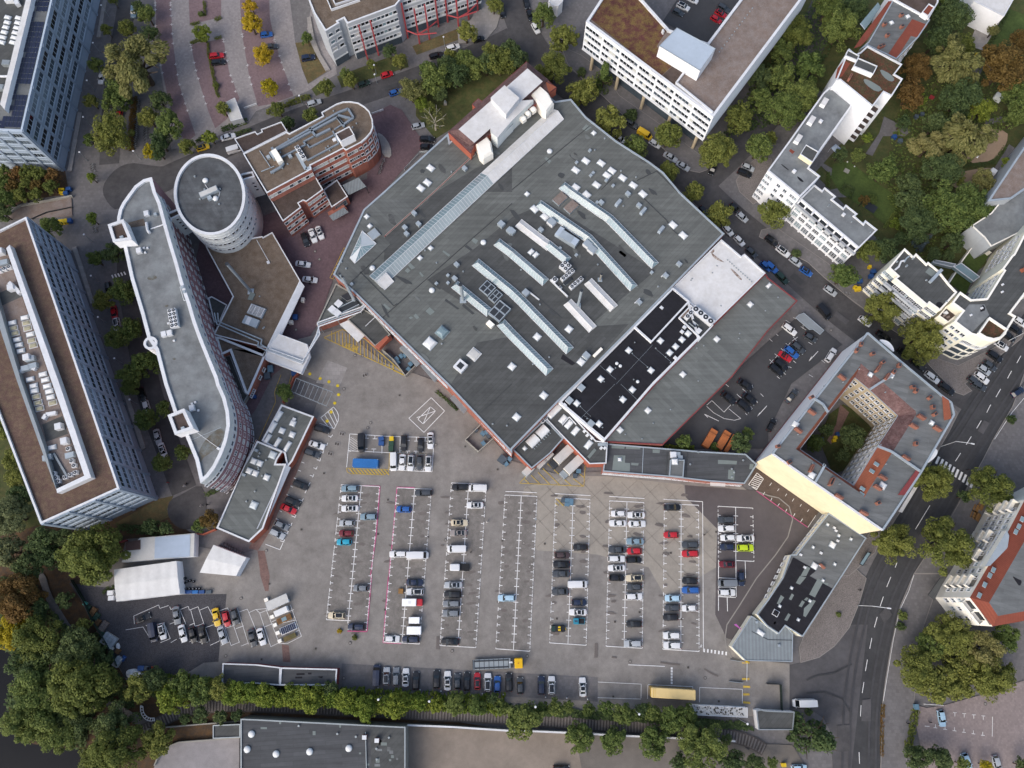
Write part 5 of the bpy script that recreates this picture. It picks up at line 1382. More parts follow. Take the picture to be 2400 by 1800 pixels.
for s in ('s:1270,1000', 's:1345,920', 's:1430,855'):
 c = G(P(s)[0], 12.5)
 put('air_elbow', cached('elb', lambda: MB().box((0, 0, 0), (1.5, 2.4, 1.6), 'white_warm').dome((0, -.6, 1.6), .9, .6, 'white_warm', 10, 3).mesh('air_elbow')), EH, c - Vector((0, 0, 1.4)), R(40))
MB().prism(GP('s:870,1250 1120,1040 1125,1115 905,1335', 13.2), HH, 13.2, 'white_panel', 'grey_metal').build('louvre_box', EH)
vol(EH, GP('s:460,790 560,695 625,745 530,850', 12.9), HH - 1, 12.9, 'brick_orange', 'tile_dark', .05, .02, 'band_red')
MB().face(GP('s:1650,425 1825,510 1705,600', 13.2), 'tile_orange').build('gable', EH)
# brick wall strip and rails along the hall's yard side
hs_a, hs_b = GP('11:850,870 1650,1659', HH)
facade(EH, hs_a, hs_b, 16, [5.2], win_mesh(2.0, 2.0, 3, 2, 'white_metal', 'glass_tint', .1))
hs_c, hs_d = GP('12:1680,10 2212,595', HH)
facade(EH, hs_c, hs_d, 10, [5.2], win_mesh(2.0, 2.0, 3, 2, 'white_metal', 'glass_tint', .1))
MB().prism(GP('11:1240,1345 1275,1320 1420,1480 1385,1510', 4.5), 4.2, 4.5, 'zinc', 'corrugated_grey', True).build('lean_to_roof', EH)
MB().prism(GP('11:1420,1500 1450,1480 1580,1600 1545,1645', 4.5), 4.2, 4.5, 'zinc', 'corrugated_grey', True).build('lean_to_roof', EH)
MB().prism(GP('12:1675,120 1710,92 1830,215 1795,255', 3.2), 2.9, 3.2, 'zinc', 'corrugated_grey', True).build('lean_to_roof', EH)
# ---- black-roofed block, white-roofed block, plant deck
EK, _ = bld('black_roof_block', 'block with jet black felt roof and white rims behind the hall', '22:405,155 800,490 21:1225,1659 1620,1265 1530,945 1395,825 1050,1165 560,1659', 9.0, 'white_wall', 'felt_black', pw=.55, ph=.5, pm='white_metal')
zr = 8.5
vol(EK, GP('21:1390,825 1535,945 1205,1300 1055,1165', 9.6), 8.2, 9.6, 'white_wall', 'felt_black', .4, .5, 'white_metal')
many(EK, 'rooflight', m_rooflight(1.35, 1.35), '21:1008,1370 847,1535 767,1617 1200,1543 1468,1277 1413,1337 1362,1390 1282,1287 1520,1225 22:1040,50 958,135 752,345 560,168', zr, R(-42))
many(EK, 'roof_unit', m_box(1.7, 1.7, .8, 'white_metal', 'zinc'), '22:680,345 495,145 598,35', zr, R(-42))
many(EK, 'dome_light', m_round(.42), '21:905,1483 935,1505 1085,1640', zr)
many(EK, 'roof_vent', m_vent(.2, .4), '21:1060,1302 1038,1397 1170,1515 1240,1352 1327,1428 1368,1477 1050,1622 795,1640 893,1522 1545,1330 1415,1045 1480,975 22:590,195 648,300 782,377 930,112', zr)
many(EK, 'roof_unit', m_box(1.0, .8, .6, 'white_metal'), '21:1290,1005 1488,1172 1467,1210 1410,1437 22:455,185', 8.6, R(-42))
for s in ('21:1215,1320 900,1659', '21:760,1500 900,1620', '21:1240,1352 1400,1490', '21:1040,1400 1170,1510', '22:590,300 890,0', '22:940,0 1085,140', '22:590,195 680,280', '22:620,270 780,380'):
 pipe(EK, s, zr + .03, .03, 'zinc', 'lightning_wire', 4)
EN, _ = bld('white_roof_block', 'block with bright white membrane roof stained brown beside the diagonal street', '21:1810,410 1980,555 2010,535 2190,700 1740,1140 1545,965 1395,820', 8.6, 'brick_orange', 'membrane_white', pw=.35, ph=.35, pm='white_metal')
mat('rust_stain', '#6d5548', .9, .2, 1.5, .2, col2='#b9b0a8')
for s in ('21:1715,515 1750,545 1810,590 1840,610 1800,600 1740,570', '21:1880,650 1930,690 1980,740 1990,770 1950,740 1905,690', '21:1720,490 1755,500 1740,530 1700,520'):
 patch(EN, smooth(ccw(GP(s, 8.25)), True, 2), 8.25, 'rust_stain', 'stain')
many(EN, 'roof_vent', m_vent(.22, .25), ' '.join(['21:%d,%d' % (1860 + i * 19, 590 + i * 17) for i in range(12)]) + ' 21:1555,750 1545,765 1805,985 1730,700 1770,640', 8.25)
EM, _ = bld('chiller_deck', 'fenced rooftop chiller deck with white fan units between black and white roofs', '21:1545,975 1740,1150 1630,1265 1440,1085', 9.2, 'white_wall', 'felt_patch_dark', cat='plant deck', pw=.3, ph=.6, pm='white_metal')
many(EM, 'air_conditioner', m_ac(4, 1, 1.75, 1.7), '21:1640,1080', 8.6, R(-42)); many(EM, 'air_conditioner', m_ac(1, 2, 1.3, 1.6), '21:1520,1075', 8.6, R(-42))
many(EM, 'roof_unit', m_box(2.2, .5, .8, 'zinc', 'dark_metal'), '21:1555,1150 1585,1130', 8.6, R(-42)); many(EM, 'roof_unit', m_box(1.3, 1.2, 1.0, 'white_metal'), '21:1610,1205', 8.6, R(-42))
patch(EM, '21:1450,1080 1540,990 1560,1005 1465,1095', 8.6, 'rust_stain')
# ---- long grey roof strip
EL, _ = bld('grey_roof_block', 'long building with plain grey-green felt roof beside the staff car park', '22:790,500 21:1235,1659 1740,1150 2190,705 31:0,740 255,940 0,1200 22:1900,-60 1305,525', 5.8, 'brick_wall', 'felt_green', pw=.25, ph=.2, pm='band_red')
many(EL, 'rooflight', m_rooflight(1.35, 1.35), '21:2057,973 1768,1273 1475,1577 22:1173,230 933,398', 5.6, R(-45))
many(EL, 'rooflight', m_rooflight(.9, 1.5), '31:5,810', 5.6, R(-45))
many(EL, 'roof_vent', m_vent(.22, .35), '21:1595,1350 1655,1330 1957,1268 2188,1028 1607,1635 1965,1225 22:1368,223 1122,475 1218,340 978,437 31:85,912', 5.6)
# ---- annexes between hall and lot
EX, _ = bld('loading_block', 'grey-roofed loading block with two white barrel rooflights at the hall corner', '22:5,565 285,300 445,470 400,520 330,600 170,730', 6.0, 'brick_orange', 'felt_dark', pw=.3, ph=.35, pm='zinc')
for s in ('22:180,493', '22:262,413'):
 p = G(P(s)[0], 5.65)
 def mk():
  mb = MB().box((0, 0, -.03), (3.2, 2.6, .3), 'white_metal'); prev = None
  for k in range(9):
   t_ = math.pi * k / 8
   ring = [Vector((-1.6, 1.25 * math.cos(t_), .27 + .75 * math.sin(t_))), Vector((1.6, 1.25 * math.cos(t_), .27 + .75 * math.sin(t_)))]
   if prev: mb.face([prev[0], prev[1], ring[1], ring[0]], 'dome_white')
   prev = ring
  for x in (-1.6, 1.6): mb.face([(x, 1.25 * math.cos(math.pi * k / 8), .27 + .75 * math.sin(math.pi * k / 8)) for k in range(9)], 'dome_white')
  for k in range(4): mb.box((-1.2 + k * .8, -1.6, .2), (.12, .8, .1), 'zinc')
  return mb.mesh('barrel_light')
 put('barrel_light', cached('brl', mk), EX, p, R(45))
many(EX, 'air_conditioner', m_ac(2, 1, .95, 1.0), '22:275,315', 5.65, R(45)); many(EX, 'rooflight', m_rooflight(.9, .9), '22:110,557', 5.65, R(45)); pipe(EX, '22:300,330 450,468', 5.75, .12, 'white_metal')
EX2, _ = bld('loading_block', 'narrow annex roof with small white rooflights beside the black roof', '22:290,295 420,165 725,490 825,505 815,685 670,690 450,465', 6.4, 'brick_orange', 'felt_dark', pw=.25, ph=.3, pm='white_metal')
many(EX2, 'rooflight', m_rooflight(1.3, 2.3), '22:440,305 490,350 548,407 660,525', 6.1, R(-40)); many(EX2, 'roof_unit', m_box(.8, .7, .6, 'white_metal'), '22:650,445 690,470 625,410 770,555 800,555', 6.1, R(45))
many(EX2, 'rooflight', m_rooflight(2.0, 4.2, 'dome_white', 'zinc', .3), '22:360,235', 6.1, R(-45))
pipe(EX2, '22:435,355 495,285 555,350', 6.5, .15, 'white_metal')
many(EX2, 'roof_unit', m_box(.8, 3.0, .3, 'felt_patch'), '22:690,600', 6.1, R(-40)); many(EX2, 'roof_unit', m_box(2.4, .8, .5, 'zinc'), '22:780,525', 6.1, 0)
for s in ('22:250,690', '22:140,755', '22:305,635'):
 put('loading_ramp', cached('lr', lambda: MB().box((0, 0, 0), (3.2, 1.9, 2.6), 'zinc', 0, 'corrugated').mesh('loading_ramp')), EX, G(P(s)[0], 0), R(45))
EY, _ = bld('row_building', 'long low building with dark felt roof along the top of the parking lot', '22:820,515 1600,580 2020,605 2118,695 2010,862 1700,840 1350,800 785,755', 5.0, 'brick_wall', 'felt_ew', pw=.3, ph=.25, pm='zinc')
zr = 4.75
for s in ('22:880,615 980,618 975,680 1020,685 1018,758 865,745', '22:860,525 975,535 970,560 860,555', '22:985,535 1110,540 1108,565 985,560', '22:1215,565 1278,568 1275,598 1215,595', '22:1780,655 1945,665 1940,695 1780,690', '22:1870,740 1925,745 1920,830 1865,820', '22:1030,680 1095,685 1090,705 1030,702', '22:2055,690 2090,695 2080,740 2050,735'):
 patch(EY, s, zr, 'felt_patch')
vol(EY, GP('22:1370,655 1490,655 1480,805 1360,795', 6.0), 4.6, 6.0, 'zinc', 'felt_plain', .2, .2, 'zinc')
many(EY, 'rooflight', m_rooflight(1.5, 1.5), '22:1405,672', 5.8, 0); many(EY, 'rooflight', m_rooflight(.85, .85), '22:930,653', zr, 0)
many(EY, 'roof_unit', m_box(1.6, 1.6, 1.0, 'white_metal'), '22:1390,615', zr, 0); many(EY, 'roof_unit', m_box(1.4, 1.0, .6, 'zinc'), '22:1430,605 1450,635', zr, 0)
many(EY, 'roof_vent', m_vent(.3, .5), '22:1537,695 1608,590 1917,765 1897,735 1898,805 1995,660', zr)
MB().prism(GP('22:1715,842 1845,850 1843,885 1715,878', 3.2), 2.9, 3.2, 'white_metal', 'membrane_white', True).build('door_canopy', EY)
facade(EY, *GP('22:790,755 1350,800', 5), 12, [1.2], win_mesh(1.2, 1.6, 2, 1, 'white_metal', 'glass_dark', .1)); facade(EY, *GP('22:1350,800 2010,862', 5), 13, [1.2], win_mesh(1.2, 1.6, 2, 1, 'white_metal', 'glass_dark', .1))
duct(EY, '22:1340,590 1330,795', zr, .2, .12, 'felt_patch_dark', 'roof_kerb'); duct(EY, '22:1515,590 1505,810', zr, .2, .12, 'felt_patch_dark', 'roof_kerb'); duct(EY, '22:1135,550 1125,780', zr, .15, .08, 'zinc', 'roof_kerb')
# ---- houses at the corner of the main road
EZ, _ = bld('corner_depot', 'grey felt-roofed depot leaning against the cream house, right of the lot', '32:525,1115 850,1330 640,1659 33:620,30 300,525 150,430 95,500 0,440 23:2115,330 2212,205 33:125,15 32:195,1475 245,1475', 4.6, 'ivory_wall', 'felt_plain', pw=.22, ph=.25, pm='zinc')
zr = 4.35
patch(EZ, '32:225,1500 420,1610 360,1659 33:560,110 300,510 155,425 90,480 0,420 23:2135,335 2212,225 33:135,25 32:215,1500', zr, 'felt_black')
for s in ('33:240,60 275,0 330,10 275,75', '33:355,160 430,20 480,45 405,185', '33:180,200 205,150 225,165 200,210', '33:75,240 110,165 140,185 100,245', '33:265,260 295,210 318,225 290,270', '33:310,280 390,205 412,215 325,355 305,345', '33:140,380 175,320 195,335 165,390', '33:90,365 110,330 130,340 112,370', '33:290,135 325,75 352,90 318,155', '33:190,70 215,45 225,65 205,90', '33:480,60 520,60 515,95 480,95', '33:45,410 60,390 72,400 60,420', '32:280,1659 330,1570 365,1590 330,1659', '33:330,185 310,205 335,215 350,190'):
 patch(EZ, s, zr, 'felt_patch')
many(EZ, 'rooflight', m_rooflight(1.4, 1.4), '32:555,1390 400,1572', zr, R(-32)); many(EZ, 'rooflight', m_rooflight(.55, .55), '32:715,1340 575,1557 388,1410 610,1310 513,1215 33:202,103 360,215 100,260 260,377 473,38', zr, R(-32))
many(EZ, 'rooflight', m_rooflight(1.3, 1.3, 'felt_black', 'white_metal'), '33:65,320', zr, R(-32)); many(EZ, 'roof_unit', m_box(.7, .5, .5, 'white_metal'), '32:570,1243 585,1268 600,1355 455,1460 450,1568 280,1475 315,1585', zr, R(-32))
many(EZ, 'chimney', m_box(1.6, .5, 1.2, 'chimney_brick'), '32:460,1575', zr, R(-45))
facade(EZ, *GP('32:525,1115 245,1475', 4.6), 9, [1.4], win_mesh(1.0, 1.5, 1, 2, 'white_metal', 'glass_tint', .1)); facade(EZ, *GP('32:195,1475 33:0,205', 4.6), 7, [1.4], win_mesh(1.0, 1.5, 1, 2, 'white_metal', 'glass_dark', .1))
EZ2, _ = bld('slate_kiosk', 'pointed pavilion with grey sheet roof at the tip of the depot', '23:2070,345 2212,440 33:75,498 150,425 215,500 210,740 -20,735 23:2020,730 1900,610', 3.6, 'ivory_wall', 'slate_grey', cat='pavilion', pw=.15, ph=.12, pm='zinc')
many(EZ2, 'rooflight', m_rooflight(1.9, 1.0), '23:2145,490', 3.48, R(-35)); many(EZ2, 'roof_unit', m_box(.6, .6, .5, 'zinc'), '33:92,600 23:2113,398', 3.48, 0)
duct(EZ2, '33:-140,480 0,550 210,555', 3.45, .15, .1, 'felt_patch_dark', 'roof_kerb')
# ---- cream courtyard house
HN, HI = 18.0, 15.6
O_ = GP('n:1250,85 1580,370 1990,712 2085,780 2112,900 1778,1480 32:990,1262 n:300,1290', HN)
I_ = GP('n:1120,530 1265,650 1550,910 1550,910 1550,912 1360,1200 1110,1610 570,1245', HI)
c = sum(O_, Vector()) / 8
EC = thing('courtyard_house', 'four-wing courtyard house with cream gable wall and red tiled inner roofs', 'building', (c.x, c.y, 0))
wm = {0: 'ivory_wall', 1: 'ivory_wall', 2: 'ivory_wall', 3: 'ivory_wall', 4: 'white_warm', 5: 'white_warm', 6: 'cream_wall', 7: 'white_wall'}
rm = ['tile_dark', 'tile_dark', 'tile_dark', 'tile_dark', 'tile_dark', 'tile_orange', 'tile_orange', 'tile_orange']
mid_t = .72
for i in range(8):
 j = (i + 1) % 8
 o0, o1, n0, n1 = O_[i], O_[j], I_[i], I_[j]
 g = lambda p, z: Vector((p.x, p.y, z))
 mo = (o0 + o1) / 2
 if (o1 - o0).length > .3:
  MB().face([g(o1, 0), g(o0, 0), g(o0, HN), g(o1, HN)], wm[i]).build('wall', EC)
 t0 = mid_t
 if i in (6, 7): t0 = .78
 m0, m1 = o0.lerp(n0, t0), o1.lerp(n1, t0)
 MB().face([g(o0, HN - .3), g(m0, HN - .3), g(m1, HN - .3), g(o1, HN - .3)], 'felt_plain').build('roof', EC)
 tm = rm[i]
 if (n1 - n0).length > .3 or i in (2, 3):
  MB().face([g(m0, HN - .3), g(n0, HI), g(n1, HI), g(m1, HN - .3)], tm).build('tiled_roof', EC)
 if (n1 - n0).length > .3:
  MB().face([g(n0, 0), g(n1, 0), g(n1, HI), g(n0, HI)], 'white_warm' if i in (5,) else 'beige_wall').build('inner_wall', EC)
  MB().bar(g(n0, HI - .12), g(n1, HI - .12), .25, .14, 'zinc').build('gutter', EC)
 MB().bar(g(o0, HN - .32), g(o1, HN - .32), .5, .36 + .004 * i, 'zinc' if i != 6 else 'white_metal').build('parapet', EC)
ww = [win_mesh(1.1, 1.6, 2, 1, 'white_metal', g, .12) for g in ('glass_dark', 'glass_tint')]
for i, k in ((0, 2), (1, 6), (4, 5), (5, 6), (6, 7), (7, 8)):
 facade(EC, I_[i], I_[(i + 1) % 8], k, [12.6, 9.4, 6.2, 3.0], lambda c_, r_: pick(ww, (4, 1)), inv=False)
band(EC, O_[7], O_[0], 0, 1.2, 'band_red', .05, 'plinth')
for s in ('n:690,730 800,800 850,880', 'n:1270,650 1360,590 1490,515', 'n:1340,1215 1480,1270 1765,1465', 'n:820,1400 725,1570', 'n:800,1400 815,1410'):
 p = GP(s, HN); MB().bar(p[0], p[1], .55, .5, 'zinc').build('party_wall', EC)
 if len(p) > 2: MB().bar(p[1], p[2], .55, .5, 'zinc').build('party_wall', EC)
ch = MB().box((0, 0, -.4), (2.0, .6, 1.7), 'chimney_brick')
for k in range(5): ch.cyl((-.75 + k * .37, 0, 1.3), .12, .15, 'dark_metal', 6)
ch1 = ch.mesh('chimney'); ch2 = MB().box((0, 0, -.4), (1.0, .8, 1.4), 'chimney_brick').box((0, 0, 1.0), (.7, .5, .12), 'dark_metal').mesh('chimney')
for s, a in (('985,535', -40), ('1340,450', 52), ('1430,530', 52), ('1775,930', -35), ('1700,1020', -35), ('1935,1045', -35), ('1620,1335', -35), ('685,880', -38), ('550,1060', -38), ('680,1440', 60), ('875,1575', 60), ('1390,1530', -35), ('1340,1630', -35)):
 put('chimney', ch1, EC, G(P('n:' + s)[0], HN), R(a))
for s in ('1290,300', '1390,385', '1175,205', '1130,265', '1555,415', '1690,630', '1722,667', '1860,735', '1890,830', '1910,900', '1720,1195', '350,1220', '685,730', '460,1375', '1500,480'):
 put('chimney', ch2, EC, G(P('n:' + s)[0], HN), rnd.uniform(0, 1.5))
for s in ('180,680', '945,1030'): put('chimney', ch2, EC, G(P('32:' + s)[0], HN), .5)
for s in ('545,845', '605,975', '820,1115'): put('chimney', ch1, EC, G(P('32:' + s)[0], HN), R(60 if s[0] == '5' else -30))
many(EC, 'rooflight', m_rooflight(1.5, 1.5), 'n:525,1000 690,1505 1395,1610', HN - .2, R(-35)); many(EC, 'rooflight', m_rooflight(1.0, 1.0), 'n:1885,985 1275,503 1485,515', HN - .2, R(-35))
vw = MB().box((0, 0, 0), (1.3, .9, .18), 'white_metal', 0, 'glass_pale').mesh('roof_window')
for s in ('n:770,890 700,985 672,1020 560,1150 515,1195 1335,1395 1290,1465', '32:815,905 808,952'):
 for p in GP(s, HN - .6): put('roof_window', vw, EC, p, R(-35))
many(EC, 'roof_vent', m_vent(.2, .5), 'n:810,620 1000,580 1420,680 1160,450 700,1385 965,1595 1430,1395 550,1100 1375,1205', HN - .2)
for s in ('n:1340,150 1440,160 1500,220 1515,290 1450,230', 'n:1890,1240 1950,1250 1930,1320 1830,1400 1840,1340'):
 q = smooth(ccw(GP(s, HN - 1)), True, 2); MB().prism(q, HN - 1.2, HN - .8, 'zinc', 'white_metal', True).build('bay_roof', EC)
MB().face(GP('n:1990,712 2060,760 2085,940 2010,960', HN + .1), 'tile_orange').build('corner_roof', EC)
oa, ob = GP('n:1778,1480 32:1060,1215', HN)
dp = GP('32:1290,730 1310,780 1180,960 1120,960', HN + .05); MB().face(dp, 'band_red').build('tiled_roof', EC)
aw = GP('32:1130,1100 1270,870 1300,880 1160,1110', 3.5); MB().prism(aw, 3.2, 3.5, 'white_metal', 'membrane_white', True).build('shop_awning', EC)
# inner court
sheet('house_court', GP('n:1000,800 860,900 760,1150 900,1500 1000,1460 1300,1080 1200,900', 0), 'grass')
sheet('court_path', GP('n:970,800 1060,880 960,1080 880,1200 840,1160 930,1000', 0), 'brick_path')
# ---- white apartment houses along the diagonal street
def wset(w, h, nx, ny, fr='white_metal'):
 return [win_mesh(w, h, nx, ny, fr, g, .1) for g in ('glass_dark', 'glass_tint', 'glass_pale')]
W3 = wset(2.0, 1.55, 3, 2); W2 = wset(1.1, 1.4, 2, 1); W1 = wset(.9, 1.3, 1, 2)
EPa, pa = bld('apartment_house', 'white five-storey apartment house with grey roof at the street corner', 'p:610,365 1075,748 1368,448 1205,325 30:430,1330 730,905 720,890 545,745 480,800 185,1215', 15.6, 'white_wall', 'membrane_grey', pw=.4, ph=.4, pm='white_metal')
a, b = GP('p:610,365 1075,748', 15.6)
facade(EPa, a, b, [.07, .13, .19, .83, .89, .95], [12.8, 10.0, 7.2, 4.4, 1.6], lambda c_, r_: pick(W1, (3, 3, 2)))
facade(EPa, a, b, [.38, .58], [12.6, 9.8, 7.0, 4.2, 1.4], lambda c_, r_: pick(W2, (4, 2, 1)))
a2_, b2_ = GP('30:430,1330 730,905', 15.6)
facade(EPa, a2_, b2_, 6, [12.4, 9.6, 6.8, 4.0], lambda c_, r_: pick(W2, (4, 2, 1)))
many(EPa, 'roof_unit', m_box(1.0, .8, .8, 'white_metal'), 'p:985,388 30:452,1055', 15.2, R(-40))
vol(EPa, GP('30:330,1250 435,1310 385,1400 280,1330', 17.2), 15, 17.2, 'cream_wall', 'felt_dark', .15, .2, 'white_metal')
dor = MB().prism([Vector((-1.3, -.75, 0)), Vector((1.3, -.75, 0)), Vector((1.3, .75, 0)), Vector((-1.3, .75, 0))], -.3, 1.0, 'white_wall', 'membrane_white').mesh('dormer')
for s in ('30:480,895', '30:370,1050', '30:255,1210'): put('dormer', dor, EPa, G(P(s)[0], 15.6), R(57))
for s in ('p:785,265 830,285 930,370 880,350', 'p:1020,440 1090,480 1140,540 1070,520'): patch(EPa, smooth(ccw(GP(s, 15.2)), True, 2), 15.2, 'felt_black', 'stain')
patch(EPa, 'p:940,55 1000,95 965,130 915,85', 15.2, 'tile_red', 'hatch')
EPb, pb_ = bld('apartment_house', 'lower white apartment house with stepped garden side and loggias', 'p:1080,770 1285,570 1395,655 1430,608 1595,742 1540,782 1700,908 1735,858 1905,992 1860,1022 1990,1132 2015,1083 2190,1218 1925,1482', 13.2, 'white_wall', 'membrane_grey', pw=.35, ph=.35, pm='white_metal')
a, b = GP('p:1080,770 1925,1482', 13.2)
lg = cached('lgg', lambda: MB().face([(-1.6, .02, 0), (-1.6, .02, 1.5), (1.6, .02, 1.5), (1.6, .02, 0)], 'glass_dark').box((0, .65, -.1), (3.4, 1.3, .12), 'white_metal').box((0, 1.25, 0), (3.4, .08, .9), 'grey_wall').mesh('balcony'))
facade(EPb, a, b, 8, [10.6], lg, 'balcony')
facade(EPb, a, b, 8, [7.6, 4.9], lambda c_, r_: pick(W3, (3, 3, 3))); facade(EPb, a, b, 8, [1.2], lambda c_, r_: pick(wset(2.4, 2.3, 3, 3), (2, 3, 4)))
pilasters(EPb, a, b, 8, 0, 12.9, .5, .35, 'white_wall'); pilasters(EPb, a, b, 4, 12.9, 13.1, .4, 1.2, 'white_metal', 'beam')
many(EPb, 'roof_unit', m_box(.9, .8, .7, 'white_metal'), 'p:1695,1010', 12.85, R(-40)); many(EPb, 'roof_vent', m_vent(.2, .4), 'p:1490,865 1475,885 1815,1110 2085,1260', 12.85)
# upper part of the row
EPc, _ = bld('apartment_house', 'white row house with stepped white terrace and mossy roof garden', '30:590,690 625,690 905,920 1000,795 1070,830 1165,680 1095,640 1160,555 860,395 800,450 760,470 700,420', 20.0, 'white_wall', 'moss_roof', pw=.35, ph=.4, pm='white_metal')
patch(EPc, '30:810,470 1090,620 1120,560 870,420', 19.6, 'moss_roof')
for s in ('30:820,680 870,690 1000,770 940,800 840,730', '30:960,590 1060,640 1100,690 1060,710 990,660'): patch(EPc, smooth(ccw(GP(s, 19.6)), True, 1), 19.6, 'felt_patch')
vol(EPc, GP('30:780,500 945,570 910,640 740,570', 21.4), 19.5, 21.4, 'white_wall', 'felt_dark', .2, .2, 'white_metal'); vol(EPc, GP('30:690,430 790,480 770,520 670,480', 20.8), 19.5, 20.8, 'white_wall', 'felt_dark', .2, .2, 'white_metal')
patch(EPc, '30:600,590 660,520 710,550 640,660 580,680', 19.6, 'tile_red'); put('chimney', ch1, EPc, G(P('30:700,680')[0], 19.7), R(60))
blc = cached('blc', lambda: MB().box((0, .9, -.1), (2.6, 1.8, .15), 'white_metal', 0, 'gravel_dark').box((0, 1.75, .05), (2.6, .1, .9), 'white_metal').box((-1.25, .9, .05), (.1, 1.8, .9), 'white_metal').box((1.25, .9, .05), (.1, 1.8, .9), 'white_metal').mesh('balcony'))
facade(EPc, *GP('30:905,920 1000,795', 20), [.75], [17.2, 14.4, 11.6, 8.8, 6.0, 3.2], blc, 'balcony')
facade(EPc, *GP('30:625,690 905,920', 20), [.9], [14.5, 8.5], lambda c_, r_: W1[0])
EPd, _ = bld('apartment_house', 'old apartment house with grey flat roof framed by red tile slopes, top right', '30:790,430 870,360 1080,0 1110,-30 1400,170 1300,320 1110,510 860,390', 17.0, 'beige_wall', 'felt_plain', pw=.3, ph=.2, pm='zinc')
patch(EPd, '30:800,400 860,340 1080,10 1040,10 800,330 740,420', 16.85, 'tile_red', 'tiled_roof'); patch(EPd, '30:1245,165 1380,215 1290,325 1235,310 1110,505 1040,465 1130,330 1160,290', 16.85, 'tile_red', 'tiled_roof')
many(EPd, 'chimney', ch2, '30:1000,220 1145,140 1150,240 1025,315 960,415 985,405', 16.9, .4); many(EPd, 'rooflight', m_rooflight(1.0, 1.0), '30:1065,200 1205,147', 16.8, R(30))
facade(EPd, *GP('30:1300,320 1110,510', 17), 4, [13.6, 10.4, 7.2], lambda c_, r_: pick(W2, (3, 1, 1)))
EPe, _ = bld('apartment_house', 'apartment house with dark gravel roof cut by the top edge', '30:1080,-10 1130,-200 1480,-60 1470,20 1390,160', 17.5, 'white_wall', 'gravel_dark', pw=.35, ph=.3, pm='white_metal')
vol(EPe, GP('30:1330,105 1390,30 1440,60 1385,140', 18.8), 17, 18.8, 'white_wall', 'tile_red', .25, .2, 'white_metal')
MB().prism(GP('30:800,200 950,20 975,60 880,200 840,250', 13), 12.6, 13.0, 'polycarb_blue', 'glass_pale', True).build('winter_garden', EPd)
# ---- pale yellow house on the right with the curved corner
HQ = 17.0
EQa, _ = bld('apartment_house', 'pale yellow apartment house with glazed bays under the grey roof, right', 'q:460,482 665,232 780,340 812,298 950,432 968,408 1110,525 1240,690 1345,800 1125,1040 990,940 960,975 540,622 578,592', HQ, 'ivory_wall', 'felt_dark', pw=.4, ph=.4, pm='white_warm')
a, b = GP('q:460,482 1125,1040', HQ)
a0, b0 = GP('q:540,622 960,975', HQ)
facade(EQa, a0, b0, [.1, .33, .56, .8], [13.4, 10.4, 7.4, 4.4, 1.4], lambda c_, r_: pick(W3, (3, 3, 2)))
facade(EQa, a0, b0, [.21, .45, .68, .93], [13.2, 10.2, 7.2], lg, 'balcony')
facade(EQa, *GP('q:460,482 578,592', HQ), [.35, .75], [13.4, 10.4, 7.4, 4.4, 1.4], lambda c_, r_: pick(W3, (3, 3, 2)))
facade(EQa, *GP('q:990,940 1125,1040', HQ), [.25, .75], [13.4, 10.4, 7.4, 4.4, 1.4], lambda c_, r_: pick(W3, (3, 3, 2)))
zr = HQ - .4
duct(EQa, 'q:980,680 1130,520', zr, .8, .9, 'zinc'); pipe(EQa, 'q:540,510 590,470 620,400 660,390', zr + .3, .25, 'white_metal', 'duct'); pipe(EQa, 'q:660,410 690,360 730,330', zr + .3, .2, 'zinc', 'duct')
patch(EQa, 'q:985,480 1085,550 1015,600 930,540', zr, 'felt_patch'); many(EQa, 'roof_vent', m_vent(.3, .5), 'q:690,460 680,470 940,650 1200,925 560,410 765,370', zr)
patch(EQa, smooth(ccw(GP('q:1080,930 1140,925 1170,970 1120,1010 1070,970', zr)), True, 2), zr, 'felt_black', 'stain')
EQb, _ = bld('apartment_house', 'pale apartment wing with curved glazed corner at the crossing, right edge', 'q:1280,935 1385,795 1530,895 1730,880 1955,520 1930,500 2060,320 2080,310 2240,0 2500,-300 2700,600 2230,820 2040,1072 2110,1112 1990,1300 1975,1345 1900,1415 1800,1442 1700,1420 1600,1365 1530,1345 1310,1180 1420,1040', HQ, 'ivory_wall', 'felt_dark', pw=.45, ph=.4, pm='white_warm')
facade(EQb, *GP('q:1310,1180 1530,1345', HQ), [.2, .5, .8], [13.6, 10.6, 7.6, 4.6], lambda c_, r_: pick(W2, (4, 2, 2)))
facade(EQb, *GP('q:1730,880 1955,520', HQ), 6, [13.4, 10.4, 7.4, 4.4], lambda c_, r_: pick(W2, (3, 2, 3))); facade(EQb, *GP('q:2060,320 2240,0', HQ), 5, [13.4, 10.4, 7.4, 4.4], lambda c_, r_: pick(W2, (3, 2, 3)))
cv = smooth(GP('q:1530,1345 1600,1365 1700,1420 1800,1442 1900,1415 1975,1345', HQ), False, 2)
for i in range(len(cv) - 1):
 if (cv[i + 1] - cv[i]).length < .3: continue
 for zb in (1.0, 4.2, 7.4): band(EQb, cv[i], cv[i + 1], zb, zb + 2.3, 'glass_tint', .06, 'glazing')
 for zb in (3.4, 6.6, 9.8): band(EQb, cv[i], cv[i + 1], zb, zb + .6, 'white_warm', .18, 'balcony_front')
 facade(EQb, cv[i], cv[i + 1], 1, [11.0], W1[0])
zr = HQ - .4
vol(EQb, GP('q:1745,1135 1985,1295 1900,1400 1800,1425 1700,1400 1600,1340', HQ + .05), HQ - .3, HQ + .8, 'white_warm', 'moss_roof', .35, .8, 'white_warm')
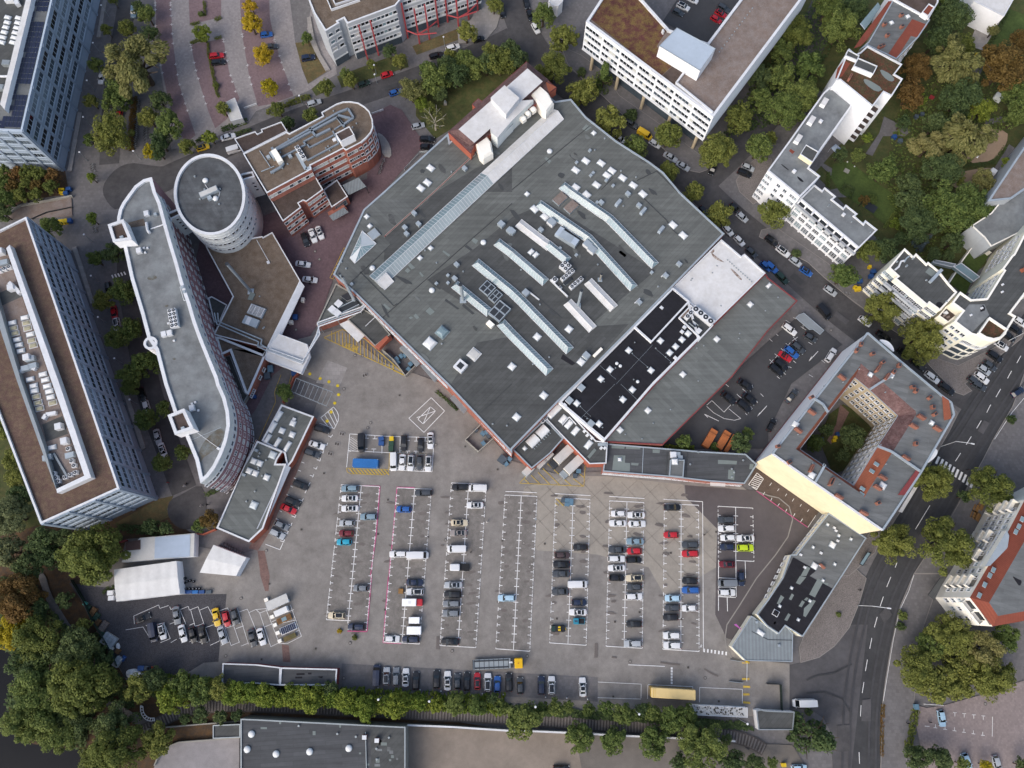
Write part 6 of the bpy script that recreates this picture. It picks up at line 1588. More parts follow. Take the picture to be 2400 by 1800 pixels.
patch(EQb, 'q:1330,1180 1500,960 1700,960 1760,1100 1530,1330', zr, 'membrane_grey'); patch(EQb, smooth(ccw(GP('q:1640,1040 1680,950 1720,1030 1650,1060', zr)), True, 1), zr, 'felt_black', 'stain')
EQc, _ = bld('roof_terrace', 'sunken brown roof terrace with white table between two pale houses', 'q:1105,1105 1200,995 1420,1040 1230,1195', 13.6, 'ivory_wall', 'gravel_dark', cat='terrace', pw=.3, ph=.3, pm='white_warm')
put('garden_table', m_box(.9, .9, .7, 'white_metal'), EQc, G(P('q:1190,1075')[0], 13.3), .5); many(EQc, 'chair', m_box(.5, .5, .8, 'gravel_pale'), 'q:1170,1110 1220,1130', 13.3, .3)
many(EQb, 'chimney', m_box(1.2, 1.0, .8, 'tile_orange'), 'q:2190,520', zr, .5); many(EQb, 'roof_unit', m_box(.6, .5, .4, 'white_metal'), 'q:1930,705 1925,800 1520,1100 1660,1010', zr, .5)
EQd, _ = bld('glass_walkway', 'glazed footbridge crossing the garden between the pale houses', 'q:1300,470 1400,420 1640,600 1560,660', 4.0, 'glass_pale', 'glass_pale', z0=2.6, cat='walkway', pw=.15, ph=.1, pm='white_metal')
EQe, _ = bld('glass_walkway', 'grey roofed walkway arm meeting the glass bridge in the garden', 'q:1045,378 1330,435 1290,475 1030,415', 4.0, 'zinc', 'corrugated_grey', z0=2.6, cat='walkway', pw=.1, ph=.1, pm='white_metal')
wallrun('garden_wall', 'white garden frame wall beside the upper lawn of the pale houses', 'q:1400,410 1600,140 1790,290', 2.2, .35, 'white_warm', cat='wall'); wallrun('garden_wall', 'white garden frame wall beside the lower lawn of the pale houses', 'q:1240,680 1340,530', 2.2, .35, 'white_warm', cat='wall')
EQf, _ = bld('apartment_house', 'grey rendered house corner with small balcony at the right edge', '31:1760,290 1930,180 2212,-170 2500,-400 2700,-100 2212,330 1930,470 1870,390', 9.0, 'grey_wall', 'membrane_grey', pw=.3, ph=.3, pm='white_warm')
EQg, _ = bld('apartment_house', 'narrow house with brown roof strip at the upper right edge', '30:1950,1659 2212,1270 2500,900 2700,1300 31:2100,60 1900,80', 12.0, 'grey_wall', 'gravel_pale', pw=.5, ph=.4, pm='zinc')
EQh, _ = bld('apartment_house', 'plain white building cut off by the top right edge', '30:1780,10 2040,140 2120,0 2150,-300 1800,-300', 9.0, 'white_wall', 'membrane_white', pw=.3, ph=.3, pm='white_metal')
# ---- apartment block at the right edge with balconies
HE = 16.5
eav = GP('r:1230,150 1050,495 600,1272 860,1602 1240,1535 1900,1450 1900,-200', HE)
flt = GP('r:1240,600 820,1330 922,1482 1240,1425 1900,1380 1900,100', 19.3)
c = sum(eav, Vector()) / len(eav)
ER = thing('balcony_house', 'white apartment block with red mansard roof and balconies, right edge', 'building', (c.x, c.y, 0))
e_ = ccw(eav); mb = MB().sides([Vector((p.x, p.y, 0)) for p in e_], [Vector((p.x, p.y, HE)) for p in e_], 'white_warm'); mb.build('wall', ER)
r0 = GP('r:1230,150 1050,495 600,1272 860,1602 1240,1535', HE); r1 = GP('r:1340,400 1240,600 820,1330 922,1482 1240,1425', 19.3)
for i in range(4):
 MB().face([r0[i], r1[i], r1[i + 1], r0[i + 1]], 'tile_red').build('tiled_roof', ER)
MB().face(ccw(flt), 'felt_plain').build('roof', ER)
wa, wb_ = GP('r:1230,150 600,1272', HE); sa_, sb_ = GP('r:600,1272 860,1602', HE)
facade(ER, wa, wb_, [.08, .2, .27, .34, .45, .5, .55, .6, .66, .72, .78, .84, .9], [13.6, 10.5, 7.4, 4.3], lambda c_, r_: pick(W2, (4, 2, 1)))
bal = cached('bal2', lambda: MB().box((0, .7, -.15), (3.2, 1.4, .18), 'white_warm').box((0, 1.35, .03), (3.2, .12, .95), 'white_warm').box((-1.55, .7, .03), (.12, 1.4, .95), 'white_warm').box((1.55, .7, .03), (.12, 1.4, .95), 'white_warm').face([(-1.2, .05, 0), (-1.2, .05, 2.1), (1.2, .05, 2.1), (1.2, .05, 0)], 'glass_dark').mesh('balcony'))
facade(ER, wa, wb_, [.15, .93], [13.2, 10.1, 7.0, 3.9], bal, 'balcony'); facade(ER, wa, wb_, [.42, .62], [10.1, 7.0, 3.9], bal, 'balcony')
facade(ER, sa_, sb_, [.25, .6, .9], [10.5, 7.4, 4.3], lambda c_, r_: pick(W2, (4, 2, 1))); facade(ER, sa_, sb_, [.35, .75], [13.4], bal, 'balcony')
for p in GP('r:1198,375 1160,458 1125,520 868,955 828,1018 768,1125 708,1245', 18): put('roof_window', vw, ER, p, R(60))
MB().prism(GP('r:1050,500 1080,560 1060,700 860,905 800,915', 18.6), HE - 1, 17.6, 'white_warm', 'zinc').build('gable', ER)
patch(ER, smooth(ccw(GP('r:1080,1020 1150,1060 1200,1080 1170,1150 1120,1080', 19.3)), True, 1), 19.3, 'felt_black', 'stain')
MB().prism(GP('r:625,1285 740,1305 885,1545 830,1590', HE + .05), HE - .5, HE + .02, 'white_warm', 'gravel_pale').build('roof_terrace', ER)
MB().prism(GP('r:130,1240 270,1040 320,1050 200,1300', 4.0), 3.6, 3.9, 'dark_metal', 'felt_dark', True).build('shop_canopy', ER)
# ---- L-shaped white office on pillars
HL = 20.0
EJ, _ = bld('pillar_office', 'white L-shaped office on pillars with red sedum roof and steel penthouse', '20:640,185 800,-60 900,-260 1360,255 1690,370 2140,-230 2620,-160 1740,1010', HL, 'white_wall', 'gravel_pale', z0=8.0, pw=.7, ph=.6, pm='white_metal')
zr = HL - .6
patch(EJ, '20:685,170 830,-60 900,-200 1340,260 1250,400 1385,570 1290,655', zr, 'sedum_red'); patch(EJ, '20:1290,660 1400,560 1500,590 1420,730 1700,970 1720,1000', zr, 'gravel_dark')
vol(EJ, GP('20:1275,395 1425,240 1758,420 1625,608', HL + 4.2), zr, HL + 4.2, 'white_wall', 'blue_metal_light', .12, .06, 'zinc')
duct(EJ, '20:1540,560 1415,730 1730,985', zr, .5, 1.0, 'white_metal', 'inner_parapet')
a, b = GP('20:640,185 1740,1010', HL)
grp = [win_mesh(1.25, 1.35, 1, 1, 'white_metal', g, .1) for g in ('glass_dark', 'glass_tint', 'blind')]
cols = []
for g_ in range(7):
 for k in range(5): cols.append((g_ + .14 + k * .18) / 7)
facade(EJ, a, b, cols, [17.3, 14.5, 11.7, 8.9], lambda c_, r_: pick(grp, (6, 2, 1)))
for z_ in (16.5, 13.7, 10.9): band(EJ, a, b, z_, z_ + .2, 'white_metal', .14, 'floor_band')
bi = [p + (Vector((0, 0, 0)) - p).normalized() * -3.2 for p in (a, b)]
in_pts = ccw(GP('20:640,185 800,-60 900,-260 1360,255 1690,370 2140,-230 2620,-160 1740,1010', HL)); in_pts = inset(in_pts, 3.0)
MB().sides([Vector((p.x, p.y, 0)) for p in in_pts], [Vector((p.x, p.y, 8.1)) for p in in_pts], 'glass_tint').build('ground_floor', EJ)
band(EJ, a, b, 7.9, 8.5, 'white_metal', .3, 'canopy_edge')
col_m = MB().cyl((0, 0, 0), .5, 8.0, 'beige_wall', 12).mesh('pillar')
aa, bb_, dd, LL, rz_ = wall_axes(a, b)
nn = Vector((-dd.y, dd.x, 0))
for i in range(5):
 p = aa.lerp(bb_, (i + .25) / 4.6) - nn * .9
 put('pillar', col_m, EJ, (p.x, p.y, 0), 0)
fl2 = GP('20:1740,1010 2620,-160', HL)
facade(EJ, fl2[0], fl2[1], 24, [16.6, 13.4, 10.2], lambda c_, r_: pick(grp, (6, 2, 1)), inv=True)
many(EJ, 'roof_vent', m_vent(.2, .3), ' '.join('20:%d,%d' % (1790 + i * 22, 450 - i * 29) for i in range(14)), zr)
many(EJ, 'aerial', m_box(.4, .9, 1.4, 'white_metal'), '20:1300,290', zr, .4)
sheet('office_court', GP('20:1300,190 1420,10 1500,-150 2160,-150 1700,390 1430,260', 0), 'court_asphalt')
# ---- white office with red steel frame, top centre
HT = 16.5
ET, _ = bld('red_frame_office', 'pale grey office with red steel columns and brown gravel roof, top centre', '10:425,-80 500,110 600,268 720,196 706,182 760,155 788,203 1205,48 1260,-20 1930,-250 1800,-700 300,-500', HT, 'grey_wall', 'gravel_roof', pw=.4, ph=.4, pm='white_metal')
wsl = [win_mesh(1.5, 1.3, 1, 1, 'white_metal', g, .1) for g in ('glass_dark', 'blind', 'glass_pale', 'glass_tint')]
for s, n_, rows in (('10:788,203 1205,48', 12, [13.4, 10.2, 7.0, 3.8]), ('10:1260,-20 1930,-250', 18, [13.4, 10.2, 7.0, 3.8]), ('10:600,268 720,196', 2, [13.4, 10.2, 7.0])):
 a, b = GP(s, HT)
 facade(ET, a, b, n_, rows, lambda c_, r_: pick(wsl, (5, 3, 2, 3)))
 for z_ in (12.7, 9.5, 6.3, 3.1): band(ET, a, b, z_, z_ + .45, 'white_panel', .1, 'floor_band')
 band(ET, a, b, .1, 2.9, 'glass_tint', .05, 'shop_glazing')
feet = GP('10:965,512 1060,477 1132,400 1312,330 1415,378 1500,342 1578,232 1657,192 1750,228 1838,168 1916,98', 0)
rc = MB().box((0, 0, 0), (.42, .42, 15.6), 'steel_red').mesh('red_column')
for p in feet: put('red_column', rc, ET, p, R(20))
for s in ('10:1305,265 1395,300 1480,250 1560,185', '10:1655,130 1745,155 1830,110 1905,35', '10:1395,300 1560,285', '10:1745,155 1905,100'):
 p = GP(s, 5.0)
 for i in range(len(p) - 1): MB().tube(p[i], p[i + 1], .22, 'steel_red', 6).build('red_brace', ET)
for s in ('10:580,300 690,565', '10:550,240 600,400'):
 p = GP(s, 0)
duct(ET, '10:615,0 655,95 900,10', HT - .4, .25, .8, 'white_metal', 'roof_rail'); duct(ET, '10:665,0 690,50 880,-10', HT - .4, .25, .8, 'white_metal', 'roof_rail')
ramp = GP('10:440,150 470,140 505,330 560,470 640,600 600,610 520,470 455,330', .6); MB().prism(ramp, 0, .6, 'slab_paving').build('access_ramp', ET)
# ---- small roofs
EK1, _ = bld('ticket_kiosk', 'small kiosk with white corrugated roof in the paver parking', '00:1930,895 2028,845 2095,1020 1995,1045', 3.2, 'grey_wall', 'corrugated', cat='kiosk', pw=.08, ph=.08, pm='white_metal')
EK2, _ = bld('wall_tank', 'round white tank building cut by the top edge beside the junction', '20:320,10 350,45 400,50 440,10 440,-80 320,-80', 5, 'white_wall', 'membrane_white', cat='tank', pw=.2, ph=.2, pm='white_metal')
EK3, _ = bld('bike_shelter', 'narrow grey sheet-roofed shelter by the staff car park entrance', '31:270,1060 310,1045 485,1195 450,1230 390,1185 360,1190 240,1085', 2.6, 'dark_metal', 'corrugated_grey', z0=2.3, cat='shelter', pw=.06, ph=.06, pm='zinc')
for p in GP('31:275,1080 300,1060 460,1215 470,1190 380,1180', 0): MB().tube(p, p + Vector((0, 0, 2.4)), .06, 'dark_metal', 6).build('post', EK3)
EK4, _ = bld('bus_shelter', 'glass-roofed bus stop shelter on the pavement by the main road', '32:790,1555 860,1450 890,1462 820,1570', 2.5, 'dark_metal', 'glass_pale', z0=2.3, cat='shelter', pw=.1, ph=.06, pm='dark_metal')
for p in GP('32:795,1550 860,1455 885,1462 822,1565', 0): MB().tube(p, p + Vector((0, 0, 2.4)), .06, 'dark_metal', 6).build('post', EK4)
MB().face([q + Vector((0, 0, z_)) for q, z_ in zip(GP('32:792,1555 862,1455 862,1455 792,1555', 0), (.2, .2, 2.3, 2.3))], 'glass_pale').build('back_pane', EK4)
# ================================================================ vehicles
PAINT = {'white': '#d6d8da', 'silver': '#a3a9af', 'grey': '#70767d', 'dark grey': '#3c4147', 'black': '#15161a', 'dark blue': '#1b2740', 'blue': '#2459a0', 'light blue': '#a3c2d6', 'red': '#b01c28', 'maroon': '#6a1522', 'turquoise': '#2298b4',
   'teal': '#1f7f98', 'yellow': '#d6b01f', 'cream': '#cabfa6', 'lime': '#b4cc1c', 'dark green': '#1d352c', 'brown': '#453636', 'blue-grey': '#78909e', 'taupe': '#8d8683'}
for k_, v_ in PAINT.items():
 mat('paint_' + k_, v_, .35, 0, 1, 0, spec=.5, coat=.4, k=.9)
mat('car_glass', '#14191d', .05, 0, 1, 0, spec=.7)
mat('car_glass_blue', '#3c5568', .05, 0, 1, 0, spec=.7)
mat('tyre', '#17171a', .9, 0, 1, 0)
mat('rim', '#8d9094', .4, 0, 1, 0, metal=.6)
mat('headlamp', '#c9d2d6', .15, 0, 1, 0, spec=.7)
mat('tail_lamp', '#7a1216', .2, 0, 1, 0, spec=.6)
mat('trim', '#1c1d20', .6, 0, 1, 0)
SPEC = {  # length, width, height, belt, windscreen base, windscreen top, rear top, rear base (all x as share of half length), bonnet height, rear deck height
 'hatchback': (4.05, 1.76, 1.47, .92, .46, .12, -.72, -.94, .80, .92),
 'saloon': (4.65, 1.82, 1.44, .92, .44, .12, -.42, -.70, .80, .90),
 'estate car': (4.6, 1.82, 1.48, .93, .44, .12, -.80, -.96, .80, .93),
 'suv': (4.5, 1.88, 1.66, 1.0, .46, .16, -.80, -.95, .95, 1.0),
 'convertible': (4.1, 1.74, 1.15, .90, .34, .12, .05, .0, .80, .88),
 'van': (5.1, 1.95, 2.0, 1.05, .74, .48, -.97, -.99, .98, 1.05),
 'long van': (5.9, 2.0, 2.5, 1.1, .80, .58, -.985, -.995, 1.0, 1.1)}
STN = [(-1, .72), (-.975, .86), (-.9, .955), (-.6, 1), (-.2, 1), (.2, 1), (.6, .995), (.86, .94), (.965, .82), (1, .66)]
def car_parts(kind):
 L, W_, Hc, belt, xf, xf2, xr2, xr, hood, deck = SPEC[kind]
 hl, hw = L / 2, W_ / 2
 mb = MB()
 rings = []
 for t, k in STN:
  w = hw * k
  if t > xf: top = hood - .10 * max(0, (t - xf) / (1 - xf)) ** 2 + (belt - hood) * max(0, 1 - (t - xf) / .18)
  elif t < xr: top = deck - .06
  else: top = belt
  if abs(t) > .97: top -= .06
  x = t * hl
  h_ = [(w * .97, .24), (w, .5), (w * .985, top - .16), (w * .90, top - .03), (w * .5, top + .015)]
  rings.append([Vector((x, y, z)) for y, z in h_] + [Vector((x, -y, z)) for y, z in reversed(h_)])
 for i in range(len(rings) - 1):
  mb.sides(rings[i], rings[i + 1], 'paint_white', False)
 mb.face(list(reversed(rings[0])), 'paint_white'); mb.face(rings[-1], 'paint_white')
 wb, wr = hw * .93, hw * .72
 if kind in ('van', 'long van'): wr = hw * .86
 X = lambda t: t * hl
 base = [Vector((X(xf), wb * .92, belt - .05)), Vector((X((xf + xr) / 2), wb, belt - .02)), Vector((X(xr), wb * .86, belt - .05))]
 roof = [Vector((X(xf2), wr * .95, Hc - .05)), Vector((X((xf2 + xr2) / 2), wr, Hc)), Vector((X(xr2), wr * .92, Hc - .05))]
 mir = lambda q: [Vector((p.x, -p.y, p.z)) for p in q]
 bR, rR = mir(base), mir(roof)
 for i in range(2):
  mb.face([base[i], roof[i], roof[i + 1], base[i + 1]], 'paint_white'); mb.face([bR[i + 1], rR[i + 1], rR[i], bR[i]], 'paint_white')
  mid = [Vector((p.x, 0, p.z + .045)) for p in roof]
  mb.face([roof[i], mid[i], mid[i + 1], roof[i + 1]], 'paint_white'); mb.face([mid[i], rR[i], rR[i + 1], mid[i + 1]], 'paint_white')
 mb.face([base[0], bR[0], rR[0], Vector((roof[0].x, 0, roof[0].z + .045)), roof[0]], 'paint_white')
 mb.face([base[2], roof[2], Vector((roof[2].x, 0, roof[2].z + .045)), rR[2], bR[2]], 'paint_white')
 for s in (1, -1):                                      # door mirrors
  mb.box((X(xf) - .12, s * (hw + .07), belt - .05), (.16, .2, .14), 'paint_white')
 out = [('body', mb.mesh('body'))]
 def quad(name, pts, off, glass):
  n = (pts[1] - pts[0]).cross(pts[2] - pts[0]).normalized()
  c = sum(pts, Vector()) / len(pts)
  q = [c + (p - c) * .88 + n * off for p in pts]
  return q
 def panel(name, quads, glass='car_glass'):
  m2 = MB()
  for q in quads: m2.face(q, glass)
  out.append((name, m2.mesh(name)))
 def gl(pts, ref, sh=.9):
  n = (pts[1] - pts[0]).cross(pts[2] - pts[0]).normalized()
  c = sum(pts, Vector()) / len(pts)
  if n.dot(c - ref) < 0: n = -n
  return [c + (p - c) * sh + n * .018 for p in pts]
 ctr_ = Vector((0, 0, belt))
 if kind == 'convertible':
  panel('windscreen', [gl([base[0], bR[0], rR[0], roof[0]], ctr_)])
  m3 = MB().box((-.35, .38, belt - .12), (.5, .5, .3), 'trim').box((-.35, -.38, belt - .12), (.5, .5, .3), 'trim').box((-.95, 0, belt - .1), (.5, 1.2, .18), 'trim')
  out.append(('seat', m3.mesh('seat')))
 else:
  panel('windscreen', [gl([base[0], bR[0], rR[0], roof[0]], ctr_, .93)])
  if kind not in ('van', 'long van') :
   panel('rear_window', [gl([base[2], roof[2], rR[2], bR[2]], ctr_, .86)])
  for s_ in (0, 1):
   b_, r_ = (base, roof) if s_ == 0 else (bR, rR)
   qs = [gl([b_[0], r_[0], r_[1], b_[1]], ctr_, .86)]
   if kind not in ('van', 'long van'): qs.append(gl([b_[1], r_[1], r_[2], b_[2]], ctr_, .84))
   else:
    f_ = .35
    qs = [gl([b_[0], r_[0], r_[0].lerp(r_[1], f_), b_[0].lerp(b_[1], f_)], ctr_, .86)]
   panel('side_window', qs)
 for s in (1, -1):
  out.append(('headlight', MB().box((hl * .925, s * hw * .66, hood - .2), (.22, .34, .1), 'headlamp').mesh('headlight')))
  out.append(('tail_light', MB().box((-hl * .965, s * hw * .70, deck - .22), (.12, .3, .16), 'tail_lamp').mesh('tail_light')))
 wm_ = cached('wheel', lambda: MB().tube((0, -.11, 0), (0, .11, 0), .32, 'tyre', 14).tube((0, -.125, 0), (0, .125, 0), .2, 'rim', 10).mesh('wheel'))
 for x in (.62, -.60):
  for s in (1, -1): out.append(('wheel', wm_, (x * hl, s * (hw - .12), .32)))
 sx0, sx1 = X(xf2) - .12, X(xr2) + .25
 out.append(('sunroof', MB().face([Vector((sx1, -wr * .8, Hc + .045)), Vector((sx0, -wr * .8, Hc + .04)), Vector((sx0, 0, Hc + .07)), Vector((sx1, 0, Hc + .075))], 'car_glass').face([Vector((sx1, 0, Hc + .075)), Vector((sx0, 0, Hc + .07)), Vector((sx0, wr * .8, Hc + .04)), Vector((sx1, wr * .8, Hc + .045))], 'car_glass').mesh('sunroof')))
 return out
KIND = {'h': 'hatchback', 's': 'saloon', 'e': 'estate car', 'u': 'suv', 'c': 'convertible', 'v': 'van', 'l': 'long van'}
COLN = {'w': 'white', 'si': 'silver', 'g': 'grey', 'dg': 'dark grey', 'k': 'black', 'db': 'dark blue', 'b': 'blue', 'lb': 'light blue', 'r': 'red', 'm': 'maroon', 'tq': 'turquoise', 'te': 'teal', 'y': 'yellow', 'c': 'cream', 'li': 'lime', 'gn': 'dark green', 'br': 'brown', 'bg': 'blue-grey', 'tp': 'taupe'}
ORD = ['first', 'second', 'third', 'fourth', 'fifth', 'sixth', 'seventh', 'eighth', 'ninth', 'tenth', 'eleventh', 'twelfth', 'thirteenth', 'fourteenth', 'fifteenth', 'sixteenth', 'seventeenth', 'eighteenth', 'nineteenth', 'twentieth', 'twenty-first', 'twenty-second', 'twenty-third', 'twenty-fourth']
def place_car(p, ang, kind, colour, label, group, pano=False, blackroof=False):
 parts = cached('car' + kind, lambda: car_parts(kind))
 E = thing('parked_car' if kind not in ('van', 'long van') else 'parked_van', label, 'van' if 'van' in kind else 'car', p, R(-ang), group, world=False)
 sz = rnd.uniform(.96, 1.03)
 E.scale = (sz, rnd.uniform(.97, 1.02), rnd.uniform(.96, 1.03))
 for pt in parts:
  if pt[0] == 'sunroof' and not pano: continue
  o = bpy.data.objects.new(pt[0], pt[1]); COL.objects.link(o); o.parent = E
  if len(pt) > 2: o.location = pt[2]
  if pt[0] == 'body':
   o.material_slots[0].link = 'OBJECT'; o.material_slots[0].material = M('paint_' + colour)
 return E
def cars(phrase, where, data, z=0.02):
 """data: 'tile:x,y,angle,kind,colour ...' in order; '+' after the kind marks a glass roof"""
 fr = None; items = []
 for tok in data.split():
  if ':' in tok: fr, tok = tok.split(':')
  x, y, a, k, c = tok.split(',')
  items.append((P('%s:%s,%s' % (fr, x, y))[0], float(a), k, c))
 n = len(items)
 for i, (p, a, k, c) in enumerate(items):
  kind, col = KIND[k[0]], COLN[c]
  pano = '+' in k
  g = G(p, .8)
  pos = (ORD[i] + ' ' + phrase) if n > 1 else phrase.split(' ', 2)[-1] if phrase.startswith('from the') else phrase
  lab = '%s %s%s, %s %s' % (col, 'glass-roofed ' if pano else '', kind, pos, where)
  place_car((g.x, g.y, z), a + rnd.uniform(-1.2, 1.2), kind, col, lab, 'cars ' + where, pano)
T_ = 'from the top'
cars(T_, 'beside the flat workshop', '12:570,388,14,u,k 525,527,17,s,w 485,597,20,e,dg 385,872,22,u,k 317,1017,24,u,k 280,1080,24,s,r 222,1222,24,h,g 182,1295,24,e,si')
cars('from the left', 'in the upper row of the container block', '12:910,508,88,v,k 1277,512,90,e,k 1422,528,90,h,k 1507,488,90,s+,w')
cars('from the left', 'in the lower row of the container block', '12:1188,672,88,v,w 1262,675,92,s,w 1337,680,92,u+,w 1412,680,90,h,dg 1490,685,93,u+,w')
cars(T_, 'in the left row of parking column one', '12:810,902,180,e,bg 810,988,180,s+,w 810,1075,180,s+,w 785,1203,180,h,si 780,1290,180,h,m 762,1365,180,h,tq 13:697,340,180,e+,c')
cars(T_, 'in the right row of parking column one', '12:972,1147,180,e,bg 13:905,105,180,h,g 867,440,180,e,db')
cars(T_, 'in the left row of parking column two', '12:1278,1082,180,h,b 1228,1470,180,e,w 13:1172,543,0,h,w')
cars(T_, 'in the right row of parking column two', '12:1447,940,180,e,dg 1397,1480,0,l,w 13:1372,55,0,s,db 1375,137,180,e+,w 1337,548,180,e,db')
cars(T_, 'in the left row of parking column three', '12:1765,890,180,e,k 1757,1198,0,s+,c 1748,1287,180,s+,tp 1735,1425,180,v,w 13:1705,78,180,s+,si 1700,160,180,e,k 1690,240,180,e,g 1685,322,180,e,g 1677,567,180,s,k')
cars(T_, 'in the right row of parking column three', '12:1917,900,180,v,w 1892,1047,180,s+,w')
cars('light', 'standing alone in parking column four', '13:2165,190,180,e,lb')
cars(T_, 'in the left row of parking column five', '22:435,1478,0,h,br 428,1560,180,s,k 425,1640,180,s,dg 23:418,135,180,s,dg')
cars(T_, 'in the right row of parking column five', '22:592,1410,180,h,k 23:565,72,0,v,w 580,228,0,h,db 570,313,180,s+,w')
cars(T_, 'in the left row of parking column six', '22:920,1120,180,h,w 915,1203,180,s,w 910,1430,180,s,dg 902,1510,0,e,w 905,1590,180,s+,w 23:905,15,0,h,k')
cars(T_, 'in the right row of parking column six', '22:1073,1132,180,s+,w 1080,1208,0,s,w 1065,1360,180,s,bg 1057,1443,180,h,r 1052,1518,0,h,k 23:1060,17,180,e+,c 1057,95,180,h,dg 1053,178,0,e,w 1055,415,180,h,k 1045,585,180,e,si')
cars(T_, 'in the left row of parking column seven', '22:1385,1065,0,s+,k 1375,1303,180,h,r 23:1390,192,180,h,lb 1385,275,180,h,dg 1372,357,180,h,k 1380,515,180,u,w 1385,600,180,u,w')
cars(T_, 'in the right row of parking column seven', '22:1540,1388,180,e,dg 1540,1465,180,e,r 23:1537,40,180,h,k 1545,122,180,e,b 1533,278,180,h,w')
cars(T_, 'in the left row of parking column eight', '22:1850,1173,180,u,dg 1855,1248,180,e,w 1868,1328,180,h,w 1862,1408,180,h,db 1857,1558,180,h+,m 23:1860,62,180,v,g 1857,143,0,e,w')
cars(T_, 'in the right row of parking column eight', '22:2018,1333,180,s+,w 2018,1415,0,u,li 23:1980,20,90,h,db')
cars('from the left', 'in the bottom row by the trees', '13:1042,857,270,v,db 1127,865,270,u+,si 1210,870,270,e,g 1293,877,270,s+,w 1382,905,270,e,k 1560,893,270,e,k 1655,905,270,s+,w 1740,910,270,h,dg 1823,912,270,e,k 1912,908,270,h+,r 2003,918,270,u+,w 2085,935,270,h,b 2185,920,270,u,k 23:70,948,270,h,dg 253,945,270,u,db 342,945,270,u+,w 611,960,270,s+,w')
cars('from the left', 'in the upper row of the cobbled yard', '03:1235,363,-25,c,k 1525,340,76,s,g 1868,355,76,s,y 1955,370,72,h,r 2030,352,72,h,dg')
cars('from the left', 'in the lower row of the cobbled yard', '03:1322,487,74,v,db 1400,480,72,h+,w 1577,497,70,s,w 1665,510,72,h,k 1750,505,72,s,k 1920,512,68,s,si 2180,535,72,s,dg 13:45,525,70,s,w')
cars(T_, 'in the brick courtyard', '10:1400,1085,-15,h,si 1478,1200,3,e,k 1475,1265,0,h,k 11:550,350,66,s+,w 490,375,68,s,w 425,410,68,u,k 405,622,8,s,w 465,755,8,s,w')
cars('from the left', 'along the north street', '00:1970,1180,-18,s,w 1752,1272,-18,h+,y 10:500,888,-20,e,si 930,720,-22,h,gn 1130,642,-22,h,r 1205,795,-22,h,b 1557,475,-20,e,k 1700,410,-20,u,w 1923,335,-18,h,k 1990,490,-18,h,dg')
cars('van', 'beside the brick office and north street', '00:2030,1290,-20,v,w')
cars(T_, 'by the junction at the top', '10:2125,105,75,h,k 20:125,30,75,h,k 155,130,75,h,k 205,240,65,h,w')
cars('from the left', 'in the paver parking, top', '10:88,295,-10,h,b 130,400,-10,h,dg 450,497,-12,u,db')
cars(T_, 'in the middle red bays, top', '00:1870,478,-8,e,r 1885,535,-8,e,k')
cars(T_, 'along the office street, far left', '00:1155,100,88,u,bg 877,668,95,s,w 1057,690,90,h,db 1028,1005,93,h,r')
cars(T_, 'along the west street', '01:935,830,75,h,k 985,1045,75,s,r 1010,1150,75,u+,w 02:1225,90,70,h,k 1265,200,70,h,w 1360,455,70,s,si 1405,575,65,s+,w')
cars(T_, 'under the pillar office trees', '20:1030,1065,35,u,dg 935,1200,35,h,w 1235,1240,35,h,w 1370,1355,35,s,si 1478,1432,35,s,si 1735,1460,115,h,k')
cars('van', 'driving past the pillar office', '20:1147,1160,35,v,y')
cars('from the left', 'in the pillar office courtyard', '20:1435,105,30,h,dg 1480,55,30,u+,w 1560,-5,30,h,w 1765,165,35,h,r 1805,115,35,h+,r 1830,70,35,e,dg')
cars(T_, 'at the mouth of the tree street', '20:2040,1445,25,h,si 2010,1495,25,u,k')
cars(T_, 'on the hall side of the diagonal street', '21:1660,165,48,h,k 1868,330,52,h,w 1965,420,50,h,w 2070,520,48,h,dg 2195,640,46,h,b 31:30,650,46,u,b 122,740,50,e,gn 485,1035,56,v,k')
cars(T_, 'on the house side of the diagonal street', '21:1930,140,50,h,k 1990,215,45,h,si 31:30,420,40,u,k 130,512,40,u+,w 238,598,40,h,si 330,685,36,h+,b 540,852,40,h,si 840,1115,40,h,w 1000,1245,40,s,k 1170,1390,45,h,k 1300,1490,40,e,k 1420,1600,40,e,w 32:1545,40,40,u,k')
cars(T_, 'at the round pale house corner', '31:2180,1120,38,h,w 2140,1185,38,h,k 2080,1245,38,h,k 2020,1325,38,h+,w 1960,1420,40,u,k 1918,1500,40,h,dg 1868,1535,40,h,si 1845,1605,40,u,w 1785,1640,40,u,dg 32:1820,15,30,u,dg 2160,70,-30,h,db')
cars(T_, 'in the staff car park', '31:187,1185,40,e,w 367,1257,32,h,dg 545,1408,-55,e,w 262,1345,42,e,dg 205,1382,42,e,b 150,1420,36,c,r 115,1490,42,e,k 72,1535,40,e,k 32:205,105,-50,s,dg 22:2015,5,36,s,k 1870,120,42,s,k 2050,125,42,s,k 2005,190,42,e,k 32:30,355,-60,h,k')
cars('from the left', 'in the corner car park, lower right', '33:1502,1230,88,h,lb 1720,1605,75,h,lb 1980,1625,82,h,si')
cars('van', 'parked by the gate apron', '33:312,1097,180,l,w')
cars('car', 'cut by the bottom edge', '23:425,1668,0,h,k')
cars('car', 'behind the gatehouse hedge, bottom edge', '33:270,1662,0,h,lb')
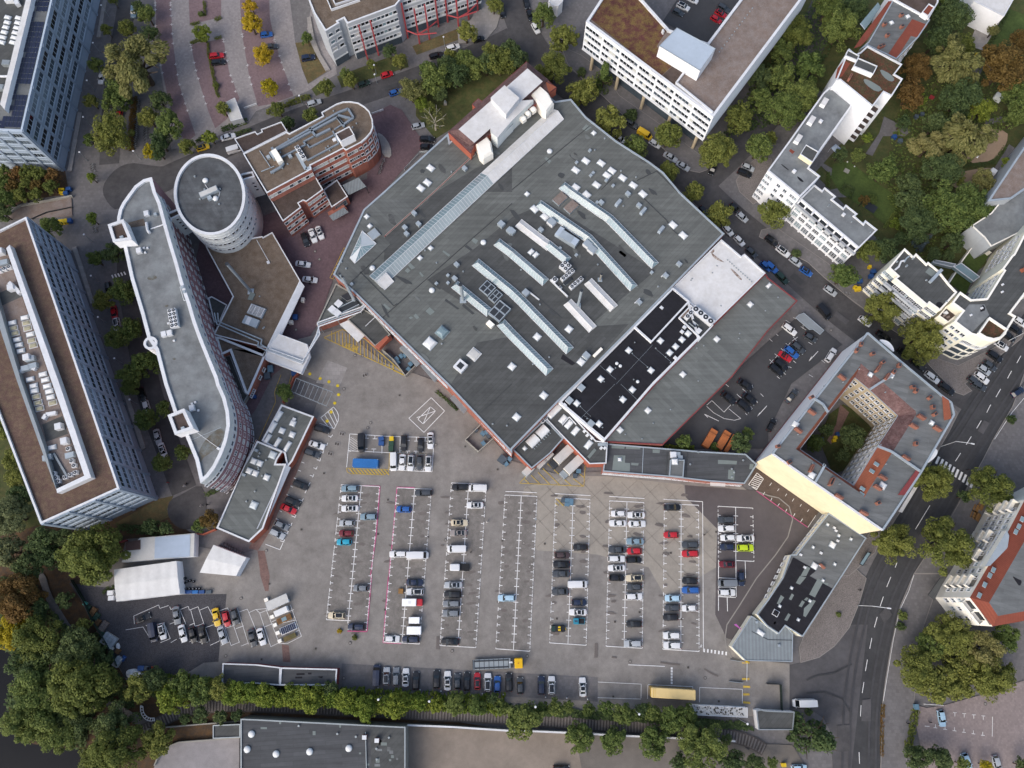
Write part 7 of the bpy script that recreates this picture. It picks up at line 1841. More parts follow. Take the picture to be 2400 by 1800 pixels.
# ---- special vehicles
def veh(name, label, cat, s, ang, z=0.02, group=None):
 g = G(P(s)[0], 1.0)
 return thing(name, label, cat, (g.x, g.y, z), R(-ang), group, world=False)
def part(E, name, mb, loc=None):
 o = bpy.data.objects.new(name, mb if isinstance(mb, bpy.types.Mesh) else mb.mesh(name)); COL.objects.link(o); o.parent = E
 if loc: o.location = loc
 return o
def rbox(L, W_, z0, z1, m, r=.25, top=None):
 """box with rounded vertical and roof edges"""
 def ring(d, z):
  q = []
  for sx, sy, a0 in ((1, 1, 0), (-1, 1, 90), (-1, -1, 180), (1, -1, 270)):
   for k in range(4):
    a = R(a0 + 30 * k)
    q.append(Vector((sx * (L / 2 - r) + (r - d) * math.cos(a), sy * (W_ / 2 - r) + (r - d) * math.sin(a), z)))
  return q
 mb = MB(); rs = [ring(0, z0), ring(0, z1 - r * .6), ring(r * .25, z1 - r * .2), ring(r * .7, z1)]
 for i in range(3): mb.sides(rs[i], rs[i + 1], m if i == 0 else (top or m))
 mb.face(rs[-1], top or m); return mb
def wheels(E, xs, y, r=.5, w=.3):
 me = cached(('bw', r, w), lambda: MB().tube((0, -w / 2, 0), (0, w / 2, 0), r, 'tyre', 16).tube((0, -w / 2 - .02, 0), (0, w / 2 + .02, 0), r * .55, 'rim', 10).mesh('wheel'))
 for x in xs:
  for s in (1, -1): part(E, 'wheel', me, (x, s * y, r))
mat('bus_roof', '#d8bf86', .5, .06, .6, .03); mat('bus_yellow', '#c9a234', .4, .04, .6, 0); mat('box_blue', '#2f6fb0', .5, .1, .8, .04); mat('skip_orange', '#b06a3e', .7, .15, 1, .08); mat('truck_yellow', '#e0b21c', .4, .05, 1, 0)
mat('load_brown', '#6d5238', .9, .2, 2, .2); mat('bin_green', '#2f4a3c', .6, .1, 1, .03); mat('bin_blue', '#2b4f86', .6, .1, 1, .03); mat('bin_yellow', '#d8b826', .6, .1, 1, .03); mat('bin_grey', '#4c5863', .6, .1, 1, .03); mat('bin_bluegrey', '#5d7d92', .6, .1, 1, .03); mat('wood', '#8d6a40', .8, .15, 2, .1)
E = veh('double_deck_bus', 'cream-roofed double-deck bus parked by the tree line', 'bus', '23:1375,1005', 183.5)
part(E, 'body', rbox(11.3, 2.5, .35, 4.05, 'bus_yellow', .3, 'bus_roof'))
for s in (1, -1):
 for zz in (1.3, 2.85): part(E, 'side_window', MB().box((0, s * 1.25, zz), (10.2, .04, .85), 'car_glass'))
part(E, 'windscreen', MB().box((5.63, 0, 1.2), (.05, 2.1, 1.2), 'car_glass')); part(E, 'windscreen', MB().box((5.6, 0, 2.85), (.05, 2.1, .85), 'car_glass')); part(E, 'rear_window', MB().box((-5.63, 0, 2.85), (.05, 1.9, .8), 'car_glass'))
part(E, 'roof_rib', MB().box((5.0, 0, 4.04), (.12, 2.0, .03), 'bus_yellow').box((4.6, 0, 4.04), (.06, 2.0, .03), 'bus_yellow'))
wheels(E, (3.4, -2.8, -4.0), 1.08)
E = veh('flatbed_truck', 'flatbed truck with yellow cab and empty grey bed', 'truck', '23:-130,758', -2.5)
part(E, 'bed', MB().box((-1.4, 0, 1.0), (9.8, 2.5, .18), 'grey_metal').box((-6.2, 0, 1.18), (.15, 2.5, .2), 'dark_metal'))
for i in range(8): part(E, 'cross_beam', MB().box((-5.8 + i * 1.25, 0, 1.18), (.14, 2.4, .06), 'dark_metal'))
part(E, 'ramp_rail', MB().box((-1.4, .85, 1.19), (9.0, .35, .1), 'dark_metal')); part(E, 'ramp_rail', MB().box((-1.4, -.85, 1.19), (9.0, .35, .1), 'dark_metal'))
part(E, 'crane', MB().box((3.9, 0, 1.1), (.7, 2.0, 1.2), 'dark_metal').box((3.6, .3, 2.0), (.9, .4, .6), 'white_metal'))
cab = rbox(2.1, 2.45, .5, 2.75, 'truck_yellow', .22); part(E, 'cab', MB().box((0, 0, 0), (.01, .01, .01), 'trim') if False else cab, (5.6, 0, 0))
part(E, 'windscreen', MB().box((6.66, 0, 1.5), (.05, 2.1, .9), 'car_glass')); part(E, 'beacon', MB().cyl((5.5, 0, 2.75), .15, .18, 'skip_orange', 10))
wheels(E, (5.3, -3.6, -4.8), 1.05)
E = veh('shipping_container', 'blue shipping container standing in the hatched bay', 'container', '12:952,690', 2)
part(E, 'body', MB().box((0, 0, .15), (6.9, 2.3, 2.4), 'box_blue'))
for i in range(12): part(E, 'rib', cached('crib', lambda: MB().box((0, 0, 2.55), (.16, 2.3, .05), 'box_blue').box((0, -1.17, .25), (.16, .05, 2.2), 'box_blue').mesh('rib')), (-3.2 + i * .58, 0, 0))
for x in (-3.3, 3.3):
 for y in (-1, 1): part(E, 'corner_post', MB().box((x, y * 1.05, .12), (.22, .22, 2.48), 'blue_metal'))
for lab, s in (('white lorry trailer backed into the left dock, dark cab below', '22:440,620'), ('white lorry trailer backed into the right dock beside the bins', '22:528,708')):
 E = veh('lorry', lab, 'lorry', s, 137)
 part(E, 'box_body', MB().box((-.4, 0, .9), (6.2, 2.4, 2.5), 'white_warm', 0, 'corrugated'))
 part(E, 'cab', rbox(1.7, 2.2, .5, 2.3, 'grey_metal' if 'right' in lab else 'dark_metal', .2), (3.7, 0, 0)); part(E, 'windscreen', MB().box((4.55, 0, 1.4), (.05, 1.9, .7), 'car_glass')); wheels(E, (3.5, -2.2), 1.0, .45)
for lab, s, c_ in (('orange roll-off skip left of the other two by the hedge', '22:1705,475', 1), ('orange roll-off skip in the middle by the hedge', '22:1820,490', 1), ('narrow orange skip leaning at the shrubs, rightmost of three', '22:1880,520', .55)):
 E = veh('skip_container', lab, 'skip', s, -57, group='orange skips in the staff car park')
 part(E, 'body', MB().box((-.5, 0, .15), (4.3, 2.0 * c_, 1.7), 'skip_orange')); part(E, 'hood', MB().box((2.35, 0, .15), (1.3, 2.0 * c_, 1.3), 'skip_orange'))
 for i in range(4): part(E, 'rib', MB().box((-2.2 + i * 1.1, 0, 1.85), (.12, 2.0 * c_, .06), 'skip_orange'))
for lab, s, L_, W_ in (('small white box trailer above the larger one in column two', '13:1370,382', 2.8, 1.6), ('larger white box trailer in column two', '13:1368,470', 3.7, 2.0)):
 E = veh('box_trailer', lab, 'trailer', s, 180); part(E, 'box', rbox(L_, W_, .5, 2.1, 'white_wall', .08)); part(E, 'drawbar', MB().bar((L_ / 2, 0, .45), (L_ / 2 + 1.0, 0, .45), .1, .1, 'dark_metal')); wheels(E, (0,), W_ / 2 - .05, .3, .18)
E = veh('delivery_van', 'red van with white box body in parking column two', 'van', '13:1352,228', 0)
part(E, 'box_body', rbox(3.7, 1.9, .5, 2.3, 'white_wall', .1), (-.75, 0, 0)); part(E, 'cab', rbox(1.7, 1.85, .3, 1.8, 'paint_red', .3), (1.9, 0, 0)); part(E, 'windscreen', MB().box((2.1, 0, 1.35), (.5, 1.5, .4), 'car_glass')); part(E, 'roof_hatch', MB().box((-.6, 0, 2.29), (.7, .7, .05), 'dome_white')); wheels(E, (1.8, -1.6), .85, .33, .2)
E = veh('pickup_truck', 'white pickup with dark open bed in parking column three', 'pickup', '12:1760,1585', 180)
part(E, 'cab', rbox(2.5, 1.85, .3, 1.75, 'paint_white', .3), (1.2, 0, 0)); part(E, 'bonnet', rbox(.9, 1.7, .3, 1.0, 'paint_white', .2), (2.2, 0, 0)); part(E, 'bed', MB().box((-1.35, 0, .6), (2.5, 1.85, .4), 'trim')); part(E, 'windscreen', MB().box((2.2, 0, 1.1), (.5, 1.5, .45), 'car_glass')); wheels(E, (1.9, -1.5), .85, .35, .22)
E = veh('pickup_truck', 'teal microvan with open rear bed in parking column five', 'pickup', '23:578,390', 180)
part(E, 'cab', rbox(1.4, 1.6, .3, 1.7, 'paint_teal', .2), (.8, 0, 0)); part(E, 'bed', MB().box((-.7, 0, .5), (1.6, 1.6, .45), 'paint_teal').box((-.7, 0, .93), (1.4, 1.4, .04), 'trim')); part(E, 'roof_glass', MB().box((.8, 0, 1.69), (.8, .5, .04), 'car_glass_blue')); part(E, 'windscreen', MB().box((1.48, 0, .9), (.08, 1.3, .6), 'car_glass')); wheels(E, (.9, -.9), .72, .3, .18)
E = veh('off_roader', 'black open off-roader with yellow seats in parking column five', 'car', '23:400,455', 180)
part(E, 'body', rbox(3.6, 1.6, .4, 1.05, 'paint_black', .15)); part(E, 'hood', MB().box((1.3, 0, 1.0), (1.0, 1.3, .12), 'paint_dark green')); part(E, 'roll_cage', MB().tube((-.9, .65, 1.0), (-.9, .65, 1.7), .04, 'trim').tube((-.9, -.65, 1.0), (-.9, -.65, 1.7), .04, 'trim').tube((-.9, .65, 1.7), (-.9, -.65, 1.7), .04, 'trim').tube((.3, .65, 1.0), (-.9, .65, 1.7), .04, 'trim').tube((.3, -.65, 1.0), (-.9, -.65, 1.7), .04, 'trim'))
for y in (.35, -.35): part(E, 'seat', MB().box((-.2, y, .95), (.5, .45, .2), 'bin_yellow').box((-.5, y, 1.0), (.15, .45, .5), 'bin_yellow'))
part(E, 'spare_wheel', MB().tube((-1.85, 0, .9), (-1.95, 0, .9), .33, 'bin_yellow', 14)); wheels(E, (1.2, -1.1), .78, .38, .25)
E = veh('dump_cart', 'blue tipper cart with orange-clad worker end by the white tarpaulin', 'cart', '03:1240,797', 0)
part(E, 'tipper', MB().box((-.7, 0, .4), (1.6, 1.2, .7), 'bin_blue')); part(E, 'platform', MB().box((.75, 0, .4), (1.4, 1.1, .5), 'bin_grey')); part(E, 'seat', MB().box((1.2, 0, .9), (.4, .6, .5), 'trim')); wheels(E, (.9, -.8), .55, .28, .2)
# ================================================================ trees, shrubs, hedges
def leaf_mat(name, c1, c2, trans=.35, k=.9):
 m = bpy.data.materials.new(name); m.use_nodes = True
 nt = m.node_tree; N = nt.nodes; L = nt.links
 b = N['Principled BSDF']; b.inputs['Roughness'].default_value = .7; b.inputs['Specular IOR Level'].default_value = .2
 g = N.new('ShaderNodeNewGeometry'); oi = N.new('ShaderNodeObjectInfo')
 mx = N.new('ShaderNodeMix'); mx.data_type = 'RGBA'; mx.inputs['A'].default_value = lin(c1, k); mx.inputs['B'].default_value = lin(c2, k)
 L.new(g.outputs['Random Per Island'], mx.inputs['Factor'])
 hs_ = N.new('ShaderNodeHueSaturation')
 for out, lo, hi, inp in (('Random', .485, .515, 'Hue'), ('Random', 1.15, .85, 'Value')):
  r = N.new('ShaderNodeMapRange'); r.inputs[3].default_value = lo; r.inputs[4].default_value = hi
  L.new(oi.outputs[out], r.inputs[0]); L.new(r.outputs[0], hs_.inputs[inp])
 L.new(mx.outputs['Result'], hs_.inputs['Color'])
 L.new(hs_.outputs[0], b.inputs['Base Color'])
 tr = N.new('ShaderNodeBsdfTranslucent'); L.new(hs_.outputs[0], tr.inputs['Color'])
 ms = N.new('ShaderNodeMixShader'); ms.inputs[0].default_value = trans
 out = N['Material Output']
 L.new(b.outputs[0], ms.inputs[1]); L.new(tr.outputs[0], ms.inputs[2]); L.new(ms.outputs[0], out.inputs['Surface'])
 MATS[name] = m
 return m
TINT = {'g': ('green', '#506234', '#7c8a4a'), 'o': ('olive', '#5c6632', '#868c48'), 'y': ('yellow', '#9a8a22', '#c2ac30'), 'b': ('brown', '#5f4c2a', '#826b3c'), 'd': ('dark green', '#435436', '#687849'),
  'p': ('pale green', '#5f6848', '#868c62'), 'w': ('pale olive', '#666a3c', '#93905c'), 's': ('blue-green', '#46555c', '#64747a'), 'l': ('fresh green', '#586b2a', '#8a983f')}
for k_, (n_, a_, b_) in TINT.items(): leaf_mat('leaf_' + k_, a_, b_)
mat('bark', '#4d4237', .95, .2, 2, .2); mat('birch_bark', '#9a968c', .9, .2, 2, .2)
def crown_mesh(seed, n, leaf, kind='broad'):
 r = np.random.default_rng(seed)
 nc = {'broad': 64, 'willow': 38, 'cone': 40, 'sparse': 22, 'box': 60}[kind]
 cen = []
 lob = [(r.uniform(0, 6.28), r.uniform(.0, .22)) for _ in range(5)]
 while len(cen) < nc:
  d = r.normal(size=3); d /= np.linalg.norm(d)
  if d[2] < -.45: continue
  az = math.atan2(d[1], d[0])
  k = 1 - sum(a * max(0, math.cos(az - p)) ** 3 for p, a in lob) * .9
  rad = r.uniform(.2, .97) ** .65 * k
  c = d * rad
  if kind == 'cone':
   t = r.uniform(0, 1); rr = (1 - t) * .85 * math.sqrt(r.uniform(.1, 1)); a = r.uniform(0, 6.28)
   c = np.array([rr * math.cos(a), rr * math.sin(a), -.7 + 1.7 * t])
  elif kind == 'box':
   c = r.uniform(-.9, .9, 3)
  cen.append(c)
 cen = np.array(cen)
 crad = r.uniform(.11, .29, nc) * (1.0 if kind != 'sparse' else .8)
 if kind == 'box': crad[:] = .14
 idx = r.integers(0, nc, n)
 d = r.normal(size=(n, 3)); d /= np.linalg.norm(d, axis=1)[:, None]
 rad = r.uniform(.55, 1.0, n) ** .6
 pos = cen[idx] + d * (crad[idx] * rad)[:, None]
 nor = d * .7 + np.array([0, 0, .55]) + r.normal(size=(n, 3)) * .45
 nor /= np.linalg.norm(nor, axis=1)[:, None]
 t1 = np.cross(nor, r.normal(size=(n, 3))); t1 /= np.linalg.norm(t1, axis=1)[:, None]
 t2 = np.cross(nor, t1)
 s = leaf * r.uniform(.6, 1.3, n)
 asp = 1.0
 if kind == 'willow':
  t1 = cen[idx] / (np.linalg.norm(cen[idx], axis=1)[:, None] + 1e-6) * .8 + np.array([0, 0, -.6]) + r.normal(size=(n, 3)) * .25; t1 /= np.linalg.norm(t1, axis=1)[:, None]
  t2 = np.cross(t1, nor); t2 /= np.linalg.norm(t2, axis=1)[:, None]; asp = 2.2
 a, b = t1 * (s * asp / 2)[:, None], t2 * (s / 2)[:, None]
 v = np.stack([pos - a - b * .4, pos - b * .9 + a * .1, pos + a, pos + b * .9 + a * .1], 1).reshape(-1, 3)
 me = bpy.data.meshes.new('crown')
 me.vertices.add(4 * n); me.vertices.foreach_set('co', v.astype(np.float32).ravel())
 me.loops.add(4 * n); me.loops.foreach_set('vertex_index', np.arange(4 * n, dtype=np.int32))
 me.polygons.add(n); me.polygons.foreach_set('loop_start', np.arange(0, 4 * n, 4, dtype=np.int32)); me.polygons.foreach_set('loop_total', np.full(n, 4, np.int32))
 me.materials.append(M('leaf_g')); me.update(); me.validate()
 return me
CROWN = {}
for v_ in range(4):
 CROWN['S', v_] = crown_mesh(10 + v_, 1700, .16)
 CROWN['M', v_] = crown_mesh(20 + v_, 5000, .1)
 CROWN['L', v_] = crown_mesh(30 + v_, 13000, .064)
 CROWN['W', v_] = crown_mesh(40 + v_, 9000, .052, 'willow')
 CROWN['C', v_] = crown_mesh(50 + v_, 3500, .10, 'cone')
 CROWN['B', v_] = crown_mesh(60 + v_, 900, .055, 'sparse')
 CROWN['H', v_] = crown_mesh(70 + v_, 1500, .2, 'box')
def trunk_mesh(seed, m='bark'):
 rr = random.Random(seed); mb = MB()
 mb.tube((0, 0, 0), (.02, .01, .55), .045, m, 8, .03)
 for i in range(6):
  a = i * 1.05 + rr.uniform(-.3, .3); z0 = rr.uniform(.3, .55); q = Vector((.25 * math.cos(a), .25 * math.sin(a), z0 + .22)); e = q + Vector((.2 * math.cos(a + .4), .2 * math.sin(a + .4), .16))
  mb.tube((.01, 0, z0), q, .02, m, 6, .012); mb.tube(q, e, .012, m, 5, .005)
  mb.tube(q, q + Vector((.16 * math.cos(a - .6), .16 * math.sin(a - .6), .1)), .01, m, 5, .004)
 return mb.mesh('trunk')
TRUNK = [trunk_mesh(3), trunk_mesh(4), trunk_mesh(5, 'birch_bark')]
def metres_per_px(p, z):
 return (G((p[0] + 1, p[1]), z) - G(p, z)).length
KEEP = []
def tree(p, rpx, tint, label, group, kind=None, name=None):
 rr = rpx / 3.6867 * metres_per_px(p, 5)
 shrub = kind == 'q' or rr < 1.35
 zc = rr * .75 if shrub else rr * .85 + 2.2
 if kind == 'C': zc = rr * 1.1 + .5
 b = G(p, zc)
 key = {'W': 'W', 'B': 'B', 'C': 'C'}.get(kind) or ('S' if rr < 2.3 else 'M' if rr < 4.6 else 'L')
 nm = name or ('shrub' if shrub else 'conifer_tree' if kind == 'C' else 'willow_tree' if kind == 'W' else 'birch_tree' if kind == 'B' else 'broadleaf_tree')
 E = thing(nm, label, 'shrub' if shrub else 'tree', (b.x, b.y, 0), 0, group, world=False)
 o = bpy.data.objects.new('crown', CROWN[key, rnd.randrange(4)]); COL.objects.link(o); o.parent = E
 o.location = (0, 0, zc); o.rotation_euler = (0, 0, rnd.uniform(0, 6.28))
 k = rr * 1.14
 o.scale = (k * rnd.uniform(.93, 1.07), k * rnd.uniform(.93, 1.07), k * (1.5 if kind == 'C' else rnd.uniform(.85, 1.05)))
 o.material_slots[0].link = 'OBJECT'; o.material_slots[0].material = M('leaf_' + tint)
 t = bpy.data.objects.new('trunk', TRUNK[2 if kind == 'B' else rnd.randrange(2)]); COL.objects.link(t); t.parent = E
 hgt = zc + rr * .6
 t.scale = (max(2.2 * rr, 1.2), max(2.2 * rr, 1.2), hgt)
 return E
def size_word(r): return 'small' if r < 60 else 'medium' if r < 105 else 'large' if r < 170 else 'huge'
def trees(where, data):
 fr = None; items = []
 for tok in data.split():
  if ':' in tok: fr, tok = tok.split(':')
  q = tok.split(',')
  items.append((P('%s:%s,%s' % (fr, q[0], q[1]))[0], float(q[2]), q[3][0], q[3][1:] or None))
 items.sort(key=lambda i: i[0][0])
 for i, (p, r_, c_, kd) in enumerate(items):
  word = {'W': 'willow', 'B': 'bare birch', 'C': 'conifer', 'q': 'shrub'}.get(kd, 'tree')
  if word == 'tree' and r_ / 3.6867 * metres_per_px(p, 5) < 1.35: word = 'shrub'
  pos = '%s from the left' % ORD[i] if i < len(ORD) else 'number %d from the left' % (i + 1)
  if len(items) == 1: pos = 'alone'
  tree(p, r_, c_, '%s %s %s, %s %s' % (size_word(r_), TINT[c_][0], word, pos, where), 'trees ' + where, kd)
trees('along the office street', '00:1270,130,78,g 1100,250,75,o 920,255,50,o 1290,290,70,d 838,560,65,g 790,872,65,o 1005,840,120,g 1380,870,90,d 965,1155,155,o 1285,1020,85,o 1450,1080,122,g 1390,1230,90,d 775,1210,55,g 1312,1315,65,y 790,1530,42,l 980,5,40,o 1370,1310,70,d')
trees('in the paver parking', '00:1190,545,262,wW 1190,60,60,d 1925,940,60,o 2165,200,98,y 2165,45,60,y 1745,290,68,l 1740,120,28,g 1870,740,30,o 10:60,465,80,y 120,750,78,y 440,330,52,g')
trees('along the north street', '00:1610,1265,68,o 1815,1180,65,l 10:190,940,66,o 470,1000,66,g 595,755,72,o 270,1065,60,d 825,700,65,o 770,630,50,g 1235,530,65,o 1000,555,45,o 1150,440,60,d 1815,280,90,o 2055,40,72,o 1680,480,55,o')
trees('on the lawn behind the hall', '10:1550,680,128,g 1730,660,108,d 1890,590,100,g 2110,550,112,o 1340,790,108,w 1425,890,66,l 1540,1030,115,wB 1500,930,50,o 20:40,520,92,d 10:1640,560,90,d 1800,520,85,g 1990,560,95,d 2030,470,80,o 2200,430,90,d 1600,800,70,d 1480,600,80,g')
trees('beside the pillar office', '20:270,130,100,g 440,330,122,o 350,600,135,o 790,680,105,gC 610,790,118,o 860,1050,122,o 1080,1270,106,g 1350,1180,118,o 1360,1490,88,o 1585,1655,84,o 600,625,42,dq 1030,1000,60,dq 21:1790,195,118,o')
trees('in the tree street', '20:1960,1010,130,o 1780,1300,150,o 2130,1280,120,g 2150,680,105,d 2150,860,112,g 30:520,60,132,g 250,300,130,o 620,250,160,g 370,590,122,g 100,660,120,g 290,830,140,g 150,960,150,g 750,80,100,d 20,1200,62,o 130,460,100,g')
trees('in the upper gardens', '30:1270,590,128,b 1230,800,122,b 1320,870,60,l 1590,560,188,wW 1600,150,150,d 1500,20,110,g 2030,590,200,b 2190,820,150,g 1840,960,105,l 1650,850,150,d 1700,1180,215,wW 1400,1250,150,wW 1640,1540,62,o 1500,1450,150,d 1000,1480,120,g 1850,1570,100,w 2070,1400,50,l 780,1350,60,g 2150,1020,100,g 2170,350,90,b 1700,380,80,o 1450,350,120,d 1450,1080,110,d 860,1190,45,l 620,1330,60,d 1160,1060,60,d 1230,1600,100,d 1950,260,50,w')
trees('in the lower gardens', '31:860,500,100,o 1020,500,112,d 1300,280,150,d 1560,150,195,g 1750,130,168,g 1280,410,46,sC 1375,400,46,sC 1320,475,46,sC 2040,220,70,d 1430,540,62,d 830,70,48,b 1090,270,48,lq 1600,430,100,d 1240,90,120,d 900,60,40,gq 1150,400,60,d 1560,560,50,d 1900,350,50,d')
trees('along the diagonal street', '31:40,190,122,o 645,730,115,g 980,1020,165,o 1300,1270,178,o 240,530,45,dq')
trees('along the west street', '01:435,300,90,g 800,232,50,l 825,580,75,g 990,520,88,d 1060,850,106,g 900,930,85,o 1010,1270,96,g 1150,1180,100,g 1250,1480,120,g 1130,1590,110,g 02:1135,20,80,g 1270,310,100,g 1420,215,66,g 1400,690,90,g 1575,595,66,g')
trees('round the turning bay', '02:1435,1240,60,d 1710,1220,60,g 1820,1170,80,b 1300,1230,70,d')
trees('left of the gridded office', '02:110,1150,150,p 60,1450,140,p 120,650,85,o 50,400,80,o 60,240,70,o 150,800,90,o 180,960,90,d 830,1450,235,o 640,1530,150,o 380,1350,130,d 450,1490,110,d 250,1560,130,d 560,1330,90,d')
trees('in the plaza bed, left edge', '00:30,1500,75,g 150,1500,62,b 250,1500,66,o 340,1510,62,o 445,1520,62,b 120,1610,64,b 320,1610,56,b 430,1610,62,o 220,1600,60,o 30,1600,70,g 01:60,60,80,g 180,30,70,o 20,180,80,d 300,20,60,o')
trees('on the river bank', '03:150,170,200,b 80,480,125,y 330,560,180,o 650,640,180,d 720,420,64,o 350,960,215,g 250,1250,190,g 700,950,250,o 520,1320,200,g 1000,1300,180,d 1000,1500,225,o 1360,1400,130,o 860,1600,170,o 330,300,110,d 560,210,70,d 250,760,150,d 880,720,90,d 700,1250,160,d 480,1120,170,g')
trees('in the row by the railway siding', '03:1200,960,122,o 1350,880,100,d 1480,1050,130,l 1580,930,120,g 1750,1000,110,g 1900,980,108,o 2030,1020,100,l 2180,1000,92,l 13:80,1020,100,l 330,1010,88,l 480,1060,108,l 640,980,70,d 780,1060,100,l 950,1140,115,l 1090,1100,70,l 1200,1120,118,l 1420,1090,72,l')
trees('in the right row by the railway siding', '13:1570,1120,62,l 1715,1090,95,g 1900,1120,85,g 2040,1060,50,d 2130,1130,62,g 23:100,1230,150,g 260,1150,55,g 380,1140,70,g 490,1130,52,g 665,1160,56,g 810,1140,66,g 950,1190,92,g 1220,1180,72,g 1390,1230,120,g 1500,1200,92,g 1120,1150,60,d 1060,1210,55,g')
trees('south of the railway siding', '23:590,1380,128,g 870,1410,112,g 1230,1440,122,g 1640,1480,188,g 1580,1330,100,d 1900,1610,100,d 2100,1610,85,d 1450,1610,75,d 1850,1410,50,d 03:1720,1200,70,d 1900,1220,62,d 2050,1200,50,d 1600,1230,50,d 1120,1080,60,d')
trees('along the main road', '33:400,1390,198,dC 40,1620,50,g 1165,340,42,gq 1150,430,40,dq 32:1430,830,160,o 1080,1370,168,o 1530,1390,205,o 1910,900,170,o 1690,970,52,d 2100,310,40,dq')
trees('beside the corner car park', '33:1300,800,170,o 1480,950,155,o 1560,520,180,o 1830,640,180,w 1900,880,185,o 1700,800,150,o 2060,540,110,g 2030,850,105,o 1290,1560,110,d 1490,1580,110,d 1680,1630,62,g 1880,1640,52,y 1410,620,120,g 1640,950,120,o 2190,1640,60,d')
trees('in the house courtyard', 'n:640,460,90,d' if False else '32:720,460,118,d 400,510,80,g 500,400,60,d 640,620,60,d')
trees('by the orange skips', '22:1480,490,60,g 1985,510,90,d 2030,430,52,g 1750,540,42,g')
trees('on the corner island', '13:722,475,22,yq 855,530,24,oq 33:610,335,24,gq')
trees('in the workshop yard', 'k:1600,770,75,g')
# hedges: box-shaped, along a line
def hedge(label, s, w, h, tint='o'):
 pts = GP(s, h); c = sum(pts, Vector()) / len(pts)
 E = thing('hedge', label, 'hedge', (c.x, c.y, 0))
 for i in range(len(pts) - 1):
  a, b = pts[i], pts[i + 1]; L_ = (b - a).length; n = max(1, int(L_ / 2.2))
  for k in range(n):
   p = a.lerp(b, (k + .5) / n); d = b - a
   o = put('foliage', CROWN['H', rnd.randrange(4)], E, (p.x, p.y, h / 2), math.atan2(d.y, d.x) + math.pi * rnd.randrange(2), (L_ / n / 1.75, w / 1.9 * rnd.uniform(.85, 1.15), h / 1.9 * rnd.uniform(.85, 1.2)))
   o.material_slots[0].link = 'OBJECT'; o.material_slots[0].material = M('leaf_' + tint)
 return E
hedge('thin olive hedge between the middle red bays', '00:1790,360 1795,450 1820,560 1845,680 1880,830', 1.0, 1.0)
hedge('short hedge across the end of the upper red bays', '00:1640,200 1720,185', 1.1, .9); hedge('short hedge at the head of the middle red bays', '00:1640,360 1700,340 1790,340', 1.1, .9)
hedge('small hedge right of the upper red bays', '00:1850,160 1905,140', 1.2, 1.0); hedge('thin hedge between the upper red bays', '00:1760,0 1765,120', .9, .9); hedge('small hedge right of the middle red bays', '00:1850,325 1910,310', 1.1, .9)
hedge('hedge along the north street beside the kiosk', '00:1910,1110 2130,1030', 1.8, 1.2, 'd'); hedge('hedge on the street side of the pavement below the kiosk', '00:2030,1150 2160,1105', 1.5, 1.1, 'd')
hedge('hedge at the foot of the right red bays', '10:230,900 460,815', 2.0, 1.3); hedge('low hedge left of the right red bays', '10:80,960 150,930', 1.6, 1.2); hedge('dark hedge at the left end of the verge', '00:1690,1210 1760,1170', 1.5, 1.2, 'd')
hedge('long green hedge between row building and staff car park', '22:1320,540 1430,560 1580,560', 2.2, 2.0, 'l'); hedge('clipped hedge along the corner car park', '33:1285,1160 1270,1280 1240,1420 1230,1560', 2.0, 1.4, 'o')
hedge('brown planting strip along the main road kerb', '33:1000,1110 990,1300 990,1560', 1.0, .6, 'b'); hedge('round dark hedge beside the sand pit', 'p:1690,640 1760,560 1850,650 1800,740', 1.6, 1.2, 'd')
hedge('low hedge edging the garden path', 'p:1500,380 1480,590', 1.2, .8, 'g'); hedge('planting bed along the bicycle stands', '00:1160,830 1140,1000 1120,1290', 2.2, .8, 'b'); hedge('ivy strip beside the hall near the crossed box', '12:1560,60 1640,130 1740,220', 1.2, .8, 'd')
hedge('green strip along the white tents fence', '03:880,150 920,110 990,90', 1.0, .8, 'd'); hedge('hedge round the lower garden lawn', '31:1010,300 1100,180 1190,90', 1.2, 1.1, 'g'); hedge('dark hedge under the office lawn', '02:1000,1230 1200,1260 1400,1280', 2.2, 1.5, 'd')
hedge('clipped hedge beside the upper lawn, top right', '30:1900,420 2030,200 2080,90', 1.4, 1.6, 'd'); hedge('shrub strip below the sand pits', '30:1700,1430 1960,1400 2060,1260', 1.3, .9, 'd'); hedge('green bed at the foot of the curved office', 'm:690,1370 900,1300', 1.6, 1.0, 'd')
# undergrowth that reads as one mass
def undergrowth(name, label, s, n, tint, hmax=1.2):
 poly = GP(s); xs = [p.x for p in poly]; ys = [p.y for p in poly]
 mb = MB(); k = 0
 rr = random.Random(len(s))
 while k < n:
  p = Vector((rr.uniform(min(xs), max(xs)), rr.uniform(min(ys), max(ys)), 0))
  if not inside(p, poly): continue
  k += 1
  s_ = rr.uniform(.25, .6); a = rr.uniform(0, 6.28); z = rr.uniform(.1, hmax) * rr.random()
  u_, v_ = Vector((math.cos(a), math.sin(a), rr.uniform(-.4, .4))) * s_, Vector((-math.sin(a), math.cos(a), rr.uniform(-.4, .4))) * s_ * .6
  c_ = Vector((p.x, p.y, .35 + z)); mb.face([c_ - u_, c_ - v_, c_ + u_, c_ + v_], 'leaf_' + tint)
 o = mb.build(name); tag(o, label, 'undergrowth', None, 'stuff'); return o
undergrowth('undergrowth', 'dark undergrowth covering the river bank under the trees', '03:0,0 300,50 420,250 620,450 900,500 1000,800 1080,900 1200,1100 900,1080 760,1250 760,1500 500,1470 150,1380 60,1080 190,740 0,600', 6000, 'd')
undergrowth('undergrowth', 'green undergrowth between the tree row and the railway siding', '03:1080,900 2212,960 13:2212,1110 23:2000,1260 2100,1330 23:250,1200 13:900,1110 0,1060 03:1400,1080', 5000, 'd', .6)
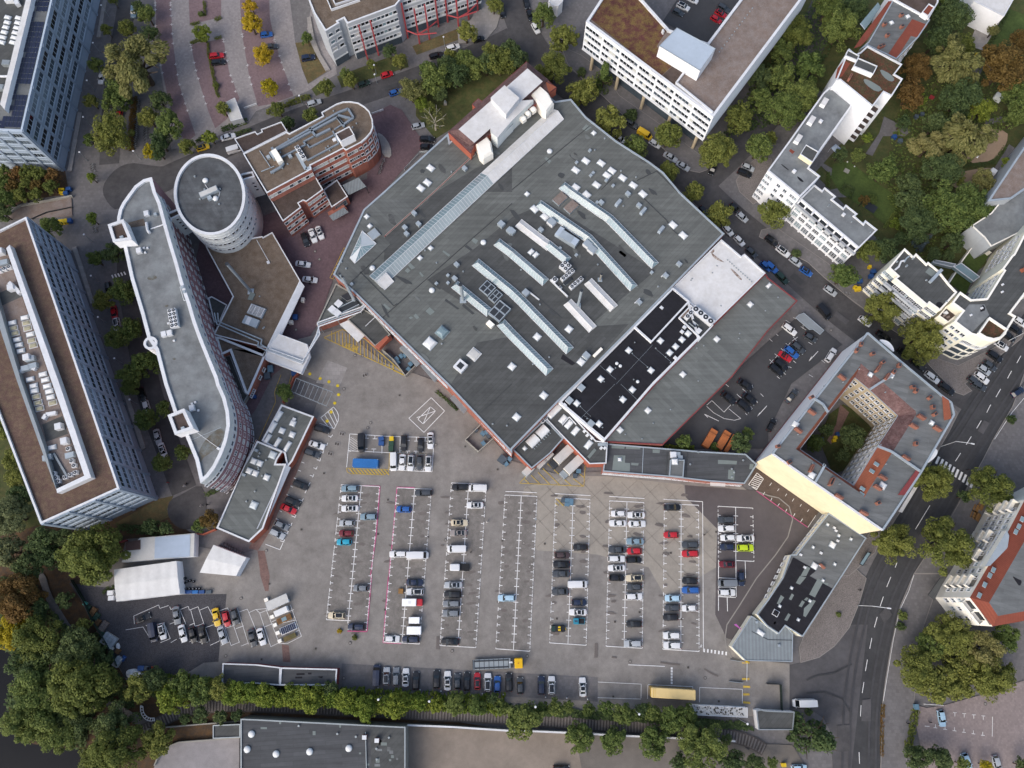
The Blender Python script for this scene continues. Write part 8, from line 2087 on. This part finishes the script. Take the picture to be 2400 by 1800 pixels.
undergrowth('undergrowth', 'shaded ground cover in the gardens behind the apartment houses', '30:1100,1000 1500,600 1900,450 2212,900 2050,1100 1700,1450 1400,1659 31:1700,300 1600,500 1350,600 1100,350 30:1000,1600', 3000, 'g', .8)
undergrowth('undergrowth', 'ground cover beneath the tree street crowns', '20:1800,1200 2212,500 30:500,-100 900,-100 500,500 0,1100', 3000, 'd', .6)
trees('filling the hedge line above the siding', ' '.join('13:%d,%d,%d,l' % (20 + i * 88 + (i * 37) % 30, 1010 + (i * 53) % 60 + i * 5, 62 + (i * 29) % 24) for i in range(16)))
hedge('dense dark hedge bank under the tree row by the siding', '03:1300,930 2212,1010 13:600,1050 1400,1085 2150,1120', 5.0, 2.6, 'l')
# ================================================================ street furniture, bins, stores, people
def lamp(label, s_base, h=9.0, arm=0., ang=0., group='street lamps', head='head'):
 b = G(P(s_base)[0], 0)
 E = thing('street_lamp', label, 'lamp', (b.x, b.y, 0), R(ang), group, world=False)
 part(E, 'post', MB().tube((0, 0, 0), (0, 0, h), .09, 'white_metal' if arm else 'grey_metal', 8, .06)); part(E, 'base', MB().cyl((0, 0, 0), .16, .8, 'grey_metal', 10, .1))
 if arm:
  mb = MB(); pv = Vector((0, 0, h))
  for k in range(1, 7):
   q = Vector((arm * k / 6, 0, h + .9 * math.sin(k / 6 * 1.57))); mb.tube(pv, q, .07, 'white_metal', 6); pv = q
  part(E, 'arm', mb); part(E, 'lamp_head', MB().box((arm + .35, 0, h + .85), (.9, .3, .16), 'white_metal'))
 else:
  part(E, 'lamp_head', MB().cyl((0, 0, h), .3, .12, 'white_metal', 14, .2).cyl((0, 0, h - .16), .2, .16, 'dome_white', 14))
 return E
for i, (s, a) in enumerate((('33:775,255', -8), ('32:1480,545', -12), ('31:2070,1290', 20))):
 lamp('tall curved street lamp, %s along the main road from the lower end' % ORD[i], s, 8.5, 3.6, a, 'curved road lamps')
for i, s in enumerate(('13:1110,1025', '13:1530,1040', '23:193,1085', '23:1048,1145', '23:1940,1225')):
 lamp('slim lamp post leaning over the railway siding, %s from the left' % ORD[i], s, 9.8, group='railway side lamps')
for i, s in enumerate(('00:940,140', '00:870,460', '00:820,780', '00:790,1090', '00:760,1390', '00:1060,740', '00:1215,1380')):
 lamp('round-headed lamp by the office street, %s from the top' % ORD[i] if i < 5 else ('round-headed lamp by the willow tree' if i == 5 else 'round-headed lamp by the bicycle stands'), s, 5.0, group='office street lamps')
for i, s in enumerate(('01:800,430', '01:860,780', '01:920,1130', '01:1060,1480', '02:1190,170')): lamp('thin lamp beside the west street, %s from the top' % ORD[i], s, 5.0, group='west street lamps')
for i, s in enumerate(('10:405,900', '10:1040,640', '10:1630,400', '10:1045,720')): lamp('short lamp on the north street pavement, %s from the left' % ORD[i], s, 4.5, group='north street lamps')
bol = MB().cyl((0, 0, 0), .17, .5, 'white_metal', 10).dome((0, 0, .5), .17, .12, 'dome_white', 10, 3).mesh('bollard')
for i, s in enumerate(('13:1058,965', '13:1238,975', '13:1418,983', '13:1600,993', '13:1778,1003', '13:1957,1015', '13:2137,1023', '23:290,1045', '23:472,1053', '23:652,1062')):
 o = link('bollard', bol, None, G(P(s)[0], 0)); tag(o, 'white bollard at the kerb behind the bottom car row, %s from the left' % ORD[i], 'bollard', 'white bollards along the bottom row')
# bins
def bin_mesh(c, sx, sy, h):
 return cached(('bin', c, sx, sy), lambda: (MB().box((0, 0, .12), (sx, sy, h), c).box((0, .03, h + .12), (sx * 1.04, sy * 1.08, .08), c).box((0, -sy * .52, h), (sx * .8, .06, .06), 'trim').mesh('waste_bin')))
BINS = [('in the hatched bays of the container block', '12:1083,475,bin_blue,1.4,1.1 1083,515,bin_blue,1.4,1.1 1172,475,bin_yellow,1.1,1.2 1170,515,bin_green,1.3,1.2 1167,560,bin_green,1.3,1.4'),
  ('at the head of parking column five', '22:440,1005,bin_grey,1.0,1.1 475,1010,bin_bluegrey,1.2,1.1 475,1040,bin_bluegrey,1.2,1.0 512,1022,bin_bluegrey,1.0,1.6'),
  ('in the bin yard beside the hall', '11:1215,1445,bin_bluegrey,1.2,1.0 1255,1420,bin_bluegrey,1.2,1.0 1285,1415,bin_bluegrey,1.1,1.0 1335,1490,bin_bluegrey,1.2,1.0 1225,1475,bin_bluegrey,1.1,1.0 1320,1535,bin_bluegrey,1.2,1.0 1160,1420,bin_grey,2.0,1.0'),
  ('in the concrete pen by the hall', '12:1960,430,bin_bluegrey,1.2,1.0 1990,420,bin_bluegrey,1.2,1.0 1965,515,bin_bluegrey,1.2,1.0 2010,450,bin_grey,1.2,1.0 1900,400,bin_grey,1.0,1.0'),
  ('in the corner below the concrete pen', '12:2160,690,bin_bluegrey,1.2,1.0 2190,650,bin_bluegrey,1.2,1.0 2130,655,bin_grey,2.2,2.0'),
  ('beside the right lorry dock', '22:575,755,bin_bluegrey,1.2,1.1 545,795,bin_grey,1.1,1.0'),
  ('at the plaza by the gridded offices', '00:535,1645,bin_yellow,1.6,1.0 595,1635,bin_blue,1.4,1.0 01:520,262,bin_yellow,1.0,1.2 548,258,bin_yellow,1.0,1.2 573,254,bin_yellow,1.0,1.2 605,250,bin_blue,1.2,1.2 570,12,bin_blue,1.3,1.0 535,5,bin_yellow,1.2,1.0'),
  ('between the two white apartment houses', '31:775,840,bin_yellow,1.6,1.2 750,825,bin_yellow,.8,.8 795,772,bin_blue,1.2,1.1 910,690,bin_blue,1.3,1.1 890,730,bin_blue,1.3,1.1 878,648,bin_yellow,.8,.8'),
  ('in the house courtyard', '32:600,435,bin_blue,1.0,1.0 580,465,bin_yellow,.9,.9 568,490,bin_yellow,.9,.9 460,480,bin_blue,1.0,1.0 500,400,bin_grey,1.2,1.8'),
  ('in the garden behind the balconies', '30:1090,1185,bin_blue,1.3,1.1 1140,1220,bin_grey,1.3,1.1 1330,990,bin_grey,1.1,1.0 1280,1010,bin_grey,1.1,1.0'),
  ('in the upper right brick yard', 'k:1710,520,bin_blue,1.3,1.8 1405,470,bin_bluegrey,1.4,1.8 1365,560,bin_grey,1.6,1.8 1195,830,bin_blue,.9,.9'),
  ('by the podium side wall', 'g:1505,1235,bin_blue,1.3,1.3 1450,1305,white_warm,1.2,1.0 1605,1015,white_warm,.9,1.2'),
  ('at the gate apron', '33:135,1632,bin_yellow,1.0,.8 1280,1130,bin_bluegrey,1.0,1.2')]
for where, data in BINS:
 fr = None; k = 0
 for tok in data.split():
  if ':' in tok: fr, tok = tok.split(':')
  x, y, c, sx, sy = tok.split(','); g = G(P('%s:%s,%s' % (fr, x, y))[0], .8)
  o = link('waste_bin', bin_mesh(c, float(sx), float(sy), 1.1), None, (g.x, g.y, .02), R(rnd.uniform(-12, 12) - (45 if fr == '12' and float(x) > 1800 or fr == '11' else 0)))
  cn = {'bin_blue': 'blue', 'bin_yellow': 'yellow', 'bin_green': 'green', 'bin_grey': 'grey', 'bin_bluegrey': 'blue-grey', 'white_warm': 'white'}[c]
  tag(o, '%s waste container, %s of those %s' % (cn, ORD[k], where), 'bin', 'waste containers ' + where); k += 1
# stored goods along the fence at the lower left
mat('pallet_wrap', '#a9b0b6', .4, .15, 2, .05); mat('tarp_white', '#dfe0e2', .6, .12, 1.5, .05, bump=.4); mat('pallet_teal', '#4f9a8d', .6, .1, 1)
def stack(label, s, ang, size, m, name='pallet_stack', cat='pallet'):
 g = G(P(s)[0], size[2] / 2); E = thing(name, label, cat, (g.x, g.y, .02), R(ang), 'goods stored along the yard fence', world=False)
 part(E, 'pallet', MB().box((0, 0, 0), (size[0], size[1], .15), 'wood'))
 nx, ny = max(1, round(size[0] / .8)), max(1, round(size[1] / .8))
 me = MB().box((0, 0, .15), (size[0] / nx * .94, size[1] / ny * .94, size[2] - .15), m).mesh('carton')
 for i in range(nx):
  for j in range(ny): part(E, 'carton', me, ((i + .5) / nx * size[0] - size[0] / 2, (j + .5) / ny * size[1] - size[1] / 2, rnd.uniform(-.08, .04)))
for i, (s, sz, m, w) in enumerate((('03:740,240', (1.0, 1.0, 1.0), 'pallet_teal', 'teal crate'), ('03:770,272', (1.2, 1.0, .9), 'bin_green', 'dark green crate'), ('03:808,308', (2.2, 1.4, 1.0), 'load_brown', 'wooden box of scrap'), ('03:838,350', (1.8, 1.3, .9), 'bin_green', 'green lattice crate'), ('03:845,400', (1.6, 1.3, .9), 'load_brown', 'brown crate'), ('03:890,445', (3.4, 1.6, .8), 'gravel_pale', 'bundle of grey boards'), ('03:885,505', (1.3, 1.1, 1.0), 'bin_green', 'small green box'), ('03:945,555', (3.0, 3.6, 1.3), 'pallet_wrap', 'large wrapped pallet block'), ('03:1020,740', (2.6, 1.6, 1.3), 'pallet_wrap', 'wrapped pallet row'), ('03:1070,712', (1.4, .9, .9), 'bin_blue', 'blue crate'), ('03:1020,650', (1.2, 1.2, .8), 'load_brown', 'brown sack pile'), ('03:965,640', (1.6, .6, .5), 'white_warm', 'pale board pair'))):
 stack('%s along the dark yard fence, %s from the top' % (w, ORD[i]), s, 60, sz, m)
def blob(name, label, cat, s, m, hgt, seed, parent=None):
 pts = smooth(ccw(GP(s, 0)), True, 2); c = sum(pts, Vector()) / len(pts); rr = random.Random(seed)
 mb = MB(); rings = [pts]
 for k, zz in ((.85, .6), (.6, .85), (.3, 1.0)): rings.append([Vector((c.x + (p.x - c.x) * k, c.y + (p.y - c.y) * k, hgt * zz * rr.uniform(.75, 1.1))) for p in pts])
 for i in range(3): mb.sides(rings[i], rings[i + 1], m)
 mb.face(rings[-1], m); return tag(mb.build(name), label, cat)
blob('tarpaulin', 'crumpled white tarpaulin heap at the lower end of the yard', 'tarpaulin', '03:1095,810 1160,795 1215,810 1255,850 1235,885 1150,885 1100,880 1085,850', 'tarp_white', 1.0, 3); blob('tarpaulin', 'white wrapped bag beside the pallet block', 'tarpaulin', '03:1005,580 1030,572 1045,610 1035,640 1010,630', 'tarp_white', .9, 4)
fence_pts = '03:600,30 700,200 790,400 860,500 960,680 1000,780'
def fence(label, s, h, step=2.5, m='dark_metal', panel='dark_metal'):
 pts = GP(s, h); c = sum(pts, Vector()) / len(pts); E = thing('fence', label, 'fence', (c.x, c.y, 0)); po = cached(('fp', h, m), lambda: MB().box((0, 0, 0), (.09, .09, h), m).mesh('fence_post'))
 for i in range(len(pts) - 1):
  a, b = Vector((pts[i].x, pts[i].y, 0)), Vector((pts[i + 1].x, pts[i + 1].y, 0)); n = max(1, int((b - a).length / step))
  for k in range(n): put('fence_post', po, E, a.lerp(b, k / n))
  mb = MB()
  for zz in (.15, h * .5, h - .12): mb.bar(a + Vector((0, 0, zz)), b + Vector((0, 0, zz)), .05, .07, m)
  mb.build('rail', E); MB().face([a + Vector((0, 0, .1)), b + Vector((0, 0, .1)), b + Vector((0, 0, h - .1)), a + Vector((0, 0, h - .1))], panel).build('mesh_panel', E)
mat('mesh_green', '#22342c', .7, .1, 1); fence('dark green mesh fence at the river side of the yard', fence_pts, 2.2, 2.4, 'dark_metal', 'mesh_green')
fence('white rail fence along the north courtyard edge', '10:1280,1455 1415,1310 1480,1300', 1.0, 2.0, 'white_metal', 'glass_pale')
fence('dark fence round the paved ramp, left edge', '01:270,225 400,170 620,125', 1.0, 2.0, 'dark_metal', 'dark_metal')
fence('dark green gate fence beside the gatehouse', '33:0,935 120,940 130,1165', 2.0, 2.0, 'dark_metal', 'mesh_green')
E = wallrun('ramp_wall', 'curved concrete wall of the basement ramp, left edge', '01:75,185 110,150 170,115 330,85 620,30', 1.0, .5, 'concrete')
o = structure('basement_ramp', MB().face([Vector((p.x, p.y, Z[0] + .02)) for p in ccw(GP('01:80,190 170,125 620,35 630,215 300,230 90,240'))], 'gravel_pale')); structure('ramp_dark_strip', MB().bar(*[G(p, .03) for p in P('01:270,215 620,130')], .6, .05, 'dark_metal'), o)  # ramp surface with a flat dark metal bar laid across it
wallrun('brick_wall', 'low brick wall at the end of the flat workshop', '02:500,1478 700,1440 1090,1350', 1.2, .35, 'band_red'); wallrun('brick_wall', 'brick boundary wall between turning bay and tents', '02:1680,1292 1750,1300 1860,1255', 1.4, .35, 'brick_orange')
wallrun('brick_wall', 'brick wall beside the pergola yard', 'k:1560,900 1700,580 1760,520', 1.8, .3, 'brick_orange'); wallrun('planter_wall', 'long pale bench wall beside the gridded office, upper', '00:905,0 850,320', .5, 1.2, 'slab_paving'); wallrun('planter_wall', 'long pale bench wall at the office corner', '00:690,970 600,1475', .5, 1.3, 'slab_paving')
wallrun('planter_wall', 'long pale bench wall along the west street', '01:640,475 800,960', .5, 1.2, 'slab_paving'); wallrun('planter_wall', 'long pale bench wall near the lower west street', '02:1080,60 1240,560', .5, 1.2, 'slab_paving')
E = thing('curved_bench', 'curved white pergola bench on the river path', 'bench', G(P('03:1270,1210')[0], 0)); cb = smooth(GP('03:1215,1120 1215,1180 1245,1230 1290,1255 1340,1250', .5), False, 2); cb2 = [p + (G(P('03:1320,1160')[0], .5) - p).normalized() * .7 for p in cb]
for q in (cb, cb2):
 mb = MB(); [mb.bar(q[i], q[i + 1], .16, .14, 'white_wall') for i in range(len(q) - 1)]; mb.build('rail', E)
for i in range(0, len(cb), 2): MB().bar(cb[i], cb2[i], .2, .1, 'white_wall').build('slat', E); MB().tube((cb[i].x, cb[i].y, 0), cb[i], .05, 'grey_metal', 5).build('leg', E)
# bicycles in the stands
def bike_mesh():
 mb = MB()
 for x in (-.5, .5):
  for k in range(10):
   a, b = 2 * math.pi * k / 10, 2 * math.pi * (k + 1) / 10; mb.tube((x + .33 * math.cos(a), 0, .34 + .33 * math.sin(a)), (x + .33 * math.cos(b), 0, .34 + .33 * math.sin(b)), .03, 'tyre', 4)
 for p, q in (((-.5, 0, .34), (-.15, 0, .8)), ((-.15, 0, .8), (.35, 0, .85)), ((-.1, 0, .35), (.38, 0, .8)), ((.5, 0, .34), (.36, 0, .95)), ((-.5, 0, .34), (-.1, 0, .35)), ((.36, -.28, .98), (.36, .28, .98))): mb.tube(p, q, .03, 'grey_metal', 4)
 mb.box((-.2, 0, .85), (.28, .14, .07), 'trim'); return mb.mesh('bicycle')
bk = bike_mesh()
def bikes(where, s, n, ang, spread=.25):
 a, b = GP(s, 0)
 for i in range(n):
  p = a.lerp(b, i / max(1, n - 1)); o = link('bicycle', bk, None, (p.x + rnd.uniform(-spread, spread), p.y, .02), R(ang + rnd.uniform(-9, 9))); tag(o, 'bicycle, %s from the top, rack %s' % (ORD[i], where), 'bicycle', 'bicycles ' + where)
bikes('beside the narrow paved strip, left row', '00:1200,880 1170,1270', 24, 5); bikes('beside the narrow paved strip, right row', '00:1275,1060 1265,1270', 10, 5); bikes('at the plaza island', '00:800,1430 835,1570', 8, 8); bikes('by the rounded end of the brick office', 'f:1990,870 1930,1040', 8, 35); bikes('on the plaza beside the ramp', '01:830,315 835,350', 3, 5); bikes('behind the tilted white tent', '02:1930,1390 2100,1480', 9, 60); bikes('in front of the white apartment house', '31:640,880 690,890', 3, 40)
# people: one continuous figure each
def person_mesh(pose):
 me = bpy.data.meshes.new('person'); st = .22 if pose else .06
 V = [(0, 0, .95), (0, 0, 1.2), (0, 0, 1.42), (0, 0, 1.52), (0, 0, 1.66), (0, .1, .92), (st, .1, .5), (st * .6, .1, .06), (st * .6 + .14, .1, .04), (0, -.1, .92), (-st * .3, -.1, .5), (-st * 1.2, -.1, .06), (-st * 1.2 + .14, -.1, .04), (0, .2, 1.4), (-.05, .27, 1.12), (.08, .27, .9), (0, -.2, 1.4), (.06, -.27, 1.12), (.2, -.26, .92)]
 E_ = [(0, 1), (1, 2), (2, 3), (3, 4), (0, 5), (5, 6), (6, 7), (7, 8), (0, 9), (9, 10), (10, 11), (11, 12), (2, 13), (13, 14), (14, 15), (2, 16), (16, 17), (17, 18)]
 rad = [.15, .15, .14, .06, .11, .1, .075, .05, .045, .1, .075, .05, .045, .07, .05, .04, .07, .05, .04]
 me.from_pydata(V, E_, [])
 o = bpy.data.objects.new('tmp', me); COL.objects.link(o); md_ = o.modifiers.new('s', 'SKIN')
 for i, r_ in enumerate(rad): me.skin_vertices[0].data[i].radius = (r_, r_ * .9)
 me.skin_vertices[0].data[0].use_root = True
 o.modifiers.new('d', 'SUBSURF').levels = 1
 dg = bpy.context.evaluated_depsgraph_get(); m2 = bpy.data.meshes.new_from_object(o.evaluated_get(dg)); bpy.data.objects.remove(o); m2.name = 'body'; return m2
PM = [person_mesh(0), person_mesh(1)]
for n_, c_ in (('cloth_white', '#c9c9c9'), ('cloth_dark', '#22242a'), ('cloth_red', '#93323a'), ('cloth_orange', '#c8562a'), ('skin', '#b08468'), ('hair', '#2c2119'), ('jeans', '#3a4660')): mat(n_, c_, .85, .05, 3, 0)
hair = MB().dome((0, 0, 1.66), .115, .12, 'hair', 10, 3).mesh('hair'); face_ = MB().dome((.06, 0, 1.58), .07, .08, 'skin', 8, 3).mesh('face')
for lab, s, a, c_, ps in (('person in white top walking across parking column three', '12:1998,1190', 60, 'cloth_white', 1), ('person in dark clothes standing in parking column three', '12:1857,1452', 20, 'cloth_dark', 0), ('person in dark clothes crossing beside column eight', '22:1660,1302', 100, 'cloth_dark', 1), ('person in orange at the blue tipper cart', '03:1318,790', 180, 'cloth_orange', 0),
       ('person in white near the turning bay', '02:1735,1052', 30, 'cloth_white', 1), ('person in dark clothes at the turning bay edge', '02:1790,1042', 200, 'cloth_dark', 1), ('person in white on the west street pavement', '02:1590,880', 20, 'cloth_white', 1), ('person in dark clothes on the west street pavement', '02:1612,860', 20, 'cloth_dark', 1), ('person in red by the lower bench wall', '02:1450,850', 90, 'cloth_red', 0),
       ('person beside the white cars in the brick courtyard', 'g:1690,800', 40, 'cloth_dark', 1), ('person on the zebra crossing', '32:1725,742', 250, 'cloth_dark', 1), ('person walking in the corner car park', '33:1402,1262', 90, 'cloth_dark', 1), ('person on the pavement beside the corner car park', '33:1208,1272', 80, 'cloth_dark', 1), ('person on the pavement near the corner pavement', '33:795,120', 40, 'cloth_dark', 1)):
 g = G(P(s)[0], .9); E = thing('person', lab, 'person', (g.x, g.y, .03), R(-a), world=False); o = part(E, 'body', PM[ps]);
 if not o.data.materials: o.data.materials.append(M('jeans'))
 o.material_slots[0].link = 'OBJECT'; o.material_slots[0].material = M(c_); part(E, 'hair', hair); part(E, 'face', face_)
# yellow ball-shaped flower markers on the yard, gate barrier, small extras
mat('marker_yellow', '#d9c02a', .6, .1, 2, .05)
fl_ = MB()
for k in range(6): fl_.cyl((.42 * math.cos(k * 1.05), .42 * math.sin(k * 1.05), 0), .24, .012, 'marker_yellow', 8)
fl_.cyl((0, 0, 0), .38, .014, 'marker_yellow', 10); fm = fl_.mesh('painted_flower')
for s in ('11:465,1572', '11:555,1612', '11:630,1640', '12:705,15', '12:713,92', '12:680,165', '12:650,242', '12:615,320'): put('painted_flower', fm, lot, G(P(s)[0], ZL + .006), rnd.uniform(0, 1), .75)
E = thing('gate_barrier', 'white lifting barrier arm at the lot entrance', 'barrier', G(P('23:2020,735')[0], 0)); b_ = G(P('23:2022,740')[0], 0); e__ = G(P('23:2028,910')[0], 1.0)
MB().box((b_.x, b_.y, 0), (.4, .4, 1.1), 'bin_yellow').build('post', E); MB().bar((b_.x, b_.y, 1.0), e__, .12, .1, 'white_metal').build('arm', E)
for i, (s, w) in enumerate((('23:1880,912 2000,925', 'left of the barrier'), ('23:1890,725 1975,740', 'above the barrier'))): wallrun('barrier_rail', 'grey steel guard rail ' + w, s, .9, .12, 'grey_metal', cat='guard rail')
for i, s in enumerate(('00:2105,930 2212,890', '10:1000,975 1100,940')): wallrun('barrier_rail', ('white bar gate across the paver parking lane', 'white bar gate at the brick courtyard entrance')[i], s, .9, .14, 'white_metal', cat='barrier')
E = thing('feather_flag', 'pink feather flag beside the pavilion', 'flag', G(P('23:1975,470')[0], 0)); g = G(P('23:1975,470')[0], 0); MB().tube(g, g + Vector((0, 0, 3.4)), .03, 'white_metal', 6).build('pole', E); mat('flag_pink', '#b060a8', .7, .05, 1)
MB().prism([g + Vector((-.05, .02, 0)), g + Vector((-2.2, 1.5, 0)), g + Vector((-1.6, 1.75, 0)), g + Vector((-.05, .1, 0))], 2.0, 2.06, 'flag_pink', None, True).build('cloth', E)
# pallets and benches in the small stand beside the yard, right of the parked cars
def stand(label, s, ang, parts_):
 g = G(P(s)[0], 1); E = thing('market_stand', label, 'stall', (g.x, g.y, .02), R(ang), world=False)
 for nm, mb in parts_: part(E, nm, mb)
stand('market stand with pale sheet roof above the planter boxes', '13:195,225', 24, (('roof', MB().box((0, 0, 2.3), (5.9, 2.3, .12), 'zinc').box((0, 0, 2.42), (5.8, 2.2, .02), 'corrugated')), ('post', MB().tube((-2.8, -1, 0), (-2.8, -1, 2.3), .06, 'grey_metal').tube((2.8, -1, 0), (2.8, -1, 2.3), .06, 'grey_metal').tube((-2.8, 1, 0), (-2.8, 1, 2.3), .06, 'grey_metal').tube((2.8, 1, 0), (2.8, 1, 2.3), .06, 'grey_metal')), ('counter', MB().box((0, -.7, 0), (5.2, .7, 1.0), 'white_wall'))))
stand('white counter box below the market stand', '13:220,305', 24, (('box', rbox(3.6, 1.5, .1, 1.6, 'white_wall', .08)), ('lid', MB().box((0, 0, 1.6), (3.4, 1.3, .06), 'dome_white'))))
stand('wooden planter box with brown soil in the stand row', '13:240,372', 24, (('frame', MB().box((0, 0, 0), (3.8, 1.5, .7), 'wood')), ('soil', MB().box((0, 0, .7), (3.5, 1.2, .05), 'load_brown')), ('glass_lid', MB().box((0, 0, .76), (1.3, 1.0, .05), 'glass_pale'))))
stand('row of dark panels on a white frame in the stand row', '13:275,455', 24, (('frame', MB().box((0, 0, 0), (4.2, 1.9, .5), 'white_wall')),) + tuple(('panel', MB().box((-1.75 + k * .5, 0, .5), (.36, 1.7, .12), 'solar_cell')) for k in range(8)))
stand('wooden table with mossy top at the end of the stand row', '13:290,530', 24, (('table_top', MB().box((0, 0, .7), (3.4, 1.3, .1), 'dry_grass')), ('frame', MB().box((0, 0, 0), (3.0, 1.0, .7), 'wood'))))
for i, s in enumerate(('13:95,205', '13:145,352', '13:172,422', '13:195,490', '13:212,560')):
 o = link('crate', m_box(1.0, .9, .9, 'white_warm'), None, G(P(s)[0], .03), R(24)); tag(o, 'white crate at the left of the stand row, %s from the top' % ORD[i], 'crate', 'white crates beside the stands')
o = link('crate', m_box(1.3, 1.3, .9, 'load_brown', 'wood'), None, G(P('13:1255,130')[0], .03), 0); tag(o, 'brown wooden crate beside the glass-roofed white car in column two', 'crate')
tyres = cached('tyrestack', lambda: MB().cyl((0, 0, 0), .33, .8, 'tyre', 12).cyl((0, 0, .8), .16, .01, 'rim', 8).mesh('tyre_stack'))
for i, s in enumerate(('03:1600,60', '03:1625,45', '03:1590,95', '03:1645,110', '03:1675,110', '03:1705,110', '03:1730,108', '03:1650,40', '03:1680,48', '03:1605,20', '03:1615,110')):
 o = link('tyre_stack', tyres, None, G(P(s)[0], .03)); tag(o, 'stack of black tyres right of the large white tent, %s of the row' % ORD[i], 'tyres', 'tyre stacks beside the white tent')
for i, (s, c_) in enumerate((('03:1600,138', 'bin_blue'), ('03:1645,138', 'bin_blue'), ('03:1695,138', 'box_blue'), ('03:1750,138', 'bin_blue'), ('03:1810,138', 'bin_grey'))):
 o = link('storage_box', m_box(1.5, .9, .8, c_), None, G(P(s)[0], .03), R(3)); tag(o, 'blue storage box below the tyre stacks, %s from the left' % ORD[i], 'box', 'blue boxes beside the white tent')
for i, s in enumerate(('03:970,145', '03:978,190')): o = link('storage_box', m_box(1.5, 1.2, 1.3, 'white_wall'), None, G(P(s)[0], .03), R(5)); tag(o, ('upper', 'lower')[i] + ' white cube container at the left end of the large tent', 'box')
# garden things
E = thing('garden_gazebo', 'pale grey gazebo roof in the garden behind the white houses', 'gazebo', G(P('p:1595,60')[0], 0)); q = ccw(GP('p:1520,40 1590,-15 1665,45 1590,120', 2.4)); c = sum(q, Vector()) / 4 + Vector((0, 0, .9)); mb = MB()
for i in range(4): mb.face([q[i], q[(i + 1) % 4], c], 'polycarb_blue'); MB().tube((q[i].x, q[i].y, 0), q[i], .05, 'white_metal', 5).build('post', E)
mb.build('roof', E)
for lab, s, m, sz in (('yellow play slide in the upper gardens', '30:1780,510', 'bin_yellow', (1.0, 3.2, 1.4)), ('red tent cloth under the brown trees', '30:1412,845', 'cloth_red', (1.4, 1.2, .5)), ('white garden shed roof beside the sand pit', '30:1922,1505', 'white_wall', (1.8, 1.8, 2.0)), ('pale shed roof at the garden path corner', '30:1972,858', 'white_panel', (2.4, 1.9, 2.0)), ('white bench beside the upper sand pit', '30:1815,1340', 'white_wall', (.5, 2.6, .5)), ('dark trampoline frame on the lawn', 'p:2095,905', 'dark_metal', (3.2, 2.6, .4)), ('small stone table on the lawn', 'p:1740,380', 'concrete', (1.6, 1.3, .6))):
 o = link('garden_item', MB().box((0, 0, 0), (sz[0], sz[1], sz[2] * .8), m).box((0, 0, sz[2] * .8), (sz[0] * .9, sz[1] * .9, sz[2] * .2), m).mesh('garden_item'), None, G(P(s)[0], .03), R(rnd.uniform(-40, -30) if 'slide' not in lab else -30)); tag(o, lab, 'garden item')
for i, s in enumerate(('p:1748,255', 'p:1850,320')): o = link('globe_lamp', MB().cyl((0, 0, 0), .06, .5, 'grey_metal', 8).dome((0, 0, .5), .22, .25, 'dome_white', 10, 3).mesh('globe_lamp'), None, G(P(s)[0], .03)); tag(o, ('left', 'right')[i] + ' white globe lamp on the garden lawn', 'lamp')
for i, s in enumerate(('32:1790,1080', '32:1770,1130', '32:1800,1150', '32:1830,1060')):
 E = thing('beer_table', 'orange wooden cafe table by the balcony house, %s from the left' % ORD[i], 'table', G(P(s)[0], 0), R(60), 'cafe tables', world=False); part(E, 'table_top', MB().box((0, 0, .7), (2.2, .6, .06), 'wood')); part(E, 'bench', MB().box((0, .6, .4), (2.2, .3, .05), 'wood')); part(E, 'bench', MB().box((0, -.6, .4), (2.2, .3, .05), 'wood')); part(E, 'leg', MB().box((-.8, 0, 0), (.08, .5, .7), 'dark_metal')); part(E, 'leg', MB().box((.8, 0, 0), (.08, .5, .7), 'dark_metal'))
g = G(P('10:1637,900')[0], 0); E = thing('statue', 'small grey statue on the dark lawn behind the hall', 'statue', g); MB().cyl((g.x, g.y, .8), .3, 1.0, 'zinc', 10, .2).dome((g.x, g.y, 1.8), .2, .3, 'zinc', 10, 3).build('figure', E); MB().box((g.x, g.y, 0), (1.0, 1.0, .8), 'concrete').build('plinth', E)
